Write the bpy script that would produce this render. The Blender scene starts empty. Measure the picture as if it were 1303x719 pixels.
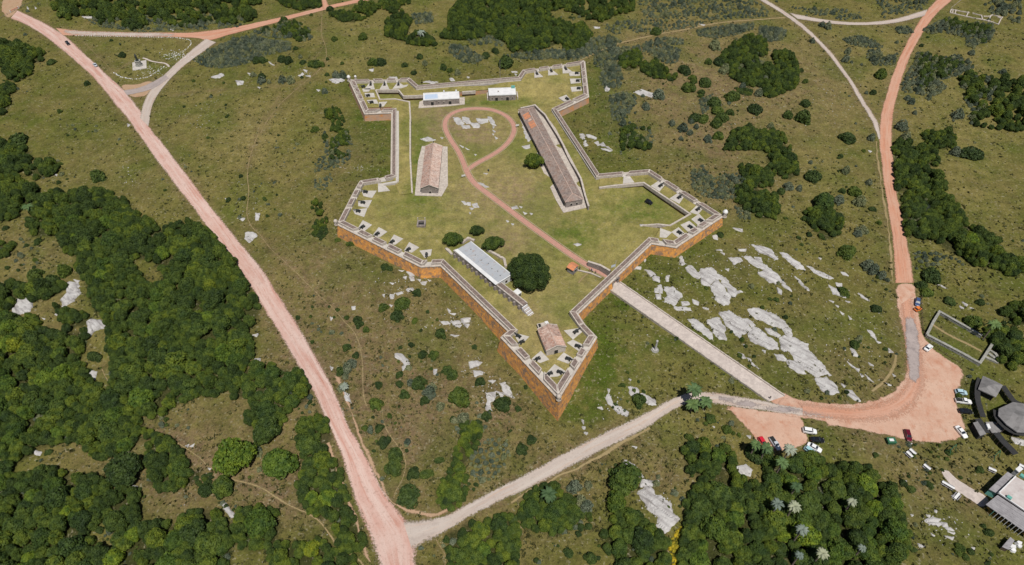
import bpy, bmesh, math, random
import numpy as np
from mathutils import Vector, Matrix
from mathutils.geometry import tessellate_polygon
random.seed(7); rng = np.random.default_rng(7)
sc = bpy.context.scene
COL = sc.collection
# ---------------------------------------------------------------- camera, light, exposure
TH = math.radians(46.0); FPX = 850.0; CW, CH = 1303.0, 719.0; CAMH = 185.0
cam_d = bpy.data.cameras.new('camera'); cam = bpy.data.objects.new('camera', cam_d); COL.objects.link(cam)
cam.location = (0, 0, CAMH); cam.rotation_euler = (math.pi/2 - TH, 0, 0)
cam_d.sensor_fit = 'HORIZONTAL'; cam_d.sensor_width = 36; cam_d.lens = FPX/CW*36
cam_d.clip_start = 1; cam_d.clip_end = 20000
sc.camera = cam
SUN_AZ = math.radians(180-14); SUN_EL = math.radians(64)      # azimuth clockwise from +Y
sd = Vector((math.sin(SUN_AZ)*math.cos(SUN_EL), math.cos(SUN_AZ)*math.cos(SUN_EL), math.sin(SUN_EL)))
sl = bpy.data.lights.new('sun', 'SUN'); sl.energy = 5.0; sl.angle = math.radians(.55); sl.color = (1, .957, .885)
so = bpy.data.objects.new('sun', sl); COL.objects.link(so); so.rotation_euler = sd.to_track_quat('Z', 'Y').to_euler()
w = bpy.data.worlds.new('World'); sc.world = w; w.use_nodes = True
nt = w.node_tree; bg = nt.nodes['Background']; sky = nt.nodes.new('ShaderNodeTexSky')
sky.sky_type = 'NISHITA'; sky.sun_disc = False; sky.sun_elevation = SUN_EL; sky.sun_rotation = SUN_AZ
nt.links.new(sky.outputs[0], bg.inputs[0]); bg.inputs[1].default_value = .05
sc.view_settings.view_transform = 'Standard'; sc.view_settings.look = 'None'
sc.view_settings.exposure = 0.0; sc.view_settings.gamma = 1
sc.cycles.max_bounces = 4; sc.cycles.diffuse_bounces = 2; sc.cycles.transparent_max_bounces = 8

# ---------------------------------------------------------------- picture point -> place
SN, CS = math.sin(TH), math.cos(TH)
def P(px, py, z=0.0):
    u, v = px-CW/2, py-CH/2
    d = (u, FPX*CS - v*SN, -FPX*SN - v*CS)
    t = (z-CAMH)/d[2]
    return Vector((d[0]*t, d[1]*t, z))
def pxm(x, y, z=-5):                     # pixels per metre at a place
    dep = y*CS + (CAMH-z)*SN
    return FPX/dep
S = 3.9485
CR = dict(L00=(0,0,S), L10=(0,180,S), L20=(0,360,S), L30=(0,540,S), M30=(325,540,S), N30=(650,540,S), O30=(973,540,S),
          P20=(973,360,S), Q10=(973,180,S), T00=(973,0,S), U00=(720,0,S), V00=(450,0,S), W00=(220,0,S), AA=(780,290,S),
          Y=(420,360,S), Z=(730,430,S), c1=(400,60,5.9227), c2=(600,60,5.9227), c3=(400,170,5.9227), c4=(600,170,5.9227),
          c5=(400,270,5.9227), c6=(600,270,5.9227), c7=(780,180,5.9227), A9=(430,85,9.59), B2=(680,60,7.99), C8=(790,240,7.193),
          D5=(620,400,5.1375), G7=(690,310,7.99), H6=(560,290,5.992), R5=(1180,590,5.577), F7=(1120,380,7.12), X7=(1200,440,7.194),
          M9=(150,60,11.978), RU=(1180,0,10.593), BK=(640,120,4.4917), BC=(525,170,8.46), b1=(530,100,15.97), b2=(605,95,15.97),
          D8=(580,380,4.4955), X4=(930,540,7.193), X5=(1140,470,5.527), X6=(1235,525,14.38), px=(0,0,1.0))
def K(c, pts):
    a, b, s = CR[c]
    if pts and not isinstance(pts[0], (tuple, list)): return (a+pts[0]/s, b+pts[1]/s)
    return [(a+x/s, b+y/s) for x, y in pts]

# ---------------------------------------------------------------- the lie of the land
OC = [(711,533,-8.9),(638,447,-7.2),(760,444,-5.6),(749,402,-2.6),(782,360,-1.55),(770,352,-1.7),(775,375,-1.9),(796,360,-1.8),(830,320,-1.9),(860,322,-2.0),(921,286,-2.2),
      (870,250,-1.6),(800,225,-1),(730,190,-.8),(749,125,-.7),(744,82,-.6),(700,92,-.6),(600,108,-.6),(520,104,-.6),(445,108,-1),
      (463,152,-.9),(498,155,-.9),(490,200,-1.2),(455,240,-2.2),(429,300,-5.2),(480,318,-4.8),(535,353,-4.4),(560,352,-4.4),(600,392,-4.6),
      (640,250,-1.5),(640,150,-1.2),(600,300,-2),(700,350,-1.5),(820,250,-1.5),(690,430,-4),
      (850,560,-8),(500,690,-10),(100,600,-12),(300,320,-8),(150,100,-6),(650,20,-4),(1100,100,-4),(1250,250,-6),(1150,450,-5.5),
      (1250,560,-7),(1000,503,-4.6),(880,430,-2.4),(940,468,-3.6),(1000,400,-3.2),(700,650,-9),(400,400,-8),(350,200,-5),(1060,300,-3.5),(560,450,-6.4),(250,30,-6),(0,300,-9),(1000,650,-8)]
_g0, _g1 = P(782.5, 364, -1.3), P(988, 507.5, -4.35)
for _t in (.12,.25,.38,.5,.62,.75,.88):
    for _s in (-7.5, 7.5):
        _d = (_g1-_g0).normalized(); _q = _g0.lerp(_g1, _t)+Vector((-_d.y, _d.x, 0))*_s; _dep = _q.y*CS+(CAMH-_q.z)*SN
        OC.append((_q.x/_dep*FPX+CW/2, ((CAMH-_q.z)*CS-_q.y*SN)/_dep*FPX+CH/2, _q.z-.35))
OX = np.array([[*P(a, b, z)[:2], z] for a, b, z in OC])
def shep(c, x, y, s):
    num = 0; den = 0
    for cx, cy, cz in c:
        wgt = 1/((x-cx)**2+(y-cy)**2+s*s)**2
        num = num+wgt*cz; den = den+wgt
    return num/den
STEP = 2.0
GX = np.arange(-430, 431, STEP); GY = np.arange(16, 600, STEP)
mx, my = np.meshgrid(GX, GY)
GZ = shep(OX, mx, my, 15.0) + .12*np.sin(mx*.11+my*.07)*np.cos(my*.09-mx*.05)
def bil(gx, gy, gz, st, x, y):
    fx = np.clip((np.asarray(x, float)-gx[0])/st, 0, len(gx)-1.001); fy = np.clip((np.asarray(y, float)-gy[0])/st, 0, len(gy)-1.001)
    i = fx.astype(int); j = fy.astype(int); a = fx-i; b = fy-j
    return gz[j,i]*(1-a)*(1-b)+gz[j,i+1]*a*(1-b)+gz[j+1,i]*(1-a)*b+gz[j+1,i+1]*a*b
def O(x, y): return bil(GX, GY, GZ, STEP, x, y)
IC = [(700,97,2.6),(735,90,2.6),(735,118,2.6),(712,150,2.4),(735,190,2.3),(760,232,2.3),(650,104,2.6),(600,112,.0),(480,120,0),(560,130,0),(640,135,.2),(668,150,.1),(690,165,.1),(712,205,.1),(735,252,.1),(706,160,1.9),(724,190,1.9),(748,236,1.6),(652,132,.2),
      (550,220,0),(620,200,0),(700,260,0),(640,300,0),(560,280,.2),(500,250,.6),(450,275,1.0),(480,240,.9),(480,300,1.0),(540,325,1.1),(600,360,1.1),(640,400,1.3),
      (650,430,1.4),(700,430,1.3),(740,430,1.4),(700,480,1.4),(680,380,.6),(735,385,1.2),(775,350,-1.25),(769,345.5,-1.1),(757,341,-.3),(745,337,0),(782,334,1.0),(757,358,.9),(785,325,.6),(815,300,1.4),(800,260,.3),(830,260,0),(860,275,0),(783,355,-1.35)]
IX = np.array([[*P(a, b, z)[:2], z] for a, b, z in IC])
IGX = np.arange(-80, 100, 1.0); IGY = np.arange(100, 400, 1.0)
ix, iy = np.meshgrid(IGX, IGY); IGZ = shep(IX, ix, iy, 5.0)
def I(x, y): return bil(IGX, IGY, IGZ, 1.0, x, y)
def ground(px, py, f=None, dz=0.0):
    f = f or O; z = -4.0
    for _ in range(14):
        p = P(px, py, z); z = .5*z+.5*(float(f(p.x, p.y))+dz)
    return P(px, py, z)
def Gd(c, pts, f=None, dz=0.0):
    q = K(c, pts)
    if isinstance(q, tuple): return ground(q[0], q[1], f, dz)
    return [ground(a, b, f, dz) for a, b in q]
def inpoly(px_, py_, poly):
    px_ = np.asarray(px_); py_ = np.asarray(py_); r = np.zeros(px_.shape, bool); n = len(poly)
    for i in range(n):
        x1, y1 = poly[i][0], poly[i][1]; x2, y2 = poly[i-1][0], poly[i-1][1]
        if y1 == y2: continue
        c = ((y1 > py_) != (y2 > py_)) & (px_ < (x2-x1)*(py_-y1)/(y2-y1)+x1)
        r ^= c
    return r
def dseg(x, y, poly, closed=True):
    d = np.full(np.shape(x), 1e9); n = len(poly)
    for i in range(0 if closed else 1, n):
        ax, ay = poly[i-1][0], poly[i-1][1]; bx, by = poly[i][0], poly[i][1]
        vx, vy = bx-ax, by-ay; L = vx*vx+vy*vy+1e-9
        t = np.clip(((x-ax)*vx+(y-ay)*vy)/L, 0, 1)
        d = np.minimum(d, np.hypot(x-ax-t*vx, y-ay-t*vy))
    return d

# ---------------------------------------------------------------- materials
def mat(name, base, rough=.85, var=None, vscale=1.0, vmix=.5, cell=None, cellscale=1.0, cellmix=.4, third=None, tscale=.2, tlo=.5, thi=.65,
        bump=0.0, bscale=4.0, metallic=0.0, objcol=False, rand=0.0, detail=6, stretch=None):
    m = bpy.data.materials.new(name); m.use_nodes = True; N = m.node_tree.nodes; Lk = m.node_tree.links
    b = N['Principled BSDF']; b.inputs['Roughness'].default_value = rough; b.inputs['Metallic'].default_value = metallic
    tc = N.new('ShaderNodeTexCoord'); co = tc.outputs['Object']
    col = N.new('ShaderNodeRGB'); col.outputs[0].default_value = (*base, 1); cur = col.outputs[0]
    def mix(fac, a, c, mode='MIX'):
        x = N.new('ShaderNodeMix'); x.data_type = 'RGBA'; x.blend_type = mode
        if hasattr(fac, 'links') : Lk.new(fac, x.inputs[0])
        else: x.inputs[0].default_value = fac
        for s_, v in ((6, a), (7, c)):
            if isinstance(v, tuple): x.inputs[s_].default_value = (*v, 1)
            else: Lk.new(v, x.inputs[s_])
        return x.outputs[2]
    def noise(s_, d_=detail, lo=.35, hi=.65):
        n = N.new('ShaderNodeTexNoise'); n.inputs['Scale'].default_value = s_; n.inputs['Detail'].default_value = d_; n.inputs['Roughness'].default_value = .65
        Lk.new(co, n.inputs['Vector'])
        r = N.new('ShaderNodeMapRange'); r.inputs['From Min'].default_value = lo; r.inputs['From Max'].default_value = hi; Lk.new(n.outputs['Fac'], r.inputs[0])
        return r.outputs[0]
    if var:
        f = noise(vscale); g = N.new('ShaderNodeMath'); g.operation = 'MULTIPLY'; g.inputs[1].default_value = vmix*2; g.use_clamp = True; Lk.new(f, g.inputs[0])
        cur = mix(g.outputs[0], cur, var)
    if third and stretch:
        mp = N.new('ShaderNodeMapping'); mp.vector_type = 'TEXTURE'; mp.inputs['Rotation'].default_value = (0, 0, stretch[0]); mp.inputs['Scale'].default_value = (1/stretch[1], 1/stretch[2], 1); Lk.new(co, mp.inputs['Vector']); co0 = co; co = mp.outputs[0]; cur = mix(noise(tscale, 8, tlo, thi), cur, third); co = co0
    elif third: cur = mix(noise(tscale, 8, tlo, thi), cur, third)
    hgt = None
    if cell:
        v = N.new('ShaderNodeTexVoronoi'); v.inputs['Scale'].default_value = cellscale; Lk.new(co, v.inputs['Vector'])
        sep = N.new('ShaderNodeSeparateColor'); Lk.new(v.outputs['Color'], sep.inputs[0])
        g = N.new('ShaderNodeMath'); g.operation = 'MULTIPLY'; g.inputs[1].default_value = cellmix; Lk.new(sep.outputs[0], g.inputs[0])
        cur = mix(g.outputs[0], cur, cell); hgt = v.outputs['Distance']
    if objcol or rand:
        oi = N.new('ShaderNodeObjectInfo')
        if rand:
            r = N.new('ShaderNodeMapRange'); r.inputs['To Min'].default_value = 1-rand; r.inputs['To Max'].default_value = 1+rand; Lk.new(oi.outputs['Random'], r.inputs[0])
            cb = N.new('ShaderNodeCombineColor'); [Lk.new(r.outputs[0], cb.inputs[i]) for i in range(3)]
            cur = mix(1.0, cur, cb.outputs[0], 'MULTIPLY')
        if objcol: cur = mix(1.0, cur, oi.outputs['Color'], 'MULTIPLY')
    Lk.new(cur, b.inputs['Base Color'])
    if bump:
        bp = N.new('ShaderNodeBump'); bp.inputs['Strength'].default_value = min(bump, 1); bp.inputs['Distance'].default_value = bump*.5
        if hgt is not None: Lk.new(hgt, bp.inputs['Height'])
        else: Lk.new(noise(bscale, 6, 0, 1), bp.inputs['Height'])
        Lk.new(bp.outputs[0], b.inputs['Normal'])
    return m
M = {}
M['granite'] = mat('pale_granite', (.44,.43,.42), .9, (.31,.295,.29), .5, .5, third=(.19,.175,.17), tscale=.8, tlo=.50, thi=.68, bump=.35, bscale=2.2, stretch=(-.72, .20, 1.2))
M['stone_light'] = mat('pale_paving_stone', (.50,.435,.395), .9, (.40,.345,.315), .5, .5, cell=(.25,.21,.195), cellscale=1.5, cellmix=.42)
M['platform'] = mat('gun_platform_slabs', (.48,.45,.41), .9, (.37,.34,.31), .5, .5, cell=(.29,.27,.25), cellscale=1.2, cellmix=.35)
M['coping'] = mat('worn_coping_stone', (.47,.42,.37), .9, (.34,.295,.26), .9, .55, third=(.17,.14,.125), tscale=1.3, tlo=.55, thi=.70)
M['fill'] = mat('brown_parapet_gravel', (.145,.105,.090), .95, (.25,.19,.165), .9, .5, cell=(.05,.038,.033), cellscale=1.6, cellmix=.55, third=(.44,.38,.33), tscale=2.6, tlo=.64, thi=.72)
M['orange'] = mat('lichen_masonry', (.80,.37,.065), .95, (.52,.22,.06), .7, .6, cell=(.24,.15,.09), cellscale=1.25, cellmix=.55, third=(.22,.145,.10), tscale=.6, tlo=.50, thi=.60, bump=.25)
M['brownstone'] = mat('brown_masonry', (.44,.25,.14), .95, (.31,.22,.17), .5, .5, cell=(.33,.24,.19), cellscale=1.7, cellmix=.5, third=(.48,.19,.04), tscale=.3, tlo=.5, thi=.62, bump=.3)
M['greystone'] = mat('grey_masonry', (.22,.185,.17), .95, (.13,.105,.095), .6, .5, cell=(.33,.30,.28), cellscale=2.0, cellmix=.5, bump=.3)
M['rubble'] = mat('lichen_rubble_stone', (.34,.33,.30), .95, (.2,.2,.18), 1.2, .5, cell=(.13,.13,.11), cellscale=2.6, cellmix=.5, bump=.4)
M['tile'] = mat('weathered_clay_tiles', (.33,.175,.125), .9, (.20,.14,.12), .30, .5, cell=(.48,.38,.33), cellscale=1.6, cellmix=.6, third=(.12,.09,.08), tscale=1.3, tlo=.54, thi=.66, bump=.25)
M['tile_pale'] = mat('pale_clay_tiles', (.42,.265,.205), .9, (.30,.22,.19), .22, .5, cell=(.60,.50,.44), cellscale=1.6, cellmix=.6, third=(.2,.13,.11), tscale=1.5, tlo=.56, thi=.68, bump=.25)
M['tile_orange'] = mat('new_orange_tiles', (.62,.22,.075), .85, (.42,.18,.10), .8, .5, cell=(.26,.15,.11), cellscale=1.8, cellmix=.5)
M['white'] = mat('white_render', (.62,.62,.62), .8, (.50,.50,.51), .4, .5, third=(.36,.34,.33), tscale=.7, tlo=.62, thi=.8)
M['metalroof'] = mat('pale_sheet_roof', (.29,.31,.34), .75, (.34,.35,.37), .35, .5, third=(.30,.24,.21), tscale=.6, tlo=.56, thi=.7)
M['tile_old'] = mat('old_brown_tiles', (.21,.13,.10), .9, (.16,.13,.12), .30, .5, cell=(.33,.28,.25), cellscale=1.5, cellmix=.55, third=(.09,.07,.065), tscale=1.1, tlo=.53, thi=.66, bump=.25)
M['blueroof'] = mat('pale_blue_sheet', (.33,.42,.56), .7, (.45,.5,.58), 1.2, .4)
M['dark'] = mat('dark_opening', (.012,.012,.012), .9)
M['iron'] = mat('black_iron', (.02,.024,.024), .5, (.035,.04,.04), 3, .4)
M['wood'] = mat('dark_wood', (.05,.032,.02), .9, (.09,.06,.04), 3, .5)
M['thatch'] = mat('grey_thatch', (.17,.165,.165), .95, (.11,.105,.105), .7, .5, cell=(.25,.24,.24), cellscale=.5, cellmix=.5, bump=.3)
M['shingle'] = mat('blackened_thatch', (.014,.014,.015), .95, (.03,.03,.03), 2, .4)  # near-black walkway roofs, also painted shade under the pavilion roofs
M['ochre'] = mat('ochre_render', (.42,.24,.03), .85, (.33,.19,.04), 1, .4)
M['concrete'] = mat('weathered_concrete', (.27,.26,.27), .9, (.19,.18,.19), .5, .5, third=(.12,.11,.11), tscale=1.4, tlo=.58, thi=.72)
M['pinkroof'] = mat('stained_flat_roof', (.45,.42,.41), .9, (.36,.31,.30), .35, .5, third=(.22,.2,.2), tscale=1.0, tlo=.6, thi=.74)
M['green_paint'] = mat('green_paint', (.02,.10,.05), .6)
M['teal'] = mat('teal_paint', (.10,.30,.26), .6)
M['red_paint'] = mat('red_paint', (.35,.02,.03), .5)
M['glass'] = mat('dark_glass', (.015,.02,.028), .08)
M['rubber'] = mat('black_rubber', (.012,.012,.012), .9)
M['rim'] = mat('grey_rim', (.3,.3,.3), .4, metallic=.6)
M['lamp'] = mat('lamp_lens', (.7,.7,.65), .2)
M['taillamp'] = mat('tail_lamp_lens', (.35,.02,.02), .3)
M['bronze'] = mat('dark_bronze', (.02,.026,.026), .45, (.04,.05,.045), 2, .4)
M['skin'] = mat('skin', (.35,.2,.14), .6); M['hair'] = mat('dark_hair', (.02,.012,.01), .7)
M['brickpath'] = mat('pink_brick_paving', (.37,.185,.14), .9, (.31,.16,.125), .5, .5, cell=(.46,.27,.21), cellscale=3.0, cellmix=.5)

def road_mat(name, base, streak, streak2, grit, gritmix=.3, rim=.8):
    m = bpy.data.materials.new(name); m.use_nodes = True; N = m.node_tree.nodes; Lk = m.node_tree.links; b = N['Principled BSDF']; b.inputs['Roughness'].default_value = .95; b.inputs['Specular IOR Level'].default_value = .15
    at_ = N.new('ShaderNodeAttribute'); at_.attribute_name = 'track'; tc = N.new('ShaderNodeTexCoord')
    def nz(vec, sc_, lo, hi, scale=None, d_=6):
        if scale: mp = N.new('ShaderNodeVectorMath'); mp.operation = 'MULTIPLY'; mp.inputs[1].default_value = scale; Lk.new(vec, mp.inputs[0]); vec = mp.outputs[0]
        n = N.new('ShaderNodeTexNoise'); n.inputs['Scale'].default_value = sc_; n.inputs['Detail'].default_value = d_; n.inputs['Roughness'].default_value = .62; Lk.new(vec, n.inputs['Vector'])
        r = N.new('ShaderNodeMapRange'); r.inputs['From Min'].default_value = lo; r.inputs['From Max'].default_value = hi; Lk.new(n.outputs['Fac'], r.inputs[0]); return r.outputs[0]
    def mx(f, a, c):
        x = N.new('ShaderNodeMix'); x.data_type = 'RGBA'
        if hasattr(f, 'links'): Lk.new(f, x.inputs[0])
        else: x.inputs[0].default_value = f
        for s_, v in ((6, a), (7, c)):
            if isinstance(v, tuple): x.inputs[s_].default_value = (*v, 1)
            else: Lk.new(v, x.inputs[s_])
        return x.outputs[2]
    c = mx(nz(at_.outputs['Vector'], 1.0, .40, .62, (.55,.035,1)), base, streak)
    c = mx(nz(at_.outputs['Vector'], 1.0, .52, .68, (1.1,.05,1)), c, streak2)
    c = mx(nz(tc.outputs['Object'], .10, .45, .65), c, mx(.55, c, streak))
    c = mx(nz(tc.outputs['Object'], .9, .54, .74), c, mx(gritmix, c, grit))
    c = mx(nz(tc.outputs['Object'], 3.5, .56, .72, None, 2), c, mx(.45, c, grit))
    Lk.new(c, b.inputs['Base Color']); bp = N.new('ShaderNodeBump'); bp.inputs['Strength'].default_value = .4; bp.inputs['Distance'].default_value = .12
    Lk.new(nz(at_.outputs['Vector'], 1.0, 0, 1, (1.2,.2,1)), bp.inputs['Height']); Lk.new(bp.outputs[0], b.inputs['Normal'])
    ea = N.new('ShaderNodeAttribute'); ea.attribute_name = 'rim'                     # grit thins out towards the rim
    dv = N.new('ShaderNodeMath'); dv.operation = 'MULTIPLY'; dv.inputs[1].default_value = 1/rim; Lk.new(ea.outputs['Fac'], dv.inputs[0])
    sb = N.new('ShaderNodeMath'); sb.operation = 'SUBTRACT'; Lk.new(dv.outputs[0], sb.inputs[0]); Lk.new(nz(tc.outputs['Object'], 1.7, .25, .75), sb.inputs[1])
    r_ = N.new('ShaderNodeMapRange'); r_.inputs['From Min'].default_value = -.28; r_.inputs['From Max'].default_value = .25; Lk.new(sb.outputs[0], r_.inputs[0]); Lk.new(r_.outputs[0], b.inputs['Alpha']); return m
M['clay'] = road_mat('red_clay_road', (.44,.215,.14), (.45,.275,.20), (.35,.15,.09), (.24,.13,.085), .5, 1.3)
M['clay_core'] = road_mat('orange_clay_core', (.43,.215,.14), (.45,.27,.20), (.37,.165,.10), (.28,.15,.10), .4, 5.0)
M['pinkroad'] = road_mat('pink_dirt_road', (.44,.27,.225), (.50,.375,.33), (.38,.185,.14), (.22,.13,.10), .5, 1.3)
M['gravelroad'] = road_mat('pale_gravel_road', (.36,.30,.265), (.43,.375,.335), (.40,.28,.21), (.22,.18,.16), .4, 1.4)
M['pinkgravel'] = road_mat('pink_gravel', (.42,.25,.18), (.46,.31,.235), (.38,.19,.125), (.24,.15,.11), .4)
M['asphalt'] = road_mat('worn_grey_asphalt', (.27,.23,.22), (.33,.28,.265), (.20,.17,.165), (.14,.12,.12), .5, 1.0)
M['wornpink'] = road_mat('worn_pink_gravel', (.42,.29,.22), (.48,.36,.28), (.38,.24,.165), (.26,.17,.12), .4, 5.0)
M['overlay'] = road_mat('thin_gravel_overlay', (.36,.30,.265), (.43,.375,.335), (.40,.28,.21), (.22,.18,.16), .4, 3.0)
M['trail'] = road_mat('trodden_sand', (.23,.175,.085), (.28,.215,.115), (.18,.145,.065), (.11,.10,.04), .6, .45)
M['claybank'] = road_mat('eroded_clay_bank', (.36,.235,.155), (.32,.22,.14), (.30,.17,.10), (.20,.15,.08), .5, .6)
M['sand'] = mat('sandstone_edge', (.36,.29,.2), .95, (.27,.21,.14), 1, .5)
def foliage_mat(name, lo, hi, rand_hi, rough=.75):
    m = bpy.data.materials.new(name); m.use_nodes = True; N = m.node_tree.nodes; Lk = m.node_tree.links; b = N['Principled BSDF']
    b.inputs['Roughness'].default_value = rough; b.inputs['Specular IOR Level'].default_value = .35
    oi = N.new('ShaderNodeObjectInfo'); tc = N.new('ShaderNodeTexCoord'); ge = N.new('ShaderNodeNewGeometry')
    no = N.new('ShaderNodeTexNoise'); no.inputs['Scale'].default_value = .55; no.inputs['Detail'].default_value = 3; Lk.new(ge.outputs['Position'], no.inputs['Vector'])
    mr = N.new('ShaderNodeMapRange'); mr.inputs['From Min'].default_value = .35; mr.inputs['From Max'].default_value = .68; Lk.new(no.outputs['Fac'], mr.inputs[0])
    m1 = N.new('ShaderNodeMix'); m1.data_type = 'RGBA'; m1.inputs[6].default_value = (*lo, 1); m1.inputs[7].default_value = (*hi, 1); Lk.new(mr.outputs[0], m1.inputs[0])
    r = N.new('ShaderNodeValToRGB'); r.color_ramp.elements[0].color = (.50,.58,.60,1); r.color_ramp.elements[1].color = (*rand_hi, 1)
    e = r.color_ramp.elements.new(.55); e.color = (1,1,1,1); e = r.color_ramp.elements.new(.82); e.color = (1.40,1.25,.95,1); Lk.new(oi.outputs['Random'], r.inputs[0])
    m2 = N.new('ShaderNodeMix'); m2.data_type = 'RGBA'; m2.blend_type = 'MULTIPLY'; m2.inputs[0].default_value = 1; Lk.new(m1.outputs[2], m2.inputs[6]); Lk.new(r.outputs[0], m2.inputs[7])
    m3 = N.new('ShaderNodeMix'); m3.data_type = 'RGBA'; m3.blend_type = 'MULTIPLY'; m3.inputs[0].default_value = 1; Lk.new(m2.outputs[2], m3.inputs[6]); Lk.new(oi.outputs['Color'], m3.inputs[7])
    Lk.new(m3.outputs[2], b.inputs['Base Color'])
    return m
M['leaf'] = foliage_mat('tree_leaves', (.020,.043,.004), (.066,.098,.009), (1.7,1.45,.9))
M['leaf_bush'] = foliage_mat('bush_leaves', (.018,.038,.005), (.050,.078,.011), (1.5,1.35,.8))
M['leaf_grey'] = foliage_mat('grey_scrub_leaves', (.058,.080,.048), (.140,.160,.105), (1.35,1.25,.9))
M['leaf_silver'] = foliage_mat('silver_palm_leaves', (.16,.19,.15), (.24,.27,.22), (1.1,1.1,1))
M['leaf_palm'] = foliage_mat('green_palm_leaves', (.045,.085,.03), (.08,.13,.045), (1.1,1.1,1))
M['leaf_yellow'] = foliage_mat('yellow_flower_clumps', (.22,.20,.015), (.46,.36,.02), (1.1,1.1,1))
M['bark'] = mat('grey_bark', (.16,.13,.10), .95, (.09,.07,.055), 2, .5)
M['tuft'] = foliage_mat('grass_tufts', (.050,.058,.014), (.10,.095,.030), (1.4,1.2,.8))

# ground sheets: colour by three hand-placed weights (dry, lush, bare) and grain
def ground_mat(name, cols, k=1.0, kk=1.0):
    m = bpy.data.materials.new(name); m.use_nodes = True; N = m.node_tree.nodes; Lk = m.node_tree.links; b = N['Principled BSDF']; b.inputs['Roughness'].default_value = .95
    b.inputs['Specular IOR Level'].default_value = .1
    at = N.new('ShaderNodeAttribute'); at.attribute_name = 'cover'; sp = N.new('ShaderNodeSeparateColor'); Lk.new(at.outputs['Color'], sp.inputs[0])
    tc = N.new('ShaderNodeTexCoord')
    def noise(s_, d_, lo, hi, ro=.6):
        n = N.new('ShaderNodeTexNoise'); n.inputs['Scale'].default_value = s_; n.inputs['Detail'].default_value = d_; n.inputs['Roughness'].default_value = ro
        Lk.new(tc.outputs['Object'], n.inputs['Vector']); r = N.new('ShaderNodeMapRange'); r.inputs['From Min'].default_value = lo; r.inputs['From Max'].default_value = hi
        Lk.new(n.outputs['Fac'], r.inputs[0]); return r.outputs[0]
    def mx(f, a, c):
        x = N.new('ShaderNodeMix'); x.data_type = 'RGBA'
        Lk.new(f, x.inputs[0]) if hasattr(f, 'links') else setattr(x.inputs[0], 'default_value', f)
        for s_, v in ((6, a), (7, c)):
            if isinstance(v, tuple): x.inputs[s_].default_value = (*v, 1)
            else: Lk.new(v, x.inputs[s_])
        return x.outputs[2]
    def ma(op, a, c, clamp=False):
        x = N.new('ShaderNodeMath'); x.operation = op; x.use_clamp = clamp
        for i, v in enumerate((a, c)):
            if isinstance(v, (int, float)): x.inputs[i].default_value = v
            else: Lk.new(v, x.inputs[i])
        return x.outputs[0]
    c = mx(noise(.045, 6, .38, .62), cols['olive'], cols['olive2'])
    c = mx(ma('MULTIPLY', noise(.12, 8, .46, .66, .7), .65), c, cols['tan'])
    f = ma('ADD', sp.outputs[0], ma('MULTIPLY', ma('SUBTRACT', noise(.25, 8, .3, .7, .7), .5), ma('MULTIPLY', sp.outputs[0], 2.2)), True)
    c = mx(f, c, cols['dry'])
    f = ma('ADD', sp.outputs[1], ma('MULTIPLY', ma('SUBTRACT', noise(.20, 8, .3, .7, .7), .5), ma('MULTIPLY', sp.outputs[1], 2.0)), True)
    c = mx(f, c, cols['lush'])
    f = ma('ADD', sp.outputs[2], ma('MULTIPLY', ma('SUBTRACT', noise(.4, 8, .3, .7, .75), .5), ma('MULTIPLY', sp.outputs[2], 2.4)), True)
    c = mx(f, c, cols['bare'])
    c = mx(ma('MULTIPLY', noise(.035, 5, .50, .62, .55), .45), c, cols['lush'])
    c = mx(ma('MULTIPLY', noise(.55, 7, .50, .66, .75), .42*k), c, cols['dark'])
    c = mx(ma('MULTIPLY', noise(.33, 8, .52, .68, .75), .45), c, cols['straw2'])
    c = mx(ma('MULTIPLY', noise(1.3, 6, .50, .68, .8), .62*k), c, cols['dark'])       # fine clumps
    c = mx(ma('MULTIPLY', noise(2.6, 3, .56, .72, .7), .30*k), c, cols['straw'])
    if 'under' in cols: c = mx(at.outputs['Alpha'], c, cols['under'])  # leaf litter, darkened to hold the shade in gaps between crowns
    c = mx(ma('MULTIPLY', noise(.9, 2, .60, .70, .6), .55*k), c, (.25,.225,.155))          # bare pale flecks
    v = ma('ADD', ma('MULTIPLY', noise(1.5, 4, .25, .75, .85), .95*kk), ma('MULTIPLY', noise(.22, 5, .30, .70, .7), .50))
    v = ma('ADD', v, 1-.95*kk/2-.25)
    vm = N.new('ShaderNodeCombineColor'); [Lk.new(v, vm.inputs[i]) for i in range(3)]
    xm = N.new('ShaderNodeMix'); xm.data_type = 'RGBA'; xm.blend_type = 'MULTIPLY'; xm.inputs[0].default_value = 1; Lk.new(c, xm.inputs[6]); Lk.new(vm.outputs[0], xm.inputs[7]); c = xm.outputs[2]
    Lk.new(c, b.inputs['Base Color'])
    bp = N.new('ShaderNodeBump'); bp.inputs['Strength'].default_value = .9; bp.inputs['Distance'].default_value = .35; Lk.new(noise(1.5, 6, 0, 1, .7), bp.inputs['Height']); Lk.new(bp.outputs[0], b.inputs['Normal'])
    return m
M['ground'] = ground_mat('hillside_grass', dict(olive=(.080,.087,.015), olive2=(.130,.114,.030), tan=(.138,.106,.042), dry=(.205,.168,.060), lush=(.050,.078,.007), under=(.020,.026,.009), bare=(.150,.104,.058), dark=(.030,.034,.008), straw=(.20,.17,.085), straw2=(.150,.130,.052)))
M['lawn'] = ground_mat('fort_lawn', dict(olive=(.130,.130,.029), olive2=(.198,.174,.056), tan=(.245,.190,.078), dry=(.28,.232,.082), lush=(.074,.112,.011), bare=(.215,.15,.095), dark=(.070,.072,.022), straw=(.25,.21,.115), straw2=(.225,.195,.085)), .75, .65)

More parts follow.
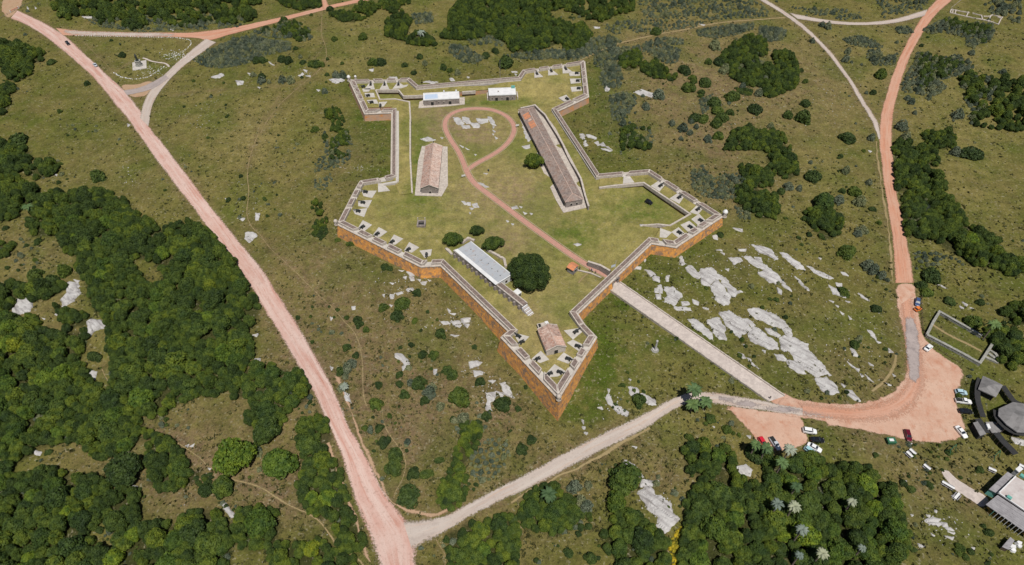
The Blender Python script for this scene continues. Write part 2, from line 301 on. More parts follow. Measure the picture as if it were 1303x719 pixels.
# ---------------------------------------------------------------- mesh builder and tags
class MB:
    def __init__(s): s.v = []; s.f = []; s.m = []
    def add(s, vs, fs, mi=0):
        o = len(s.v); s.v += [tuple(v) for v in vs]; s.f += [tuple(o+i for i in f) for f in fs]; s.m += [mi]*len(fs)
    def prism(s, poly, z0, z1, mi=0, mtop=None, bottom=False):
        n = len(poly); z0 = z0 if hasattr(z0, '__len__') else [z0]*n; z1 = z1 if hasattr(z1, '__len__') else [z1]*n
        ar = sum(poly[i-1][0]*poly[i][1]-poly[i][0]*poly[i-1][1] for i in range(n))
        if ar < 0: poly = poly[::-1]; z0 = z0[::-1]; z1 = z1[::-1]
        vs = [(p[0], p[1], z0[i]) for i, p in enumerate(poly)]+[(p[0], p[1], z1[i]) for i, p in enumerate(poly)]
        s.add(vs, [(i, (i+1) % n, n+(i+1) % n, n+i) for i in range(n)], mi)
        tr = tessellate_polygon([[Vector((p[0], p[1], 0)) for p in poly]])
        tt = []
        for a, b_, c in tr:
            A, B, Cc = poly[a], poly[b_], poly[c]
            if (B[0]-A[0])*(Cc[1]-A[1])-(B[1]-A[1])*(Cc[0]-A[0]) < 0: a, c = c, a
            tt.append((a+n, b_+n, c+n))
        s.add(vs, tt, mi if mtop is None else mtop)
        if bottom: s.add(vs, [(c-n, b_-n, a-n) for a, b_, c in tt], mi)
    def box(s, c, size, rot=0, mi=0, taper=1.0):
        x, y, z = size[0]/2, size[1]/2, size[2]; cr, sr = math.cos(rot), math.sin(rot); vs = []
        for k, t in ((0, 1), (1, taper)):
            for a, b_ in ((-x,-y),(x,-y),(x,y),(-x,y)):
                a *= t; b_ *= t; vs.append((c[0]+a*cr-b_*sr, c[1]+a*sr+b_*cr, c[2]+k*z))
        s.add(vs, [(3,2,1,0),(4,5,6,7),(0,1,5,4),(1,2,6,5),(2,3,7,6),(3,0,4,7)], mi)
    def tube(s, p0, p1, r0, r1, n=8, mi=0, cap=True):
        p0 = Vector(p0); p1 = Vector(p1); d = (p1-p0).normalized(); a = d.orthogonal().normalized(); b_ = d.cross(a); vs = []
        for p, r in ((p0, r0), (p1, r1)):
            for i in range(n):
                t = 2*math.pi*i/n; vs.append(p+a*math.cos(t)*r+b_*math.sin(t)*r)
        s.add(vs, [(i, (i+1) % n, n+(i+1) % n, n+i) for i in range(n)]+([tuple(range(n-1,-1,-1)), tuple(range(n, 2*n))] if cap else []), mi)
    def lathe(s, c, prof, n=12, mi=0):
        vs = []; k = len(prof)
        for r, z in prof:
            for i in range(n): t = 2*math.pi*i/n; vs.append((c[0]+r*math.cos(t), c[1]+r*math.sin(t), c[2]+z))
        s.add(vs, [(j*n+i, j*n+(i+1) % n, (j+1)*n+(i+1) % n, (j+1)*n+i) for j in range(k-1) for i in range(n)]+[tuple((k-1)*n+i for i in range(n))], mi)
    def mesh(s, name, mats, smooth=False):
        me = bpy.data.meshes.new(name); me.from_pydata(s.v, [], s.f)
        for m_ in (mats if isinstance(mats, (list, tuple)) else [mats]): me.materials.append(M[m_] if isinstance(m_, str) else m_)
        me.polygons.foreach_set('material_index', s.m)
        if smooth: me.polygons.foreach_set('use_smooth', [True]*len(s.f))
        me.update(); return me
    def build(s, name, mats, parent=None, smooth=False):
        o = bpy.data.objects.new(name, s.mesh(name, mats, smooth)); COL.objects.link(o)
        if parent: attach(o, parent)
        return o
def attach(o, parent):
    o.parent = parent
    if parent.location.length or parent.rotation_euler.z: o.matrix_parent_inverse = (Matrix.Translation(parent.location) @ Matrix.Rotation(parent.rotation_euler.z, 4, 'Z')).inverted() if not o.get('_local') else Matrix()
def tag(o, label=None, cat=None, group=None, kind=None):
    if label: o['label'] = label
    if cat: o['category'] = cat
    if group: o['group'] = group
    if kind: o['kind'] = kind
    return o
def empty(name, loc, rz=0, **kw):
    o = bpy.data.objects.new(name, None); COL.objects.link(o); o.location = loc; o.rotation_euler = (0, 0, rz); o.empty_display_size = .5
    return tag(o, **kw)
def local(mb, name, mats, parent, smooth=False):      # mesh given in the parent's own frame
    o = bpy.data.objects.new(name, mb.mesh(name, mats, smooth)); COL.objects.link(o); o.parent = parent; return o
def copy_tree(o, parent=None):
    c = o.copy(); COL.objects.link(c); c.parent = parent
    for ch in o.children: copy_tree(ch, c)
    return c
ORD = ['', 'first','second','third','fourth','fifth','sixth','seventh','eighth','ninth','tenth','eleventh','twelfth','thirteenth','fourteenth','fifteenth','sixteenth','seventeenth','eighteenth','nineteenth','twentieth']
def ordn(i):
    if i <= 20: return ORD[i]
    t = ['', '', 'twenty', 'thirty', 'forty', 'fifty', 'sixty', 'seventy', 'eighty', 'ninety', 'hundred', 'hundred and ten', 'hundred and twenty', 'hundred and thirty'][i//10]
    return (t+'-'+ORD[i % 10]) if i % 10 else (t[:-1]+'ieth' if t.endswith('y') else t+'th')

# ---------------------------------------------------------------- the ground
FW = [  # outer edge of the fort's wall: picture x, y, height of the parapet top
 (444.1,100.6,4.0),(521.8,98.2,4.0),(533,107.9,4.0),(658.3,97.0,4.0),(664.2,88.2,4.0),(744.4,76,4.0),(749.4,120.8,4.0),(709.7,139.3,3.8),(763,219.8,3.8),
 (827.3,214.3,4.0),(920.5,273,4.0),(860.9,312.3,4.0),(829.5,307.5,4.1),(735.4,397,3.4),(744.2,410.5,2.8),(759.7,426.7,2.8),(710.9,505,2.8),(637.4,426.7,2.8),(646.7,419,2.8),
 (560.4,335.5,2.5),(535,337,2.4),(428.3,283,2.4),(453.2,235,2.4),(457.4,229,2.4),(479.4,225.5,2.4),(497.1,220.7,2.6),(498,141.2,4.0),(463.4,142.6,4.0)]
FP = [P(a, b, z) for a, b, z in FW]; NF = len(FP)
def offs(pts, d):       # mitred offset to the right of travel (inwards), closed
    out = []
    n = len(pts)
    for i in range(n):
        a, b_, c = pts[i-1], pts[i], pts[(i+1) % n]
        d1 = Vector((b_[0]-a[0], b_[1]-a[1])).normalized(); d2 = Vector((c[0]-b_[0], c[1]-b_[1])).normalized()
        n1 = Vector((d1.y, -d1.x)); n2 = Vector((d2.y, -d2.x)); m_ = (n1+n2).normalized(); k = max(m_.dot(n1), .35)
        out.append(Vector((b_[0]+m_.x*d/k, b_[1]+m_.y*d/k)))
    return out
# cover weights painted by place: (px, py, rx, ry, dry, lush, bare)
PAINT = [(480,440,140,120,.15,0,.50),(560,520,90,80,.1,0,.35),(420,330,60,60,.15,0,.30),(780,470,60,60,.25,.45,0),(800,440,50,40,.3,.3,0),(740,520,22,30,0,.95,0),(765,470,14,50,0,.8,0),
 (620,440,25,20,0,.6,0),(580,370,18,12,0,.7,0),(480,340,25,15,0,.5,0),(850,340,45,22,0,.6,.1),(930,330,60,25,0,.4,.2),(800,380,30,15,0,.9,0),(1000,430,140,60,.05,.25,.15),(1060,470,60,30,0,.2,.3),
 (880,430,40,16,0,.7,0),(870,60,120,60,.35,0,.25),(950,110,90,60,.35,0,.4),(840,130,80,60,.3,0,.35),(910,190,60,50,.2,0,.45),(960,250,60,40,.2,0,.25),(1040,120,60,60,.35,0,.25),
 (780,150,25,50,0,.65,0),(765,110,16,50,0,.75,0),(800,190,25,30,0,.6,0),(460,160,30,22,0,.65,0),(480,200,30,40,.1,.45,.1),(440,200,25,40,0,.05,.35),(330,200,90,60,.30,0,0),(260,130,60,30,.25,0,.0),(310,170,40,40,.3,0,.1),
 (120,120,70,60,.1,.15,0),(190,75,50,30,.2,.05,0),(150,220,90,60,.2,.1,.1),(560,80,120,12,.15,.2,0),(450,60,50,60,.4,0,0),(550,40,60,40,.35,.05,0),(60,400,60,80,.3,0,.2),(50,320,60,30,.2,0,.25),
 (190,560,120,60,.05,0,.45),(250,620,90,60,.1,0,.45),(130,620,80,20,.2,.2,.2),(360,500,50,60,.1,0,.35),(370,620,60,50,0,0,.5),(600,600,80,50,.15,.1,.2),(720,600,80,60,.15,.05,.3),(860,560,60,40,.3,0,.15),
 (850,600,40,40,.1,0,.4),(690,680,60,30,.2,.2,.2),(1160,600,70,60,.2,.1,.3),(1200,660,80,60,.1,.3,.25),(1100,560,60,20,0,.3,.3),(1250,590,50,50,.35,.15,.1),(1240,200,60,80,.35,.05,0),(1230,100,80,60,.3,0,.05),
 (1250,320,50,50,.2,.1,0),(1230,480,60,30,.1,.35,.1),(1215,430,35,20,0,.8,0),(1060,230,60,60,.3,.05,.05),(1120,80,50,60,.3,0,.05),(1120,330,20,100,0,.3,.1),(640,520,30,30,0,0,.5),(530,560,60,30,.1,0,.4),
 (900,260,40,18,.3,0,.15),(700,60,60,16,.2,.1,.1),(1270,540,40,40,.1,.4,0)]
def cover(xs, ys, zf, paint, base=(.05,.0,.03)):
    zz = zf(xs, ys); dep = ys*CS+(CAMH-zz)*SN
    u = xs/dep*FPX+CW/2; v = ((CAMH-zz)*CS - ys*SN)/dep*FPX+CH/2
    a = np.zeros(xs.shape+(4,), np.float32); a[...,3] = 1
    a[...,0] = base[0]; a[...,1] = base[1]; a[...,2] = base[2]
    for px, py, rx, ry, d_, l_, b_ in paint:
        g = np.exp(-(((u-px)/rx)**2+((v-py)/ry)**2))
        a[...,0] += g*d_; a[...,1] += g*l_; a[...,2] += g*b_
    return a
xs = np.concatenate([[-9000,-4000,-2000,-1200,-800,-600,-500], GX, [500,600,800,1200,2000,4000,9000]])
ys = np.concatenate([[-6000,-2500,-1000,-400,-150,-50], GY, [660,760,950,1400,2200,4500,9000]])
mx, my = np.meshgrid(xs, ys); mz = O(mx, my)
ny, nx = mx.shape
me = bpy.data.meshes.new('grassland'); V = np.stack([mx, my, mz], -1).reshape(-1, 3)
idx = np.arange(nx*ny).reshape(ny, nx)
F = np.stack([idx[:-1,:-1], idx[:-1,1:], idx[1:,1:], idx[1:,:-1]], -1).reshape(-1, 4)
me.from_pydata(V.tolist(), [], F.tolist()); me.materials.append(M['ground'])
cv = cover(mx, my, O, PAINT)
at = me.color_attributes.new('cover', 'FLOAT_COLOR', 'POINT')
GROUND_ME, GROUND_CV, GROUND_XY = me, cv, (mx, my)
me.polygons.foreach_set('use_smooth', [True]*len(F)); me.update()
g_o = bpy.data.objects.new('grassland', me); COL.objects.link(g_o); tag(g_o, 'open hillside of olive and brown grass round the fort', kind='structure')
# fort interior
IN = offs(FP, 1.2)
ix, iy = np.meshgrid(IGX, IGY); inside = inpoly(ix, iy, IN); idx = np.full(ix.shape, -1)
q = inside[:-1,:-1] & inside[1:,:-1] & inside[:-1,1:] & inside[1:,1:]
keep = np.zeros(ix.shape, bool); keep[:-1,:-1] |= q; keep[1:,:-1] |= q; keep[:-1,1:] |= q; keep[1:,1:] |= q
idx[keep] = np.arange(keep.sum())
me = bpy.data.meshes.new('fort_lawn'); jj, ii = np.where(q)
me.from_pydata(np.stack([ix[keep], iy[keep], I(ix[keep], iy[keep])], -1).tolist(), [], np.stack([idx[jj,ii], idx[jj,ii+1], idx[jj+1,ii+1], idx[jj+1,ii]], -1).tolist())
IPAINT = [(560,265,60,30,.2,.3,0),(520,300,50,20,.4,.05,0),(640,230,60,30,.25,0,.15),(700,110,50,25,.6,.0,.05),(560,150,30,30,.1,0,.45),(610,170,40,25,0,0,.35),(660,260,50,30,.2,.0,.3),(720,300,40,25,.1,.55,0),
 (790,310,30,20,.5,.1,0),(735,370,40,25,.35,.2,.1),(640,310,40,20,.1,.1,.3),(590,250,30,20,.35,0,.15),(820,265,40,22,.1,.55,0),(760,270,30,30,.4,.2,0),(680,400,40,25,.5,0,.15),(700,440,40,30,.55,0,.1),(600,385,60,20,.4,.2,0),(700,200,60,20,.2,.4,0),(536,200,12,50,0,.7,0),(600,130,80,6,0,.6,0)]
cv = cover(ix[keep], iy[keep], I, [(a, b_, c, d_, e*1.5, f_*1.3, g_*1.5) for a, b_, c, d_, e, f_, g_ in IPAINT], (.32,.05,.05)); a_ = me.color_attributes.new('cover', 'FLOAT_COLOR', 'POINT'); a_.data.foreach_set('color', cv.ravel())
me.materials.append(M['lawn']); me.polygons.foreach_set('use_smooth', [True]*len(me.polygons)); me.update()
lo = bpy.data.objects.new('fort_lawn', me); COL.objects.link(lo); tag(lo, 'mown yellow green lawn inside the fort walls', kind='structure')

# ---------------------------------------------------------------- roads
def resample(pts, n):
    pts = [Vector((p[0], p[1])) for p in pts]; L = [0]
    for i in range(1, len(pts)): L.append(L[-1]+(pts[i]-pts[i-1]).length)
    out = []; k = 0
    for i in range(n):
        t = L[-1]*i/(n-1)
        while k < len(L)-2 and L[k+1] < t: k += 1
        u = (t-L[k])/max(L[k+1]-L[k], 1e-6); out.append(pts[k].lerp(pts[k+1], min(max(u, 0), 1)))
    return out
def smooth_line(pts, it=2):
    pts = [Vector((p[0], p[1])) for p in pts]
    for _ in range(it):
        q_ = [pts[0]]
        for a, b_ in zip(pts[:-1], pts[1:]): q_ += [a.lerp(b_, .25), a.lerp(b_, .75)]
        pts = q_+[pts[-1]]
    return pts
ROADLINES = []
def ribbon(name, L, R, m_, dz, label, f=O, jit=.22, cross=8, kind='structure', step=1.5):
    L = smooth_line(L); R = smooth_line(R)
    n = max(6, int(sum((b_-a).length for a, b_ in zip(L[:-1], L[1:]))/step)); L = resample(L, n); R = resample(R, n)
    ROADLINES.append(([(a.x, a.y) for a in L]+[(a.x, a.y) for a in R[::-1]]))
    ph = rng.uniform(0, 9, 4); vs = []
    for i in range(n):
        w_ = (R[i]-L[i]); wl = max(w_.length, .1)
        jl = jit*(math.sin(i*.9+ph[0])*.4+math.sin(i*.31+ph[1])*.6+rng.uniform(-.5,.5)); jr = jit*(math.sin(i*.8+ph[2])*.4+math.sin(i*.27+ph[3])*.6+rng.uniform(-.5,.5))
        a = L[i]-w_/wl*jl; b_ = R[i]+w_/wl*jr
        for k in range(cross+1):
            p = a.lerp(b_, k/cross); vs.append((p.x, p.y, float(f(p.x, p.y))+dz))
    c1 = cross+1; fs = [(i*c1+k, i*c1+k+1, (i+1)*c1+k+1, (i+1)*c1+k) for i in range(n-1) for k in range(cross)]
    mb = MB(); mb.add(vs, fs); 
    # make all faces look up
    a, b_, c = [Vector(vs[j]) for j in fs[0][:3]]
    if (b_-a).cross(c-b_).z < 0: mb.f = [t[::-1] for t in mb.f]
    o = mb.build(name, m_); w0 = (R[n//2]-L[n//2]).length; tr_ = o.data.attributes.new('track', 'FLOAT_VECTOR', 'POINT'); tr_.data.foreach_set('vector', np.array([(k*w0/cross, i*step, 0) for i in range(n) for k in range(c1)], np.float32).ravel()); rm_ = o.data.attributes.new('rim', 'FLOAT', 'POINT'); rm_.data.foreach_set('value', np.array([min(k, cross-k)/cross*w0 for i in range(n) for k in range(c1)], np.float32)); tag(o, label, kind=kind); return o
def trail(pts, wd, label, m_='trail', dz=.045, f=O, name='footpath', jit=.15):
    pts = smooth_line(pts); n = max(6, int(sum((b_-a).length for a, b_ in zip(pts[:-1], pts[1:]))/1.5)); pts = resample(pts, n); L = []; R = []
    for i in range(n):
        d = (pts[min(i+1, n-1)]-pts[max(i-1, 0)]).normalized(); nn = Vector((-d.y, d.x))*wd/2; L.append(pts[i]+nn*.8); R.append(pts[i]-nn*.8)
    return ribbon(name, L, R, m_, dz, label, f, jit, 4)
def patch(name, poly, m_, dz, label, f=O, step=1.5, jit=.4):
    poly = smooth_line(list(poly)+[poly[0]], 2)[:-1]; n = int(sum((poly[i]-poly[i-1]).length for i in range(len(poly)))/step)+4
    poly = resample(poly+[poly[0]], n)[:-1]; poly = [p+Vector((rng.uniform(-jit, jit), rng.uniform(-jit, jit))) for p in poly]
    ROADLINES.append([(p.x, p.y) for p in poly])
    bm = bmesh.new(); vs = [bm.verts.new((p.x, p.y, 0)) for p in poly]; bm.faces.new(vs)
    xs_ = [p.x for p in poly]; ys_ = [p.y for p in poly]
    for ax, lo_, hi_ in ((0, min(xs_), max(xs_)), (1, min(ys_), max(ys_))):
        t = math.ceil(lo_/STEP)*STEP
        while t < hi_:
            co = [0, 0, 0]; no = [0, 0, 0]; co[ax] = t; no[ax] = 1
            bmesh.ops.bisect_plane(bm, geom=bm.verts[:]+bm.edges[:]+bm.faces[:], plane_co=co, plane_no=no); t += STEP
    for v in bm.verts: v.co.z = float(f(v.co.x, v.co.y))+dz
    bmesh.ops.triangulate(bm, faces=bm.faces[:])
    for fc in bm.faces:
        if fc.normal.z < 0: fc.normal_flip()
    me = bpy.data.meshes.new(name); bm.to_mesh(me); bm.free(); me.materials.append(M[m_]); tr_ = me.attributes.new('track', 'FLOAT_VECTOR', 'POINT'); tr_.data.foreach_set('vector', np.array([(v.co.x*.35, v.co.y*6, v.co.x*.12) for v in me.vertices], np.float32).ravel()); rm_ = me.attributes.new('rim', 'FLOAT', 'POINT'); rm_.data.foreach_set('value', dseg(np.array([v.co.x for v in me.vertices]), np.array([v.co.y for v in me.vertices]), [(p_.x, p_.y) for p_ in poly]).astype(np.float32)); o = bpy.data.objects.new(name, me); COL.objects.link(o); tag(o, label, kind='structure'); return o

Lr = Gd('L00', [(50,95),(100,112),(200,165),(330,270),(470,390),(560,510),(640,600)])+Gd('L10', [(715,0),(830,160),(1000,380),(1110,530),(1200,655)])+Gd('px', [(315,360),(330,386),(350,418),(372,455),(394,492),(417,540)])+Gd('M30', [(400,90),(440,210),(480,350),(525,470),(560,570),(620,720),(680,900)])
Rr = Gd('L00', [(90,50),(170,85),(290,150),(335,180),(440,280),(560,390),(650,470),(720,570),(755,640)])+Gd('L10', [(815,0),(900,110),(1020,270),(1130,410),(1303,612)])+Gd('px', [(352,368),(373,402),(396,440),(420,482),(444,540)])+Gd('M30', [(560,150),(620,280),(690,390),(760,460),(830,560),(815,640),(810,720),(850,900)])
ribbon('dirt_road', Lr, Rr, 'pinkroad' if 'pinkroad' in M else 'clay', .06, 'broad pinkish dirt road running down the left of the fort')
ribbon('gravel_road', Gd('M30', [(740,478),(900,470),(1000,430),(1303,275)])+Gd('N30', [(200,170),(540,0)])+Gd('Z', [(500,300),(580,268),(680,262),(800,287),(980,318),(1100,345),(1303,360)]),
       Gd('M30', [(790,640),(850,605),(920,570),(1000,510),(1303,360)])+Gd('N30', [(200,270),(440,150),(720,5)])+Gd('Z', [(400,432),(560,330),(700,330),(850,357),(1130,397),(1303,410)]), 'gravelroad', .10, 'pale worn road curving from the dirt road up to the car park')
patch('clay_yard', Gd('Z', [(1060,290)])+Gd('P20', [(0,552),(100,572),(250,592),(400,609),(540,592),(640,552),(700,482),(718,400),(692,250),(660,100),(650,0),(755,0),(765,60),(775,130),(785,240),(835,315),(900,370),(985,420),(1010,480),(965,540),(965,600),(1000,690)])+Gd('O30', [(1010,20),(1000,75),(900,97),(780,92),(700,78),(560,48),(400,18),(220,-5),(100,-5)])+Gd('Z', [(1303,430),(1200,412),(1050,400),(1010,330)]), 'pinkgravel', .08, 'wide pink gravel turning yard beside the right hand road')
ribbon('clay_curve', Gd('Z', [(1150,318)])+Gd('P20', [(100,575),(250,597),(400,612),(540,596),(640,560),(690,510),(700,450),(690,300),(665,120)]), Gd('Z', [(1150,405)])+Gd('P20', [(330,700),(520,720),(690,700),(790,620),(830,520),(815,400),(785,240),(755,60)]), 'clay_core', .11, 'orange clay curve worn across the gravel yard')
patch('gravel_car_park', Gd('Z', [(705,322),(850,348),(1050,375),(1150,385),(1160,440),(1180,480),(1185,540),(1090,565),(1030,580),(940,560),(880,470),(820,400)]), 'pinkgravel', .07, 'pink gravel car park below the pale road')
patch('causeway_apron', Gd('Z', [(955,280),(1050,270),(1110,300),(1180,318),(1180,350),(1080,345),(985,335)]), 'pinkgravel', .07, 'pink gravel apron where the causeway meets the road')
patch('asphalt_strip', Gd('P20', [(698,150),(725,160),(755,180),(780,260),(785,420),(780,500),(740,512),(715,470),(705,300)]), 'asphalt', .18, 'grey asphalt strip down the middle of the right road')
patch('asphalt_patch', Gd('Z', [(690,278),(800,300),(980,335),(1150,355),(1290,370),(1290,395),(1130,385),(980,370),(840,345),(720,320)]), 'asphalt', .16, 'grey asphalt strip along the pale curving road')
ribbon('clay_road', Gd('T00', [(905,-60),(860,0),(800,60),(700,230),(640,370),(600,500),(575,600)])+Gd('Q10', [(570,0),(585,120),(600,250),(640,500),(650,711)]), Gd('T00', [(1000,-60),(950,0),(850,80),(740,260),(690,400),(655,530),(640,640)])+Gd('Q10', [(645,20),(652,120),(662,250),(720,500),(755,711)]), 'clay', .10, 'orange clay road running up the right of the picture')
ribbon('grey_track', Gd('T00', [(-60,-20),(0,20),(100,80),(180,140),(280,230),(400,380),(480,520),(550,640),(570,700)]), Gd('T00', [(-40,-35),(20,5),(130,70),(250,170),(320,240),(420,370),(500,500),(575,610),(585,700)]), 'gravelroad', .14, 'narrow pale grey track joining the clay road from the upper left')
ribbon('curved_track', Gd('T00', [(120,62),(250,90),(400,112),(540,112),(680,90),(820,45)]), Gd('T00', [(170,100),(300,118),(400,128),(560,130),(700,112),(800,85)]), 'gravelroad', .18, 'short curved pale track linking grey track and clay road')
ribbon('upper_road', Gd('L00', [(280,140),(400,156),(600,162),(900,165)])+Gd('W00', [(100,163),(300,138),(500,95),(700,50),(750,33),(940,-5),(1100,-35)]), Gd('L00', [(320,180),(400,180),(600,184),(900,188),(1000,192)])+Gd('W00', [(150,200),(190,210),(300,170),(500,120),(700,68),(800,42),(960,8),(1120,-20)]), 'clay', .11, 'clay and gravel road along the top edge above the fort')
ribbon('slip_road', Gd('L00', [(1030,195),(930,275),(830,370),(760,440),(720,510),(700,590)]), Gd('L00', [(1090,215),(960,305),(860,395),(800,465),(762,545),(750,640)]), 'gravelroad', .15, 'pale curving slip road right of the monument triangle')
ribbon('asphalt_link', Gd('L00', [(620,455),(700,440),(760,415),(830,375)]), Gd('L00', [(640,480),(720,465),(790,440),(850,395)]), 'asphalt', .19, 'short grey asphalt link below the monument triangle', jit=.2)
patch('bare_clay', Gd('L00', [(600,425),(690,425),(740,410),(770,400),(770,440),(740,480),(700,490),(650,490)]), 'claybank', .09, 'bare orange soil beside the road junction')
patch('upper_gravel', Gd('L00', [(300,146),(500,158),(900,163),(900,190),(600,186),(330,182)]), 'overlay', .16, 'pale gravel stretch of the upper road')
ribbon('clay_spur', Gd('W00', [(745,-20),(745,15),(750,45)]), Gd('W00', [(770,-20),(778,15),(800,40)]), 'clay', .15, 'short clay spur leaving the upper road at the top edge')
patch('sandy_yard', Gd('L00', [(30,-60),(120,-60),(115,20),(90,50),(50,95),(20,80),(0,40)]), 'claybank', .07, 'bare red yard behind the gate in the top left corner')
for c, pts, wd, lb in [
 ('W00', [(750,50),(745,180),(765,220),(775,290),(740,350),(690,390),(620,450),(540,520),(470,610),(440,670)], .9, 'thin straw coloured footpath from the upper road past the fort corner'),
 ('W00', [(765,215),(735,270),(690,310)], .6, 'short branch of the footpath near the upper bushes'),
 ('W00', [(540,470),(500,540),(450,620),(430,650)], .6, 'faint second rut beside the straw footpath'),
 ('W00', [(0,478),(150,455),(350,445),(560,430),(700,400)], .6, 'faint trodden line across the grass left of the fort'),
 ('L10', [(1300,-40),(1280,0),(1250,100),(1240,180),(1255,260),(1235,360),(1260,430),(1303,465)], .9, 'winding footpath in the grass right of the dirt road'),
 ('px', [(330,297),(345,318),(375,345),(405,375),(420,388)], .8, 'diagonal footpath left of the left bastion'),
 ('Y', [(0,110),(60,180),(130,250),(155,340),(165,440),(165,560),(185,620)], .9, 'footpath running down between dirt road and bushes'),
 ('M30', [(640,-80),(640,0),(700,90),(745,140),(760,210),(740,280),(705,330),(695,370)], .8, 'curving footpath among the bushes near the road junction'),
 ('M30', [(745,280),(800,320),(828,355)], .6, 'short footpath branch below the round bushes'),
 ('M30', [(-150,270),(0,305),(80,345),(160,405),(300,460),(380,560),(430,650),(520,670),(545,710)], 1.1, 'pale sandy footpath at the bottom left of the dirt road'),
 ('L30', [(780,30),(870,80),(980,150),(1060,220),(1200,290)], .9, 'sandy footpath through the clearing in the left wood'),
 ('L20', [(510,430),(540,490),(600,560)], .9, 'short pale footpath ending at the wood'),
 ('U00', [(60,305),(100,290),(220,230),(420,180),(600,150),(700,125),(850,105),(1100,88)], 2.0, 'sandy track from the upper right bastion to the grey track'),
 ('M30', [(905,575),(930,620),(960,650),(950,720)], .9, 'footpath below the road junction at the bottom edge'),
 ('N30', [(660,470),(740,530),(800,660),(845,720)], .7, 'footpath right of the rounded trees at the bottom'),
 ('P20', [(660,360),(650,430),(600,500),(540,545)], 1.6, 'worn strip on the inner verge of the right road'),
 ('F7', [(480,240),(600,320),(750,390),(920,480)], 1.6, 'worn track across the walled enclosure'),
 ('L00', [(385,180),(470,260),(540,330),(572,365)], .7, 'thin straight path on the left of the monument lawn'),
 ('L00', [(572,365),(620,335),(665,310)], .7, 'thin path from the corner to the monument'),
 ]:
    trail(Gd(c, pts), wd, lb)
trail(Gd('M9', [(380,165),(435,180),(500,210),(560,225),(640,238),(720,245),(760,268),(780,300)]), 1.3, 'pale paved path from the monument to the slip road', 'stone_light', .07)
trail(Gd('M30', [(690,395),(760,430),(830,445),(880,458),(930,450),(965,433)]), 1.8, 'eroded orange gully above the road junction', 'claybank', .05, name='gully', jit=.5)
trail(Gd('Y', [(30,470),(70,560),(120,680)])+Gd('M30', [(520,60),(560,140),(610,250),(650,340),(700,400)]), 1.6, 'eroded pale bank along the lower dirt road', 'claybank', .04, name='road_bank', jit=.6)
trail(Gd('M30', [(370,90),(440,320),(490,440),(540,600),(580,690)]), 1.5, 'eroded clay verge on the left of the dirt road', 'claybank', .04, name='road_bank', jit=.6)
trail(Gd('N30', [(0,390),(200,285),(440,162),(560,95),(700,20)]), 1.6, 'pale stony verge below the curving road', 'trail', .05, name='road_verge', jit=.5)
trail(Gd('Q10', [(560,0),(590,250),(630,500),(642,711)]), 1.4, 'trodden left verge of the clay road', 'trail', .05, name='road_verge', jit=.5)
patch('stone_path', Gd('R5', [(100,60),(130,38),(200,100),(290,165),(370,210),(440,240),(420,300),(380,310),(300,250),(200,190),(140,120)]), 'stone_light', .08, 'old flagstone path leading to the house', jit=.2)

# soften the grass beside every road: real bare soil, worn by wheels
mx, my = GROUND_XY; cv = GROUND_CV
sel = (mx > -430) & (mx < 430) & (my > 16) & (my < 600); dd = np.full(mx.shape, 99.0)
for pl in ROADLINES:
    x0, x1 = min(p[0] for p in pl)-5, max(p[0] for p in pl)+5; y0, y1 = min(p[1] for p in pl)-5, max(p[1] for p in pl)+5
    s_ = sel & (mx > x0) & (mx < x1) & (my > y0) & (my < y1)
    wdt = 1.0 if (len(pl) > 0) else 0
    dd[s_] = np.minimum(dd[s_], dseg(mx[s_], my[s_], pl))
cv[...,2] += .35*np.exp(-(dd/2.0)**2)
dF = dseg(mx, my, FP); cv[...,1] += np.where(dF < 40, .35*np.exp(-(dF/5.0)**2), 0)
litter_shade = np.zeros(mx.shape, np.float32)  # weight of leaf litter and painted shade on the ground below woods
WOODS_HOOK = (mx, my, cv, at, me)
cv = np.clip(cv, 0, 1); cv[...,3] = 0
at.data.foreach_set('color', cv.astype(np.float32).ravel())
#PART2
# ---------------------------------------------------------------- the fort's walls
OUT = [Vector((p.x, p.y)) for p in FP]; ZT = [p.z for p in FP]
LEDGE = offs(FP, .5); INM = offs(FP, 2.65); IN2 = offs(FP, 3.15); OUTL = offs(FP, -.22)
def lerp(a, b, t): return a+(b-a)*t
def revet(mb, i0, i1, drop, gap=None):        # battered outer face from vertex i0 to i1
    vs = []; k = i0
    while k < i1:
        a, b_ = k % NF, (k+1) % NF; L = (OUT[b_]-OUT[a]).length; n = max(2, int(L/3)); bo = offs_b
        br = sorted(set([j/n for j in range(n+1)]+([gap[0], gap[1]] if gap else [])))
        for j in range(len(br)-1):
            q = []
            hole = gap and gap[0]-1e-6 <= br[j] and br[j+1] <= gap[1]+1e-6
            for t in (br[j], br[j+1]):
                p = OUT[a].lerp(OUT[b_], t); zt = lerp(ZT[a], ZT[b_], t)-drop; pb0 = BAS[a].lerp(BAS[b_], t); zb = float(O(pb0.x, pb0.y))
                pb = p.lerp(pb0, min(1, (zt-zb)/8.0)); zb = gap[2] if hole else float(O(pb.x, pb.y))-.6
                if hole: pb = p.lerp(pb, .25)
                m1 = p.lerp(pb, .5); q.append(((p.x, p.y, zt), (pb.x, pb.y, zb)))
            (t0, b0), (t1, b1) = q
            mb.add([b0, b1, t1, t0], [(3, 2, 1, 0)])
        k += 1
offs_b = None
BAS = offs(FP, -1.35)
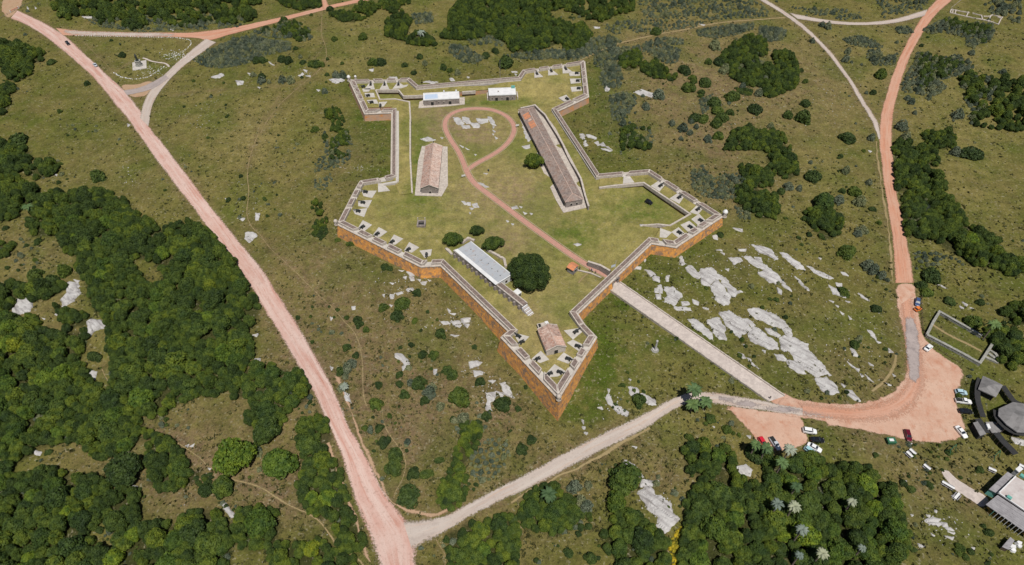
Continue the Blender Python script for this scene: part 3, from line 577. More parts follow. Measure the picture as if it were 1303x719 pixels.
def wseg(name, label, i0, i1, faces, mw, group=None, drop=1.25, solid=False, gap=None):
    root = empty(name, (OUT[i0 % NF].x, OUT[i0 % NF].y, ZT[i0 % NF]-drop), label=label, cat='fortress wall', group=group)
    mb = MB(); revet(mb, i0, i1, drop, gap); mb.build('revetment', mw, root)
    # top of the wall body and its inner face
    mb = MB(); cp = MB()
    for k in range(i0, i1):
        a, b_ = k % NF, (k+1) % NF; L = (OUT[b_]-OUT[a]).length; n = max(1, int(L/4)); br = sorted(set([j/n for j in range(n+1)]+([gap[0], gap[1]] if gap else [])))
        for j in range(len(br)-1):
            A, B = br[j], br[j+1]; z0 = lerp(ZT[a], ZT[b_], A)-drop; z1 = lerp(ZT[a], ZT[b_], B)-drop
            o0, o1 = OUT[a].lerp(OUT[b_], A), OUT[a].lerp(OUT[b_], B); n0, n1 = INM[a].lerp(INM[b_], A), INM[a].lerp(INM[b_], B)
            f0 = min(z0-.05, float(I(n0.x, n0.y))-.5); f1 = min(z1-.05, float(I(n1.x, n1.y))-.5)
            if gap and gap[0]-1e-6 <= A and B <= gap[1]+1e-6: f0 = f1 = gap[2]
            mb.add([(o0.x,o0.y,z0),(o1.x,o1.y,z1),(n1.x,n1.y,z1),(n0.x,n0.y,z0),(n0.x,n0.y,f0),(n1.x,n1.y,f1)], [(0,3,2,1)[::-1] if False else (0,1,2,3)[::-1], (3,4,5,2)[::-1]])
            # string course proud of the face just below the top
            e0, e1 = OUTL[a].lerp(OUTL[b_], A), OUTL[a].lerp(OUTL[b_], B); i0_, i1_ = LEDGE[a].lerp(LEDGE[b_], A), LEDGE[a].lerp(LEDGE[b_], B)
            t = .16
            cp.add([(e0.x,e0.y,z0-.14),(e1.x,e1.y,z1-.14),(e1.x,e1.y,z1+t),(e0.x,e0.y,z0+t),(i0_.x,i0_.y,z0+t),(i1_.x,i1_.y,z1+t),(i0_.x,i0_.y,z0-.1),(i1_.x,i1_.y,z1-.1),(o0.x,o0.y,z0-.14),(o1.x,o1.y,z1-.14)],
                   [(0,3,2,1)[::-1] if False else (0,1,2,3)[::-1][::-1], (3,2,5,4), (4,5,7,6), (1,0,8,9)])
    mb.build('wall_top', 'platform', root); cp.build('coping', 'coping', root)
    if solid:      # a plain curtain: continuous parapet, brown filling between two light kerbs
        for nm, d0, d1, zz, mt in (('kerb', .40, .72, 0.08, 'coping'), ('earth_fill', .72, 2.08, 0.0, 'fill'), ('kerb', 2.08, 2.4, .08, 'coping')):
            A_, B_ = offs(FP, d0), offs(FP, d1); mb = MB()
            for k in range(i0, i1):
                a, b_ = k % NF, (k+1) % NF; q = [A_[a], A_[b_], B_[b_], B_[a]]
                if gap: pass
                mb.prism([(p.x, p.y) for p in q], min(ZT[a], ZT[b_])-drop-.3, [ZT[a]+zz, ZT[b_]+zz, ZT[b_]+zz, ZT[a]+zz])
            mb.build(nm, mt, root)
    for (k, emb) in faces:
        a, b_ = k % NF, (k+1) % NF; d = OUT[b_]-OUT[a]; L = d.length; ts = []
        for e in emb:
            p = P(e[0], e[1], lerp(ZT[a], ZT[b_], .5)-drop); ts.append(max(.03, min(.97, (Vector((p.x, p.y))-OUT[a]).dot(d)/L/L)))
        ts.sort(); g = .85/L; prev = 0.0; cuts = [0.0]+ts+[1.0]
        for j in range(len(cuts)-1):
            s0 = cuts[j]+(g if j > 0 else 0); s1 = cuts[j+1]-(g if j < len(cuts)-2 else 0)
            if (s1-s0)*L < .8: continue
            sp = .55/L     # the gap widens outwards
            o0 = LEDGE[a].lerp(LEDGE[b_], s0+(sp if j > 0 else 0)); o1 = LEDGE[a].lerp(LEDGE[b_], s1-(sp if j < len(cuts)-2 else 0))
            m0 = lerp(0, 1, s0)
            n0 = INM[a].lerp(INM[b_], s0); n1 = INM[a].lerp(INM[b_], s1); z0 = lerp(ZT[a], ZT[b_], s0); z1 = lerp(ZT[a], ZT[b_], s1)
            q = [o0, o1, n1, n0]; zz = [z0, z1, z1, z0]; jit = rng.uniform(-.05, .05)
            mb = MB(); mb.prism([(p.x, p.y) for p in q], min(z0, z1)-drop-.05, [z+jit for z in zz]); mo = mb.build('merlon', 'coping', root)
            c = sum(q, Vector((0, 0)))/4; 
            ins = []
            for qi in range(4):
                p = q[qi]; e1_ = (q[(qi+1) % 4]-p).normalized(); e2_ = (q[qi-1]-p).normalized(); sn = max(abs(e1_.x*e2_.y-e1_.y*e2_.x), .3)
                ins.append(p+(e1_+e2_)*(.36/sn))
            mb = MB(); mb.prism([(p.x, p.y) for p in ins], min(z0, z1)-.3, [z+jit+.05 for z in zz]); mb.build('earth_fill', 'fill', mo)
    return root
wseg('bastion_wall', 'upper left bastion wall with gun gaps along its top and left faces', 26, 30, [(26, K('A9', [(490,530)])), (27, K('A9', [(200,262),(240,345),(275,435)])), (28, K('A9', [(400,140),(573,140),(745,140)])), (29, [])], 'brownstone')
wseg('curtain_wall', 'long straight top curtain wall behind the two white roofed huts', 2, 3, [], 'brownstone', solid=True)
wseg('bastion_wall', 'upper right bastion wall with gun gaps on two faces', 3, 7, [(3, []), (4, K('c2', [(485,160),(590,145),(700,130)])), (5, K('B2', [(495,238),(525,318),(530,398)])), (6, K('B2', [(410,555)]))], 'brownstone')
wseg('curtain_wall', 'curtain wall right of the long barracks, grey topped', 7, 8, [], 'brownstone', solid=True)
wseg('bastion_wall', 'right hand bastion wall with a white sentry box at its tip', 8, 12, [(8, K('c7', [(98,222)])), (9, K('c7', [(395,290),(530,370),(672,460)])), (10, K('C8', [(820,318),(720,375),(625,430)])), (11, K('C8', [(390,490)]))], 'orange')
GA, GB = OUT[12], OUT[13]; gd = (GB-GA); gL = gd.length; gu = gd/gL; gn = Vector((gu.y, -gu.x))     # gn points into the fort
gt = []
for q in ((778.6,367.0),(787.6,359.6)):
    p = P(q[0], q[1], -1.4); gt.append((Vector((p.x, p.y))-GA).dot(gd)/gL/gL)
g0, g1 = min(gt), max(gt); GZ0 = -1.32; LINT = 1.75
wseg('curtain_wall', 'entrance curtain wall pierced by the dark gate', 12, 13, [], 'orange', solid=True, gap=(g0, g1, LINT))
gc = GA+gd*((g0+g1)/2); gw = (g1-g0)*gL; ang = math.atan2(gu.y, gu.x)
gate = empty('fort_gate', (gc.x, gc.y, GZ0), label='arched stone gateway with dark doorway where the causeway meets the wall', cat='gate')
def gq(u, v): p = gc+gu*u+gn*v; return (p.x, p.y)
mb = MB()
for sg in (-1, 1):
    mb.prism([gq(sg*(gw/2-.55), -.35), gq(sg*(gw/2+.25), -.35), gq(sg*(gw/2+.25), 3.1), gq(sg*(gw/2-.55), 3.1)], GZ0-1, LINT+.02)
mb.build('jamb', 'greystone', gate)
NA = 9; r_ = gw/2-.55         # arch ring, front and back, over the opening
for v0, v1 in ((-.35, .3), (2.5, 3.1)):
    mb = MB()
    pr = [(math.cos(math.pi*i/NA)*r_, GZ0+1.75+math.sin(math.pi*i/NA)*1.2) for i in range(NA+1)]
    for i in range(NA):
        (u0, h0), (u1, h1) = pr[i], pr[i+1]
        vs = [(*gq(u0, v), h) for v in (v0, v1) for h in (h0, LINT+.5)]+[(*gq(u1, v), h) for v in (v0, v1) for h in (h1, LINT+.5)]
        mb.add(vs, [(0,1,5,4),(2,6,7,3),(0,4,6,2),(1,3,7,5)])
    mb.build('arch', 'greystone', gate)
mb = MB(); mb.prism([gq(-gw/2+.4, .3), gq(gw/2-.4, .3), gq(gw/2-.4, 2.6), gq(-gw/2+.4, 2.6)], LINT-.05, LINT+.4, bottom=True); mb.build('vault', 'greystone', gate)
for sg in (-1, 1):
    mb = MB(); mb.prism([gq(sg*(gw/2-.56), 1.0), gq(sg*.12, 1.5), gq(sg*.12, 1.65), gq(sg*(gw/2-.56), 1.15)], GZ0, 1.5); mb.build('door_leaf', 'wood', gate)  # nearly closed leaves added to keep the gateway dark
mb = MB(); mb.prism([gq(-gw/2, -1.2), gq(gw/2, -1.2), gq(gw/2, 5.5), gq(-gw/2, 5.5)], GZ0-.6, GZ0+.04); mb.build('threshold', 'stone_light', gate)
wseg('bastion_wall', 'bottom bastion wall, pointed, orange with lichen, nearest the picture bottom', 13, 18, [(13, []), (14, []), (15, K('D5', [(655,228),(600,305),(545,390)])), (16, K('D5', [(355,428),(268,320),(172,225)])), (17, [])], 'orange')
wseg('curtain_wall', 'bright orange curtain wall left of the white hut', 18, 19, [], 'orange', solid=True)
wseg('bastion_wall', 'left hand bastion wall with orange lower face', 19, 25, [(19, K('c5', [(850,380)])), (20, K('c5', [(300,160),(410,215),(525,270),(645,335)])), (21, K('c3', [(300,425),(262,490),(225,570)])), (22, []), (23, []), (24, K('c3', [(500,330)]))], 'orange')
wseg('curtain_wall', 'straight left curtain wall beside the grassy walkway', 25, 26, [], 'brownstone', solid=True)
# inner walls beside the gate passage
def lowwall(name, label, c, pts, th, h, m_, f=I, z=None, cat='stone wall', cap=None, closed=False, group=None, seg=2.5, rough=.0):
    q = K(c, pts) if c else pts
    if c: q = [ground(a, b_, f, h if z is None else 0) if z is None else P(a, b_, z) for a, b_ in q]
    if closed: q = q+[q[0]]
    mb = MB(); n = len(q); L_ = []; R_ = []
    for i in range(n):
        a = q[max(i-1, 0)]; b_ = q[min(i+1, n-1)]
        if closed and i in (0, n-1): a, b_ = q[n-2], q[1]
        d1 = Vector((q[i][0]-a[0], q[i][1]-a[1])); d2 = Vector((b_[0]-q[i][0], b_[1]-q[i][1]))
        d1 = d1.normalized() if d1.length > 1e-5 else d2.normalized(); d2 = d2.normalized() if d2.length > 1e-5 else d1
        m_n = Vector((-(d1.y+d2.y), d1.x+d2.x)).normalized(); k = max(.5, m_n.dot(Vector((-d1.y, d1.x))))
        L_.append(Vector((q[i][0], q[i][1]))+m_n*th/2/k); R_.append(Vector((q[i][0], q[i][1]))-m_n*th/2/k)
    cp = MB()
    for i in range(n-1):
        ln = (Vector((q[i+1][0]-q[i][0], q[i+1][1]-q[i][1]))).length; ns = max(1, int(ln/seg))
        for j in range(ns):
            a, b_ = j/ns, (j+1)/ns; P4 = [L_[i].lerp(L_[i+1], a), L_[i].lerp(L_[i+1], b_), R_[i].lerp(R_[i+1], b_), R_[i].lerp(R_[i+1], a)]
            c_ = sum(P4, Vector((0, 0)))/4; base = float(f(c_.x, c_.y)); zt = (z if z is not None else None)
            z1 = [(z if z is not None else float(f(p.x, p.y))+h)+(rng.uniform(-rough, rough) if rough else 0) for p in P4]
            mb.prism([(p.x, p.y) for p in P4], min(base, min(z1))-1.0, z1)
            if cap: 
                cc = [p+(p-c_).normalized()*.0 for p in P4]; 
                a4 = [P4[0]+(P4[0]-P4[3]).normalized()*.08, P4[1]+(P4[1]-P4[2]).normalized()*.08, P4[2]+(P4[2]-P4[1]).normalized()*.08, P4[3]+(P4[3]-P4[0]).normalized()*.08]
                cp.prism([(p.x, p.y) for p in a4], min(z1)-.1, [zz+.1 for zz in z1])
    if cap:
        root = empty(name, (q[0][0], q[0][1], float(f(q[0][0], q[0][1]))), label=label, cat=cat, group=group); mb.build('masonry', m_, root); cp.build('capping', cap, root); return root
    o = mb.build(name, m_); return tag(o, label, cat, group)
lowwall('flank_wall', 'stone flank wall on the far side of the gate passage', 'G7', [(465,180),(590,218),(690,275)], .7, 2.0, 'greystone', cap='coping', z=2.2)
lowwall('flank_wall', 'low stone kerb wall from the orange roofed kiosk to the gate', 'G7', [(360,268),(500,300),(600,345)], .4, .5, 'greystone', cap='coping')

# causeway
z1 = float(O(*P(988,507,-4.6)[:2]))+.25
def cwp(a, t): return a[0].lerp(a[1], t)
cl = (P(776.8,369.6,-1.33), P(978.5,511,z1)); cr_ = (P(788.6,359.2,-1.33), P(998.5,504,z1))
NCW = 46; mb = MB(); vs = []
for i in range(NCW+1):
    t = i/NCW; a, b_ = cwp(cl, t), cwp(cr_, t)
    vs += [(a.x, a.y, a.z-2.2), (*a[:3],), (*a.lerp(b_, .33)[:3],), (*a.lerp(b_, .67)[:3],), (*b_[:3],), (b_.x, b_.y, b_.z-2.2)]
mb.add(vs, [(i*6+k, (i+1)*6+k, (i+1)*6+k+1, i*6+k+1) for i in range(NCW) for k in range(5)])
cw = tag(mb.build('causeway', 'stone_light'), 'straight stone paved causeway leading from the gate down to the road', kind='structure')
ROADLINES.append([(p_.x, p_.y) for p_ in (cl[0], cl[1], cr_[1], cr_[0])])
for a, lb in ((cl, 'low stone parapet on the lower side of the causeway'), (cr_, 'low stone parapet on the upper side of the causeway')):
    d = (a[1]-a[0]); L_ = d.length; d = d/L_; ang_ = math.atan2(d.y, d.x); root = empty('causeway_parapet', tuple(a[0]), label=lb, cat='parapet'); ns = 24
    for i in range(ns):
        p_ = a[0]+d*(L_*(i+.5)/ns); mb = MB(); mb.box((p_.x, p_.y, p_.z-1.6), (L_/ns-.06, .42, 2.1+rng.uniform(-.05,.05)), ang_); mb.build('parapet_block', 'coping', root)
# ramparts (raised grass terraces held by walls)
def terrace(name, label, poly, z, mw='brownstone', zs=None, edge=None):
    zz = zs or [z]*len(poly); q = [P(a, b_, c) for (a, b_), c in zip(poly, zz)]
    root = empty(name, (q[0].x, q[0].y, 0), label=label, cat='rampart')
    bm = bmesh.new(); 
    mb = MB(); mb.prism([(p.x, p.y) for p in q], -.6, [c-.35 for c in zz]); n4 = len(q)
    mb.v += []; 
    o = mb.build('retaining_wall', mw, root)
    mb2 = MB(); tr = tessellate_polygon([[Vector((p.x, p.y, 0)) for p in q]])
    bm = bmesh.new(); vs = [bm.verts.new((p.x, p.y, c+.03)) for p, c in zip(q, zz)]
    for t in tr:
        try: bm.faces.new([vs[i] for i in t])
        except ValueError: pass
    bmesh.ops.recalc_face_normals(bm, faces=bm.faces)
    for f_ in bm.faces:
        if f_.normal.z < 0: f_.normal_flip()
    me = bpy.data.meshes.new('grass_top'); bm.to_mesh(me); bm.free(); me.materials.append(M['lawn'])
    at_ = me.color_attributes.new('cover', 'FLOAT_COLOR', 'POINT'); at_.data.foreach_set('color', np.tile(np.array([.55,.0,.03,1], np.float32), len(me.vertices)))
    go = bpy.data.objects.new('grass_top', me); COL.objects.link(go); attach(go, root)
    return root
TA = K('A9', [(160,175),(880,175),(905,225),(960,255)])+K('c1', [(1303,290)])+[(650,103.5),(648,111.5)]+[(605,115.5),(585.6,116.6),(538.4,121),(513.4,122)]+K('A9', [(740,280),(480,280),(510,395),(700,390),(870,425)])+[(521.6,152),(499,152),(499.2,141.5)]+K('A9', [(655,490),(340,500),(250,350)])
terrace('rampart_terrace', 'upper left raised rampart of grass and white gun floors', TA, 2.5)
terrace('rampart_walkway', 'long narrow grass walkway behind the left curtain wall', [(499.2,152),(521.6,152),(521.6,200),(524.1,246),(509,248),(498,222),(499.5,190)], 2.5, zs=[2.5,2.5,2.3,.9,.9,1.6,2.2])
TC = [(763.5,222),(781,220),(826,216.5),(845,228.5),(917,274),(860,310.5),(831,306)]+K('C8', [(360,360)])+[(852.6,287.2),(878,272),(819.7,232.4),(780,236.8),(762,238.6)]
terrace('rampart_terrace', 'right hand raised rampart with a stone faced inner wall', TC, 2.5)
def capline(c, pts, z, lb, wd=.75, hh=.35):
    q = [P(a, b_, z+hh) for a, b_ in K(c, pts)]; return lowwall('rampart_kerb', lb, None, q, wd, .5, 'coping', f=lambda x, y: z-.2, z=z+hh, cat='kerb wall', rough=.02)
capline('A9', [(1050,345),(800,355),(740,280),(460,280)], 2.5, 'pale kerb wall along the back of the sunken upper left court')
capline('A9', [(460,280),(510,395),(700,390),(872,425),(885,640)], 2.5, 'pale kerb wall from the sunken court to the left walkway')
capline('px', [(605,115.5),(588,116.6)], 2.5, 'short pale kerb wall between the two white huts')
q = [P(521.9,152,2.8), P(521.9,200,2.6), P(524.4,245,1.2)]
lowwall('rampart_kerb', 'long pale kerb wall on the inner side of the left walkway', None, [q[0], q[0].lerp(q[1], .5), q[1], q[1].lerp(q[2], .5), q[2]], .7, .5, 'coping', f=lambda x, y: 0.0, z=None, cat='kerb wall') if False else None
def slopewall(name, label, pts, wd, m_, low=0.0, cat='kerb wall'):
    mb = MB()
    for a, b_ in zip(pts[:-1], pts[1:]):
        d = Vector((b_.x-a.x, b_.y-a.y)).normalized(); nn = Vector((-d.y, d.x))*wd/2
        mb.prism([(a.x+nn.x, a.y+nn.y), (a.x-nn.x, a.y-nn.y), (b_.x-nn.x, b_.y-nn.y), (b_.x+nn.x, b_.y+nn.y)], low-.6, [a.z, a.z, b_.z, b_.z])
    return tag(mb.build(name, m_), label, cat)
slopewall('rampart_kerb', 'long pale kerb wall on the inner side of the left walkway', [P(521.9,152,2.8), P(521.9,200,2.6), P(524.4,245,1.2)], .7, 'coping')
slopewall('banquette', 'pale stone step along the inside of the left curtain wall', [P(505.8,141,2.9), P(506,190,2.6), P(505.5,231,1.9), P(488,234,1.6)], 1.3, 'platform', cat='stone step')
slopewall('banquette', 'pink stone step along the inside of the right curtain wall', [P(700,139,2.75), P(726,183,2.7), P(757,229.5,2.7), P(777,226.5,2.7)], 1.2, 'pinkgravel', cat='stone step')
slopewall('banquette', 'pink stone step along the inside of the top curtain wall', [P(534,115.5,2.9), P(600,109.5,2.9), P(662,103,2.95), P(669,94,2.95)], 1.3, 'pinkgravel', cat='stone step')
capline('c7', [(-105,345),(0,331),(232,308),(583,545),(430,632),(340,622)], 2.5, 'pale kerb wall round the right hand rampart court')
slopewall('spur_wall', 'short pale spur wall ending in the grass below the right rampart court', [P(837.4,285,2.8), P(815.5,286.6,1.4)], .7, 'coping', cat='kerb wall')

# gun floors and guns
def plat(c, pts, z=None):
    q = [P(a, b_, z+.12) for a, b_ in K(c, pts)] if z is not None else Gd(c, pts, I, .15)
    zz = [ (z+.12 if z is not None else float(I(p[0], p[1]))+.16) for p in q]
    mb = MB(); mb.prism([(p[0], p[1]) for p in q], min(zz)-.5, zz); o = mb.build('gun_platform', 'platform'); tag(o, kind='structure'); return o
PL = [('A9',[(385,195),(430,195),(450,275),(320,275)],2.5),('A9',[(555,195),(592,195),(628,272),(508,272)],2.5),('A9',[(720,195),(755,195),(800,225),(860,215),(840,240),(770,262),(665,270)],2.5),('A9',[(325,320),(440,318),(452,372),(335,368)],2.5),
 ('A9',[(350,405),(470,398),(495,450),(375,445)],2.5),('A9',[(295,268),(400,262),(380,300),(310,305)],2.5),('A9',[(500,430),(603,424),(560,482),(500,490)],2.5),
 ('B2',[(0,245),(35,250),(90,300),(0,308)],2.7),('B2',[(140,230),(195,240),(243,278),(140,285)],2.7),('B2',[(285,200),(330,210),(380,245),(350,262),(288,265)],2.7),('B2',[(352,268),(372,247),(462,255),(462,290),(360,290)],2.7),
 ('B2',[(360,320),(470,318),(472,360),(370,370)],2.7),('B2',[(368,405),(475,398),(485,440),(380,452)],2.7),('B2',[(245,515),(325,483),(375,540),(300,550)],2.6),
 ('c7',[(80,260),(125,258),(162,308),(75,318)],2.5),('c7',[(285,335),(340,298),(398,320),(350,378)],2.5),('c7',[(425,430),(490,388),(545,402),(500,470)],2.5),('c7',[(578,533),(632,480),(690,490),(640,552)],2.5),
 ('c7',[(590,585),(650,545),(712,610),(652,640)],2.5),('c7',[(508,628),(575,598),(640,655),(575,690)],2.5),('c7',[(440,682),(495,645),(560,712),(505,735)],2.5),('C8',[(360,360),(470,400),(415,450),(355,445)],2.5),
 ('D5',[(172,118),(275,145),(240,182),(215,197),(190,160)],None),('D5',[(290,290),(350,238),(405,295),(345,318)],None),('D5',[(385,385),(440,325),(520,375),(462,405),(410,410)],None),('D5',[(455,295),(500,248),(565,290),(530,322)],None),
 ('D5',[(520,185),(560,165),(640,205),(600,242)],None),('D5',[(500,105),(595,90),(620,115),(560,165)],None),
 ('c3',[(355,430),(470,430),(435,485),(370,470)],None),('c3',[(330,505),(435,500),(405,560),(330,545)],None),('c3',[(290,575),(400,562),(375,628),(305,605)],None),('c3',[(480,375),(520,375),(570,430),(480,440)],None),
 ('c5',[(325,125),(365,60),(435,95),(378,142)],None),('c5',[(438,175),(485,112),(550,147),(490,190)],None),('c5',[(555,240),(600,168),(670,200),(610,245)],None),('c5',[(675,290),(715,225),(790,265),(735,305)],None),('c5',[(792,290),(887,278),(878,325),(832,345)],None)]
for c, pts, z in PL: plat(c, pts, z)
def make_cannon():
    r = empty('cannon', (0,0,0)); 
    mb = MB(); pr = [(0,.10),(.12,.17),(.20,.24),(.5,.23),(1.2,.19),(2.3,.145),(2.42,.18),(2.55,.18)]
    for (x0, r0), (x1, r1) in zip(pr[:-1], pr[1:]): mb.tube((x0-1.0,0,.95+.03*x0), (x1-1.0,0,.95+.03*x1), r0, r1, 10)
    mb.tube((-1.12,0,.94),(-1.0,0,.95),.07,.10,8); local(mb, 'barrel', 'iron', r, True)
    for sg in (-1, 1):
        mb = MB(); mb.box((-.3,sg*.32,.25),(1.7,.14,.5)); mb.box((.05,sg*.32,.75),(.8,.14,.2)); local(mb, 'cheek', 'iron', r)
    mb = MB(); mb.box((-.3,0,.28),(1.5,.5,.14)); local(mb, 'carriage_bed', 'wood', r)
    for x in (-.85,.35):
        for sg in (-1,1):
            mb = MB(); mb.tube((x,sg*.40,.24),(x,sg*.54,.24),.24,.24,12); local(mb, 'wheel', 'iron', r)
    return r
CN = [('upper left bastion', 2.62, 'A9', [(398,205),(568,205),(737,205),(300,238),(360,348),(402,430),(516,470)]),
 ('upper right bastion', 2.82, 'B2', [(25,262),(170,235),(318,213),(437,260),(447,337),(457,415),(335,522)]),
 ('right hand bastion', 2.62, 'c7', [(362,327),(503,415),(643,505),(665,593),(587,642),(505,685)]),
 ('bottom bastion', None, 'D5', [(200,137),(222,180),(325,290),(405,387),(480,377),(535,290),(597,207),(583,108)]),
 ('left hand bastion', None, 'c3', [(380,435),(360,515),(325,580)]), ('left hand bastion', None, 'c5', [(360,110),(470,163),(583,222),(705,280),(845,322)])]
proto = make_cannon(); used = False; cn = {}
for bas, z, c, pts in CN:
    for a, b_ in K(c, pts): cn.setdefault(bas, []).append((a, b_, z))
for bas, L in cn.items():
    L.sort()
    for i, (a, b_, z) in enumerate(L):
        g = P(a, b_, z+.7) if z is not None else ground(a, b_, I, .85)
        zz = z if z is not None else float(I(g.x, g.y))+.17
        best = None
        for k in range(NF):
            A, B = OUT[k], OUT[(k+1) % NF]; d = B-A; t = max(0, min(1, (Vector((g.x, g.y))-A).dot(d)/d.length_squared)); q = A+d*t; ds = (q-Vector((g.x, g.y))).length
            if best is None or ds < best[0]: best = (ds, q)
        dv = best[1]-Vector((g.x, g.y)); o = proto if not used else copy_tree(proto); used = True
        o.location = (g.x, g.y, zz); o.rotation_euler = (0, 0, math.atan2(dv.y, dv.x)); o.scale = (1.15,)*3
        tag(o, f'black iron cannon on its stone floor, {ordn(i+1)} from the left in the {bas}', 'cannon', 'cannons behind the fort parapets')

# sentry turrets at the points
def turret(px, py, z, label, sc_=1.0, dome_m='white'):
    p = P(px, py, z); r = empty('sentry_turret', (p.x, p.y, z-.3), label=label, cat='turret', group='stone sentry turrets')
    mb = MB(); mb.lathe((0,0,-1.8), [(.15,0),(.5,.5),(1.0,1.3),(1.15,1.5),(1.15,1.8)], 12); local(mb, 'corbel', 'coping', r)
    mb = MB(); mb.lathe((0,0,0), [(.98,0),(.98,2.0),(1.12,2.05),(1.12,2.2)], 12); local(mb, 'turret_body', 'coping', r)
    mb = MB(); mb.lathe((0,0,2.2), [(1.05,0),(.95,.4),(.7,.75),(.35,.98),(.12,1.08),(.12,1.3),(.02,1.4)], 12); local(mb, 'dome', dome_m, r, True)
    for i in range(4):
        t = i*math.pi/2+.6-math.pi/2; mb = MB(); mb.box((math.cos(t)*.97, math.sin(t)*.97, .9), (.12,.3,.6), t); local(mb, 'slit', 'dark', r)
    r.scale = (sc_,)*3; return r
turret(444.2,101.5,3.4,'white domed sentry turret at the tip of the upper left bastion', .9)
turret(452.5,99.5,4.2,'slender white turret just right of the upper left bastion tip', .6)
turret(921.8,274,3.2,'white domed sentry turret at the tip of the right hand bastion')
turret(711,507,1.6,'grey sentry turret at the point of the bottom bastion', .8, 'coping')
turret(427.8,284.5,1.6,'pale sentry turret at the tip of the left hand bastion', .8, 'coping')

# ---------------------------------------------------------------- buildings in the fort
def rect(c, pts, z):
    q = [P(a, b_, z) for a, b_ in K(c, pts)]; cx = sum(p.x for p in q)/4; cy = sum(p.y for p in q)/4
    # order: near left, near right, far right, far left -> best rectangle
    ax = Vector(((q[1].x-q[0].x+q[2].x-q[3].x)/2, (q[1].y-q[0].y+q[2].y-q[3].y)/2)); w_ = ax.length; ang = math.atan2(ax.y, ax.x)
    ay = Vector(((q[3].x-q[0].x+q[2].x-q[1].x)/2, (q[3].y-q[0].y+q[2].y-q[1].y)/2)); d_ = ay.length
    ang2 = math.atan2(ay.y, ay.x)-math.pi/2; 
    if d_ > w_: ang = ang2
    return cx, cy, w_, d_, ang
def opening(r, x, y, z, sx, sz, rot, m_='dark', name='window', frame='coping'):
    mb = MB(); mb.box((x, y, z), (sx+.24, .16, sz+.2), rot); f_ = local(mb, name, frame, r)
    mb = MB(); mb.box((x, y, z+.02), (sx, .22, sz), rot); local(mb, 'door_leaf' if name == 'door' else 'pane', m_, f_)
def pad(c, pts, z, label, m_='stone_light', h=.22):
    q = [P(a, b_, z+h) for a, b_ in K(c, pts)]; mb = MB(); mb.prism([(p.x, p.y) for p in q], z-1.2, [max(z, float(I(p.x, p.y)))+h for p in q]); return tag(mb.build('paved_apron', m_), label, kind='structure')
# pair of flat white roofed huts under the top curtain
for c, pts, padp, lb, doors, extra in (
  ('b1', [(150,440),(890,415),(850,262),(122,312)], [(40,600),(60,470),(130,440),(900,380),(980,380),(980,525),(600,560)], 'low stone hut with a flat white roof, left of the pair', [.24,.73], 0),
  ('b2', [(272,430),(830,413),(808,266),(260,286)], [(205,588),(190,430),(260,400),(830,380),(888,400),(895,560)], 'low stone hut with white roof and blue tank, right of the pair', [.28,.68], 1)):
    pad(c, padp, 0, 'pale stone apron round the '+('left' if not extra else 'right')+' white roofed hut', 'pinkgravel' if extra else 'coping')
    cx, cy, w_, d_, ang = rect(c, pts, 3.3); r = empty('stone_hut', (cx, cy, .1), ang, label=lb, cat='hut')
    mb = MB(); mb.box((0,0,0),(w_-.3,d_-.3,3.1)); local(mb, 'wall', 'greystone', r)
    mb = MB(); mb.box((0,0,3.1),(w_,d_,.22)); local(mb, 'roof', 'white', r)
    mb = MB(); 
    for sx_, sy_, lx, ly in ((0,-d_/2+.15,w_,.3),(0,d_/2-.15,w_,.3),(-w_/2+.15,0,.3,d_-.6),(w_/2-.15,0,.3,d_-.6)): mb.box((sx_,sy_,3.32),(lx,ly,.22))
    local(mb, 'roof_parapet', 'white', r)
    for t in doors: opening(r, -w_/2+w_*t, -d_/2+.12, .05, 1.5, 2.0, 0, name='door')
    for t in ((.42,.56) if not extra else (.12,.48,.86)): opening(r, -w_/2+w_*t, -d_/2+.12, 1.2, .5, .7, 0)
    if not extra:
        mb = MB(); mb.box((-w_/2+w_*.22,-.1,3.33),(w_*.36,d_*.62,.05)); local(mb, 'skylight_panel', 'blueroof', r)
        for t in (.58,.92): mb = MB(); mb.lathe((-w_/2+w_*t,d_/2+.1,3.0),[(.45,0),(.45,1.0),(.3,1.35),(.05,1.5)],10); local(mb,'chimney','white',r)
    else:
        mb = MB(); mb.box((w_/2-1.2,d_/2-.2,3.3),(1.9,1.2,1.1)); local(mb, 'roof_tank', 'teal', r)
        mb = MB(); mb.box((-w_/2+w_*.36,.1,3.3),(.7,.6,.4)); local(mb, 'roof_vent', 'greystone', r)
        for x in (-w_/2-.6, w_/2+.8): mb = MB(); mb.box((x,-.2,0),(.6,d_*.8,1.6)); local(mb, 'buttress', 'coping', r)
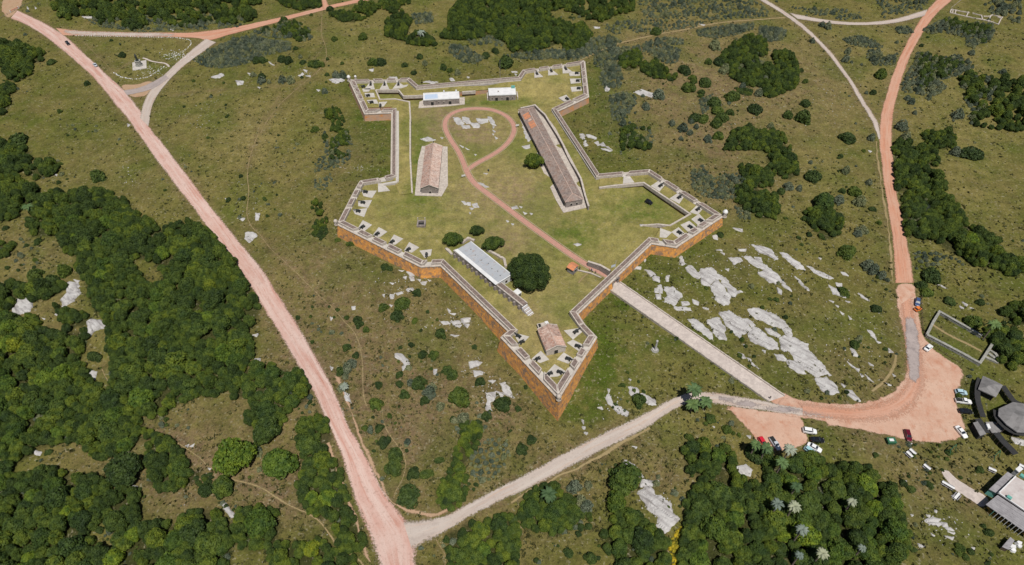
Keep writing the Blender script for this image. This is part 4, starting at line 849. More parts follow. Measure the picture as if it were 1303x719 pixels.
def gable(name, label, c, pts, ze, zr, base, mw, mr_l, mr_r, hip=0, over=.35, shift=None, patches=((1,-.95,-.10,.05,.92,'tile_new'),(-1,.2,.75,.3,.9,'tile_pale'))):
    cx, cy, w_, d_, ang = rect(c, pts, ze+base); r = empty(name, (cx, cy, base), ang, label=label, cat='building')
    # ridge along local y (the long side)
    W = w_/2; D = d_/2; wi, di = W-over, D-over*.6
    mb = MB(); mb.box((0,0,-.5),(wi*2,di*2,ze+.5)); 
    if not hip:
        for sy in (-1, 1): mb.add([(-wi,sy*di,ze),(wi,sy*di,ze),(0,sy*di,zr-.12)],[(0,1,2) if sy < 0 else (2,1,0)])
    local(mb, 'wall', mw, r)
    for sg, mm in ((-1, mr_l), (1, mr_r)):      # two roof slopes, ribs of tiles standing proud
        mb = MB(); y0, y1 = -D+hip, D-hip; t = .16
        e0, e1 = (sg*W,-D,ze-.05), (sg*W,D,ze-.05); q0, q1 = (0,y0,zr), (0,y1,zr)
        mb.add([e0,e1,q1,q0]+[(v[0],v[1],v[2]+t) for v in (e0,e1,q1,q0)], [(4,5,6,7),(0,1,5,4),(0,4,7,3),(1,2,6,5)])
        rs = local(mb, 'roof_slope', mm, r)
        n = int(d_/.85); mb = MB()
        for i in range(n):
            y = -D+(i+.5)*d_/n; 
            yr = min(max(y, y0), y1); fr = 1.0 if y0 <= y <= y1 else max(.08, (D-abs(y))/hip)
            top = (sg*W*(1-fr), y, ze-.05+(zr-ze+.05)*fr+t+.02); mb.tube((sg*W*1.01,y,ze-.05+t), top, .11, .11, 5, cap=False)
        o_ = local(mb, 'cover_tiles', mm, rs); o_['kind'] = 'stuff'
        for (pg, y_a, y_b, f_a, f_b, pm) in patches:
            if pg != sg: continue
            mb = MB(); z_ = lambda f_: ze-.05+(zr-ze+.05)*f_+t+.07
            mb.add([(sg*W*(1-f_a),D*y_a,z_(f_a)),(sg*W*(1-f_a),D*y_b,z_(f_a)),(sg*W*(1-f_b),D*y_b,z_(f_b)),(sg*W*(1-f_b),D*y_a,z_(f_b))],[(0,1,2,3)]); 
            m5 = int(abs(y_b-y_a)*D/.6)
            for i in range(m5):
                y = D*(y_a+(y_b-y_a)*(i+.5)/m5); mb.tube((sg*W*(1-f_a),y,z_(f_a)),(sg*W*(1-f_b),y,z_(f_b)),.10,.10,5,cap=False)
            local(mb, 'new_tiles', pm, rs)
    if hip:
        for sy in (-1, 1):
            mb = MB(); t = .16; mb.add([(-W,sy*D,ze-.05+t),(W,sy*D,ze-.05+t),(0,sy*(D-hip),zr+t)],[(0,1,2) if sy < 0 else (2,1,0)]); local(mb, 'hip_slope', mr_l, r)
            for sg in (-1,1): mb = MB(); mb.tube((sg*W,sy*D,ze+.15),(0,sy*(D-hip),zr+.2),.14,.14,6); local(mb, 'hip_ridge', 'tile_pale', r)
    mb = MB(); mb.tube((0,-D+hip,zr+.18),(0,D-hip,zr+.18),.17,.17,6); local(mb, 'ridge_tiles', 'tile_pale', r)
    return r, W, D
M['tile_new'] = mat('newer_pink_tiles', (.50,.31,.235), .9, (.36,.22,.165), .4, .5, cell=(.60,.48,.42), cellscale=1.8, cellmix=.6)
# left store house
pad('px', [(528,249.8),(562,250.2),(570,236),(569.5,186.8),(537,186.2),(532,205)], 0, 'pinkish stone apron round the gabled store on the left', 'coping')
r, W, D = gable('store_house', 'gabled stone store with a tiled roof, left side paler on one slope', 'px', [(534.8,239.6),(557.6,240.2),(563.0,186.8),(541.4,185.4)], 3.2, 5.0, .2, 'greystone', 'tile', 'tile_pale', patches=())  # left slope in weathered brown, right slope's paler tone holds the sunlight
r['label'] = 'gabled stone store with brown and pink tiled slopes beside the left walkway'
opening(r, .2, -D+.2, .4, .9, 1.1, 0); 
mb = MB(); mb.lathe((0,D-.3,4.9),[(.12,0),(.12,.9),(.3,1.0),(.02,1.5)],6); local(mb,'finial','iron',r)
for sy in (-1,1):
    mb = MB()
    for sg in (-1,1): mb.tube((sg*W,sy*D,3.3),(0,sy*D,5.15),.16,.16,6)
    local(mb, 'verge', 'coping', r)
for i in range(6): opening(r, W-.32, -D+2.2+i*(2*D-4)/5, 1.1, .9, 1.1, math.pi/2)
# long barracks
pad('BK', [(85,100),(180,62),(236,118),(300,210),(440,480),(492,648),(345,677),(300,600),(200,380),(100,150)], 0, 'grey stone apron along the long barracks', 'coping')
r, W, D = gable('barracks', 'very long hip roofed barracks with mottled brown tiles and two orange patches', 'px', [(720.2,257.6),(741.6,254.2),(679.2,134.8),(659.6,141.5)], 3.2, 4.9, .2, 'greystone', 'tile_old', 'tile_old', hip=3.0,
      patches=((-1,.84,.72,.15,.85,'tile_orange'),(-1,.64,.50,.30,.95,'tile_orange'),(-1,.70,.66,.4,.8,'tile_new')))
for i in range(16): opening(r, -W+.32, -D+2+i*(2*D-4)/15, 1.0 if i % 3 else .1, 1.0, 1.2 if i % 3 else 2.1, math.pi/2, name='window' if i % 3 else 'door')
for t in (-.3,.3): opening(r, W*t, -D+.18, 1.0, .8, 1.0, 0)
lowwall('court_wall', 'grey wall close along the right side of the long barracks', 'BK', [(100,78),(183,60),(240,115),(310,228),(445,480),(490,640)], .6, 2.2, 'greystone', cap='coping')
# the powder house in the bottom bastion
r, W, D = gable('powder_house', 'small thick walled tiled house in the bottom bastion', 'D5', [(388,247),(515,207),(455,66),(328,102)], 2.6, 4.3, 1.45, 'coping', 'tile', 'tile', over=.2)
opening(r, 0, -D+.08, .1, 1.3, 1.9, 0, name='door'); 
for sy in (-1,1):
    mb = MB()
    for sg in (-1,1): mb.tube((sg*W,sy*D,2.7),(0,sy*D,4.45),.2,.2,6)
    local(mb, 'verge', 'coping', r)
mb = MB(); mb.box((-W*.35,D+1.6,-.3),(3.0,3.4,1.9)); local(mb, 'stair_block', 'coping', r); mb = MB(); mb.box((-W*.55,D+1.7,1.61),(.9,2.6,.06)); local(mb, 'stair_well', 'dark', r)
for i in range(4): mb = MB(); mb.box((W*.2,D+3.2-i*.55,1.6+i*.16),(1.2,.55,.16)); local(mb, 'step', 'white', r)
# white roofed hall with its long battery wall
cx, cy, w_, d_, ang = rect('H6', [(440,425),(555,350),(228,105),(140,155)], 4.2)
r = empty('white_hall', (cx, cy, .7), ang, label='long white walled hall with a pale blue grey sheet roof', cat='building')
mb = MB(); mb.box((0,0,-1),(w_-.4,d_-.4,4.2)); local(mb, 'wall', 'white', r)
npan = 9
long_y = d_ > w_; Lg = max(w_, d_); Sh = min(w_, d_)
for i in range(npan):
    a = -Lg/2+i*Lg/npan; c_ = a+Lg/npan/2; mb = MB()
    mb.box((0,c_,3.25) if long_y else (c_,0,3.25), (Sh,Lg/npan-.04,.22) if long_y else (Lg/npan-.04,Sh,.22)); local(mb, 'roof_panel', 'metalroof', r)
mb = MB(); mb.box((0,0,3.2),(w_-.1,d_-.1,.12)); local(mb, 'roof_deck', 'greystone', r)
mb = MB(); e = -1
if long_y: mb.box((-w_/2-.75,0,3.38),(1.5,d_+.1,.16)); mb.box((0,-d_/2+.1,3.42),(w_,.35,.14)); mb.box((w_/2-.1,0,3.42),(.3,d_,.14))
else: mb.box((0,-d_/2-.75,3.38),(w_+.1,1.5,.16)); mb.box((w_/2-.1,0,3.42),(.35,d_,.14)); mb.box((0,d_/2-.1,3.42),(w_,.3,.14))
local(mb, 'roof_border', 'white', r)
if long_y: opening(r, .6, -d_/2+.2, .9, .9, 1.1, 0); [opening(r, w_/2-.2, -d_/2+2+i*(d_-4)/6, .9, .9, 1.1, math.pi/2) for i in range(7)]
else: opening(r, w_/2-.2, .6, .9, .9, 1.1, math.pi/2); [opening(r, -w_/2+2+i*(w_-4)/6, -d_/2+.2, .9, .9, 1.1, 0) for i in range(7)]
for t in (.1,.2,.3,.42,.55,.7,.85): mb = MB(); mb.box(((.4*(-1)**int(t*10)),-d_/2+d_*t,3.46) if long_y else (-w_/2+w_*t,.3*(-1)**int(t*10),3.46),(.5,.4,.12)); local(mb,'roof_vent','rim',r)
q = [P(a, b_, 3.6) for a, b_ in K('H6', [(100,172),(430,435),(455,420),(640,580),(612,602),(430,452)])]
bw = empty('battery_wall', (q[0].x, q[0].y, .6), label='tall dark buttressed stone wall running beside the white hall', cat='stone wall')
def bline(a, b_, th, z0, z1, nm, mm, off=0, parent=bw):
    d = Vector((b_.x-a.x, b_.y-a.y)).normalized(); nn = Vector((-d.y, d.x)); mb = MB()
    mb.prism([(a.x+nn.x*off, a.y+nn.y*off), (b_.x+nn.x*off, b_.y+nn.y*off), (b_.x+nn.x*(off+th), b_.y+nn.y*(off+th)), (a.x+nn.x*(off+th), a.y+nn.y*(off+th))], z0, z1); return mb.build(nm, mm, parent)
A_, B_, C_ = P(*K('H6', [(100,175)])[0], 3.5), P(*K('H6', [(432,440)])[0], 3.5), P(*K('H6', [(628,598)])[0], 3.3)
bline(A_, B_, 1.2, -.5, 3.6, 'masonry', 'greystone'); bline(A_, B_, 1.25, 3.6, 3.75, 'capping', 'coping', -.03)
bline(B_, C_, 2.6, -.5, 3.3, 'masonry', 'greystone'); bline(B_, C_, 1.7, 3.3, 3.42, 'walkway', 'fill', .5); bline(B_, C_, .45, 3.3, 3.55, 'capping', 'coping'); bline(B_, C_, .35, 3.3, 3.55, 'capping', 'coping', 2.2)
d = (C_-A_); d.z = 0; Ld = d.length; d.normalize(); nn = Vector((-d.y, d.x, 0))
for i in range(15):
    p = A_+d*(Ld*(i+.5)/15)-nn*.45; mb = MB(); mb.box((p.x, p.y, .2), (.9,.9,2.7), math.atan2(d.y, d.x), taper=.8); mb.build('buttress', 'greystone', bw)
st = empty('stone_stair', (C_.x, C_.y, .7), label='white stone stair at the lower end of the battery wall', cat='stair')
for i in range(9):
    p = C_+d*(.3+i*.5)+nn*.9; mb = MB(); mb.box((p.x, p.y, .3), (.36,2.6,2.7-i*.28), math.atan2(d.y, d.x)); mb.build('step', 'stone_light' if i % 2 else 'white', st)
p = P(*K('H6', [(585,490)])[0], 2.4); sh = empty('white_shed', (p.x, p.y, .4), ang, label='little white square shed below the end of the white hall', cat='shed')
mb = MB(); mb.box((0,0,0),(2.6,2.2,1.9)); local(mb, 'wall', 'white', sh); mb = MB(); mb.box((0,0,1.9),(2.9,2.5,.15)); local(mb, 'roof', 'white', sh); opening(sh, .6, -1.05, .1, .7, 1.5, 0, name='door')
pad('H6', [(470,400),(560,370),(640,470),(620,530),(560,520)], .55, 'brown paved yard at the end of the white hall', 'pinkgravel', .1)
for pts, lb in (([(355,165),(395,180),(490,235),(500,290)], 'ruined grey stone wall between white hall and rounded trees'), ([(45,150),(90,195)], 'short grey ruined wall left of the white hall'), ([(165,110),(215,75),(260,90)], 'broken grey wall at the top end of the white hall')):
    lowwall('ruined_wall', lb, 'H6', pts, 1.0, .9, 'coping', rough=.25, seg=1.2)
# orange roofed kiosk
cx, cy, w_, d_, ang = rect('G7', [(318,272),(375,222),(310,180),(242,238)], 2.9)
r = empty('kiosk', (cx, cy, .1), ang, label='small kiosk with a bright orange tiled roof beside the brick path', cat='kiosk')
mb = MB(); mb.box((0,0,0),(w_*.8,d_*.85,2.6)); local(mb, 'wall', 'concrete', r)
for sg in (-1,1):
    mb = MB(); mb.add([(sg*w_/2,-d_/2,2.5),(sg*w_/2,d_/2,2.5),(0,d_/2,3.3),(0,-d_/2,3.3),(sg*w_/2,-d_/2,2.65),(sg*w_/2,d_/2,2.65),(0,d_/2,3.45),(0,-d_/2,3.45)],[(4,5,6,7),(0,1,5,4),(0,4,7,3),(1,2,6,5)])
    for i in range(9): y = -d_/2+(i+.5)*d_/9; mb.tube((sg*w_/2,y,2.65),(0,y,3.47),.07,.07,5,cap=False)
    local(mb, 'roof_slope', 'tile_orange', r)
opening(r, 0, -d_*.42, .9, 1.2, .9, 0)
mb = MB()
for sx_ in (-1,1): mb.tube((sx_*w_*.45,-d_*.6,0),(sx_*w_*.45,-d_*.6,2.5),.07,.07,6)
local(mb, 'post', 'wood', r)
# brick path
PT = [(785,357),(765,347),(745,337),(690,298.5),(650,268.5),(620,246),(604,234),(596,223),(592,213)]
def path(pts, wd, lb, dz=.06):
    pt = [P(a, b_, .1) for a, b_ in pts]; pt = [ground(a, b_, I) for a, b_ in pts]
    trail(pt, wd, lb, 'brickpath', dz, I, 'brick_path', 0); 
    sm = smooth_line(pt); n = max(6, int(sum((b_-a).length for a, b_ in zip(sm[:-1], sm[1:]))/1.5)); sm = resample(sm, n)
    for sg in (-1, 1):
        q = []
        for i in range(n): d_ = (sm[min(i+1, n-1)]-sm[max(i-1, 0)]).normalized(); q.append(sm[i]+Vector((-d_.y, d_.x))*sg*(wd/2+.1))
        vs = []; 
        for i, p in enumerate(q): d_ = (sm[min(i+1, n-1)]-sm[max(i-1, 0)]).normalized(); nn_ = Vector((-d_.y, d_.x))*.13; z_ = float(I(p.x, p.y))+.13; vs += [(p.x-nn_.x,p.y-nn_.y,z_-.3),(p.x-nn_.x,p.y-nn_.y,z_),(p.x+nn_.x,p.y+nn_.y,z_),(p.x+nn_.x,p.y+nn_.y,z_-.3)]
        mb = MB(); mb.add(vs, [(i*4+k,i*4+k+1,i*4+k+5,i*4+k+4) for i in range(n-1) for k in range(3)]); tag(mb.build('path_kerb', 'sand'), kind='structure')
path(PT, 3.0, 'pink brick path from the gate to the loop')
path([(592,213),(584,193),(573,178),(565.5,163),(567,151),(577,143),(590,139),(610,138),(626,139.5),(643,146),(653,156),(655,166),(650,178),(638,190),(622,200),(606,208),(594,217)], 2.7, 'pink brick loop path in the middle of the fort', .10)
trail([ground(a, b_, I) for a, b_ in [(736,360),(742,352),(752,345)]], 1.6, 'worn grass by the kiosk', 'trail', .05, I)
#PART3
# ---------------------------------------------------------------- plants
def leaf_mesh(name, lumps, n_leaf, size, m_, core=.72, up=.30, squash=1.0, seed=1, corem=None):
    g = np.random.default_rng(seed); V = []; Fc = []
    C_ = np.array([l[:3] for l in lumps]); R_ = np.array([l[3] for l in lumps]); w_ = R_**2; w_ = w_/w_.sum()
    pts = []; nr = []
    while len(pts) < n_leaf:
        k = g.choice(len(lumps), p=w_); d = g.normal(size=3); d /= np.linalg.norm(d)
        if d[2] < -.45: continue
        p = C_[k]+d*R_[k]*g.uniform(.88, 1.06)
        if (np.linalg.norm(p-C_, axis=1) < R_*.84).any() or p[2] < .02: continue
        pts.append(p); nr.append(d)
    for p, d in zip(pts, nr):
        n = d*.75+g.normal(size=3)*.55+np.array([0, 0, up]); n /= np.linalg.norm(n)
        a = np.cross(n, g.normal(size=3)); a /= np.linalg.norm(a)+1e-9; b_ = np.cross(n, a); s_ = size*g.uniform(.6, 1.3); o = len(V)
        V += [p-a*s_-b_*s_*.25, p+b_*s_*.7-a*s_*.1, p+a*s_, p-b_*s_*.75+a*s_*.15]; Fc.append((o, o+1, o+2, o+3))
    t = (1+5**.5)/2; iv = [np.array(v)/np.sqrt(1+t*t) for v in [(-1,t,0),(1,t,0),(-1,-t,0),(1,-t,0),(0,-1,t),(0,1,t),(0,-1,-t),(0,1,-t),(t,0,-1),(t,0,1),(-t,0,-1),(-t,0,1)]]
    fi = [(0,11,5),(0,5,1),(0,1,7),(0,7,10),(0,10,11),(1,5,9),(5,11,4),(11,10,2),(10,7,6),(7,1,8),(3,9,4),(3,4,2),(3,2,6),(3,6,8),(3,8,9),(4,9,5),(2,4,11),(6,2,10),(8,6,7),(9,8,1)]
    for c, r in zip(C_, R_):
        o = len(V); V += [c+v*r*core*g.uniform(.9, 1.06) for v in iv]; Fc += [tuple(o+i for i in f) for f in fi]
    me = bpy.data.meshes.new(name); me.from_pydata([tuple(v) for v in V], [], Fc); me.materials.append(M[m_]); me.update(); return me
def dome(n, seed, rr=(.26,.42), hz=.62, flat=1.0, base=.30):
    g = np.random.default_rng(seed); L = [(0,0,base+.18,.62)]
    for i in range(n):
        a = g.uniform(0, 2*math.pi); el = math.asin(g.uniform(.0, 1)); rad = g.uniform(*rr); q = (.98-rad)*g.uniform(.80, 1.04)
        x, y, z = math.cos(a)*math.cos(el)*q, math.sin(a)*math.cos(el)*q, math.sin(el)*hz*g.uniform(.8, 1.1)+base
        st = 1+.18*math.sin(2*a+seed); L.append((x*st, y*st, z, rad))
    return L
TREE = [leaf_mesh('tree_crown', dome(18+i % 3*4, 30+i, hz=.62+.12*(i % 3), base=.34), 2300, .070, 'leaf', seed=i) for i in range(9)]
BUSH = [leaf_mesh('bush_leaves', dome(11, 80+i, (.28,.46), .42, base=.12), 1100, .092, 'leaf_bush', seed=20+i) for i in range(6)]
SCRUB = [leaf_mesh('scrub_leaves', dome(9, 120+i, (.22,.40), .30, base=.06), 650, .085, 'leaf_grey', core=.7, seed=40+i) for i in range(6)]
BIG = leaf_mesh('big_crown', dome(70, 200, (.13,.27), .56, base=.36)+[(.3,.2,.42,.42),(-.3,-.2,.40,.42),(.2,-.35,.38,.40),(-.25,.3,.42,.40)], 14000, .026, 'leaf', seed=60)
MED = leaf_mesh('round_crown', dome(34, 210, (.18,.32), .62, base=.36)+[(0,0,.45,.58)], 5000, .042, 'leaf', seed=61)
def trunk_mesh(n, seed):
    g = random.Random(seed); mb = MB(); mb.tube((0,0,-.15),(0.02,0,.28),.075,.05,7)
    for i in range(n):
        a = i*2*math.pi/n+g.uniform(-.4,.4); e = (math.cos(a)*.45, math.sin(a)*.45, g.uniform(.42,.62)); m_ = (e[0]*.4, e[1]*.4, .36); mb.tube((0,0,.22), m_, .04, .028, 5); mb.tube(m_, e, .028, .010, 5)
    return mb.mesh('trunk', 'bark')
TRUNK = [trunk_mesh(4+i % 2, i) for i in range(4)]
POLYS = [  # crop, outline, kind, r min, r max, spacing, label
 ('L00',[(0,215),(90,210),(215,255),(215,290),(150,310),(150,360),(90,400),(40,390),(0,330)],'T',2.4,3.8,'dark tree of the thicket at the upper left picture edge'),
 ('L00',[(0,425),(60,410),(75,440),(40,470),(45,530),(0,570)],'T',2,3,'dark bush tree on the left edge below the upper left thicket'),
 ('L00',[(290,-40),(1303,-40),(1303,20),(1270,90),(1200,115),(1130,110),(1050,95),(930,130),(870,120),(830,100),(720,130),(650,145),(600,135),(610,110),(500,110),(490,80),(360,80),(330,95),(260,60)],'t',2.6,4.2,'tree of the loose wood along the top edge above the upper road'),
 ('L00',[(400,60),(900,60),(1250,70),(1200,125),(700,150),(480,120)],'g',1.2,2.2,'low grey shrub at the foot of the upper left wood'),
 ('W00',[(100,290),(180,240),(300,190),(400,160),(480,190),(590,200),(590,240),(450,270),(360,310),(250,330),(150,320)],'G',1.3,2.3,'low grey green shrub in the broad scrub patch below the upper road'),
 ('W00',[(400,150),(470,130),(560,100),(640,110),(690,140),(700,180),(650,200),(590,180),(500,180)],'g',1.6,2.6,'shrub in the darker scrub patch just below the upper road'),
 ('W00',[(480,110),(640,110),(690,160),(640,200),(560,170)],'t',1.6,2.4,'dark shrub tree beside the upper road bend'),
 ('L10',[(-40,-30),(20,0),(120,20),(150,60),(130,120),(90,150),(95,200),(40,240),(-40,240)],'T',2.5,4,'tree of the dark clump on the left picture edge'),
 ('L10',[(130,150),(200,85),(260,90),(290,130),(260,160),(180,175)],'T',2.2,3.2,'tree of the small oval clump near the left edge'),
 ('L10',[(-40,260),(60,235),(160,215),(205,250),(180,290),(100,330),(60,380),(-40,385)],'T',2.4,3.8,'tree of the wood tongue at the left edge above the clearing'),
 ('L10',[(130,400),(180,310),(240,250),(340,250),(450,230),(580,260),(600,300),(650,290),(660,350),(740,380),(790,430),(850,430),(920,390),(1000,415),(1080,470),(1120,520),(1180,600),(1230,711),(850,711),(820,660),(790,610),(700,570),(640,590),(690,660),(740,711),(440,711),(380,640),(400,570),(340,550),(290,490),(310,430),(260,460),(170,460)],'T',2.2,4.0,'tree in the upper part of the dense wood left of the dirt road'),
 ('L10',[(-40,490),(65,510),(40,560),(-40,580)],'T',2,3,'tree of the small clump cut by the left edge'),
 ('L20',[(-40,0),(330,0),(310,30),(240,65),(160,80),(140,60),(80,80),(60,120),(-40,130)],'T',2.2,3.4,'tree between the left edge and the grey rock'),
 ('L20',[(-40,130),(70,160),(170,165),(180,200),(260,240),(330,210),(430,240),(430,290),(400,350),(400,400),(430,430),(440,490),(500,510),(560,540),(600,560),(640,600),(690,660),(720,740),(-40,740)],'T',2.2,4.0,'tree in the lower left wood below the grey rock'),
 ('L20',[(270,110),(340,130),(430,150),(430,200),(350,200),(300,180)],'T',1.8,2.6,'tree of the small clump between the two pale rocks in the left clearing'),
 ('L20',[(440,0),(1240,0),(1295,100),(1285,180),(1240,230),(1270,300),(1265,370),(1200,430),(1150,520),(1060,560),(1000,540),(940,580),(880,590),(850,640),(780,670),(690,650),(600,580),(550,480),(570,370),(530,320),(540,260),(530,170),(480,120),(440,60)],'T',2.2,4.2,'tree in the heart of the dense wood left of the dirt road'),
 ('L20',[(1150,490),(1190,440),(1260,400),(1320,400),(1400,420),(1500,440),(1550,520),(1540,580),(1460,620),(1400,711),(1240,711),(1240,620),(1260,560),(1180,570)],'T',2.2,3.6,'tree of the round copse at the lower right corner of the dense wood'),
 ('L30',[(-40,0),(700,0),(680,40),(640,130),(560,150),(480,160),(420,100),(380,70),(240,85),(150,100),(140,160),(50,170),(-40,150)],'T',2.2,4.0,'tree on the lower fringe of the left wood above the grassy gap'),
 ('L30',[(740,100),(830,60),(900,110),(920,180),(1000,230),(960,290),(830,330),(760,290),(735,180)],'T',2.0,3.2,'tree of the isolated clump in the lower left clearing'),
 ('L30',[(700,0),(760,30),(830,60),(760,80),(700,40)],'T',1.6,2.4,'bush on the upper rim of the lower left clearing'),
 ('L30',[(960,260),(1050,240),(1060,290),(1000,300)],'B',1.2,2.0,'bush right of the isolated clump in the clearing'),
 ('L30',[(-40,190),(50,200),(50,270),(170,240),(250,210),(345,250),(400,250),(500,260),(550,320),(550,420),(480,500),(420,540),(480,600),(560,640),(600,600),(560,560),(540,500),(550,440),(560,340),(640,310),(690,340),(700,440),(690,520),(760,480),(850,500),(870,560),(930,480),(900,460),(970,430),(1080,430),(1140,480),(1170,560),(1150,640),(1100,760),(-40,760)],'T',2.2,4.0,'tree of the wood filling the bottom left corner'),
 ('L30',[(1170,430),(1240,420),(1303,410),(1380,430),(1390,520),(1360,600),(1240,620),(1180,590),(1180,500)],'T',2.0,3.2,'tree of the copse left of the sandy footpath'),
 ('M30',[(210,60),(230,-30),(350,-40),(380,50),(340,150),(400,180),(430,230),(430,300),(460,370),(490,460),(530,500),(540,600),(490,640),(420,620),(410,540),(380,470),(290,440),(240,400),(210,310),(220,260),(260,180),(220,120)],'T',1.9,3.2,'tree of the narrow wood strip along the left verge of the dirt road'),
 ('M30',[(60,590),(250,600),(320,570),(400,620),(390,650),(480,650),(530,760),(80,760)],'T',1.9,3.0,'tree at the bottom edge below the sandy footpath'),
 ('M30',[(1030,-20),(1130,-20),(1130,60),(1090,130),(1050,200),(1060,280),(1050,380),(980,425),(920,390),(920,330),(960,240),(1000,180),(1010,110),(1040,60)],'T',1.5,2.6,'tree of the tall narrow thicket above the curving road'),
 ('M30',[(1080,100),(1180,60),(1260,60),(1290,130),(1240,210),(1180,270),(1090,260),(1070,200)],'s',.8,1.5,'blue grey shrub right of the narrow thicket'),
 ('M30',[(970,540),(1050,500),(1160,480),(1240,450),(1303,470),(1330,560),(1310,640),(1303,760),(980,760),(970,620)],'T',1.9,3.2,'tree of the round copse below the curving road'),
 ('N30',[(40,430),(80,360),(150,300),(220,290),(280,350),(330,380),(340,500),(300,520),(280,500),(250,540),(130,530),(100,500),(50,490)],'T',1.8,2.8,'tree of the copse with a palm below the curving road'),
 ('N30',[(300,430),(400,420),(410,500),(340,545),(300,500)],'B',1.4,2.2,'bush at the right end of the copse with a palm'),
 ('N30',[(490,490),(560,430),(640,440),(680,500),(780,560),(800,640),(790,760),(530,760),(540,650),(470,610),(470,540)],'T',2.2,3.6,'bright green tree of the copse left of the long pale rock'),
 ('N30',[(870,130),(930,70),(1000,90),(1020,130),(1080,110),(1120,140),(1120,220),(1060,270),(990,260),(910,230),(880,190)],'T',2.4,3.8,'dark tree of the twin crowned clump below the car park'),
 ('N30',[(880,400),(920,320),(980,270),(1060,250),(1160,260),(1220,290),(1303,310),(1303,760),(830,760),(850,680),(860,590),(890,490)],'T',2.3,4.0,'tree of the big dark grove at the bottom, left half'),
 ('N30',[(800,600),(830,540),(880,490),(885,560),(860,650),(890,760),(830,760)],'F',.8,1.5,'yellow flowering shrub on the left rim of the big grove'),
 ('O30',[(0,310),(20,250),(0,200),(0,120),(60,160),(130,190),(200,130),(290,170),(330,210),(380,260),(380,210),(450,190),(520,210),(580,270),(590,310),(640,310),(670,370),(690,460),(730,560),(720,620),(690,670),(640,760),(0,760)],'T',2.3,4.0,'tree of the big dark grove at the bottom, right half'),
 ('P20',[(1190,140),(1250,100),(1340,90),(1340,200),(1240,190)],'T',2,3,'tree cut by the right edge above the walled enclosure'),
 ('P20',[(1100,240),(1180,210),(1260,240),(1340,300),(1340,370),(1250,420),(1190,380),(1170,310)],'T',2.2,3.4,'tree of the clump at the right end of the walled enclosure'),
 ('Q10',[(650,0),(740,0),(740,30),(830,20),(870,70),(870,110),(820,120),(850,150),(915,190),(910,230),(880,250),(960,310),(1010,370),(1020,410),(1090,450),(1180,490),(1240,580),(1340,590),(1340,640),(1240,665),(1140,620),(1060,610),(1000,570),(920,530),(870,490),(780,470),(720,470),(710,410),(695,300),(720,250),(670,230),(660,170)],'T',2.0,3.4,'tree of the long wood strip right of the clay road'),
 ('Q10',[(750,540),(850,540),(980,580),(1010,610),(860,620),(790,620)],'s',1.0,2.0,'grey green shrub in the gap below the long wood strip'),
 ('Q10',[(760,250),(840,300),(860,380),(800,440),(730,430)],'g',1.2,2,'grey shrub mixed into the long wood strip'),
 ('Q10',[(20,60),(110,50),(160,70),(170,160),(120,180),(70,150),(20,120)],'T',1.9,2.8,'tree of the clump at the right end of the middle thickets'),
 ('Q10',[(-120,110),(50,150),(45,210),(-100,230)],'T',1.8,2.8,'tree of the low clump above the bare sandy patch'),
 ('Q10',[(-60,240),(40,260),(75,320),(50,375),(-40,370)],'T',1.9,2.9,'tree of the clump right of the blue grey thicket'),
 ('Q10',[(200,340),(260,330),(340,330),(370,380),(400,370),(370,470),(280,480),(250,420),(200,380)],'T',1.8,2.8,'tree of the clump midway to the clay road'),
 ('Q10',[(-40,-20),(100,0),(140,30),(80,50),(0,40)],'T',1.6,2.6,'tree of the small clump below the round bushes'),
 ('c7',[(590,200),(700,185),(760,260),(850,230),(950,225),(1040,300),(940,400),(850,420),(700,400),(600,330)],'S',1.0,2.0,'blue grey shrub of the thicket right of the right hand bastion'),
 ('c7',[(930,330),(1100,330),(1240,420),(1250,520),(1190,560),(1110,510),(1010,520),(930,440)],'T',1.6,2.6,'dark tree of the thicket beyond the right hand bastion'),
 ('c7',[(920,470),(1040,500),(1040,570),(960,560)],'S',.9,1.6,'pale green shrub below the dark thicket'),
 ('T00',[(40,270),(90,248),(140,270),(165,310),(170,360),(160,420),(100,440),(60,475),(0,470),(-20,340),(70,330)],'T',1.8,2.8,'tree of the curved clump left of the grey track'),
 ('T00',[(-20,650),(40,650),(100,670),(110,740),(-20,740)],'T',1.8,2.6,'tree of the lower clump left of the clay road'),
 ('T00',[(395,185),(480,165),(560,195),(600,230),(500,225),(430,210)],'S',1.2,2.0,'grey shrub in the wedge between the two tracks'),
 ('T00',[(520,240),(580,235),(600,280),(670,260),(660,310),(560,320),(520,280)],'S',1.3,2.2,'grey shrub beside the clay road in the wedge'),
 ('T00',[(660,125),(720,120),(745,140),(720,160),(670,155)],'S',1.1,1.8,'grey shrub below the curved track'),
 ('T00',[(790,660),(900,650),(960,670),(960,730),(840,730)],'T',1.6,2.6,'tree of the clump on the right of the clay road'),
 ('T00',[(770,255),(830,250),(850,290),(960,265),(1040,300),(1030,340),(970,370),(880,390),(920,430),(830,490),(780,460),(700,450),(695,420),(720,350),(760,300)],'S',1.4,2.4,'grey green shrub of the thicket right of the clay road'),
 ('T00',[(780,260),(850,270),(1000,310),(900,380),(780,440)],'t',1.6,2.4,'dark tree among the grey thicket right of the clay road'),
 ('T00',[(870,100),(930,80),(1010,110),(1150,110),(1160,150),(1130,200),(1080,210),(1060,235),(1020,220),(1020,180),(900,150),(830,160),(800,140)],'S',1.5,2.5,'dark grey shrub in front of the ruined foundations'),
 ('T00',[(900,90),(1140,130),(1100,210),(1020,170)],'t',1.7,2.5,'dark tree in front of the ruined foundations'),
 ('T00',[(1110,10),(1180,-20),(1290,-20),(1290,60),(1280,110),(1200,70),(1130,50)],'g',1.8,2.8,'dark shrub behind the ruined foundations'),
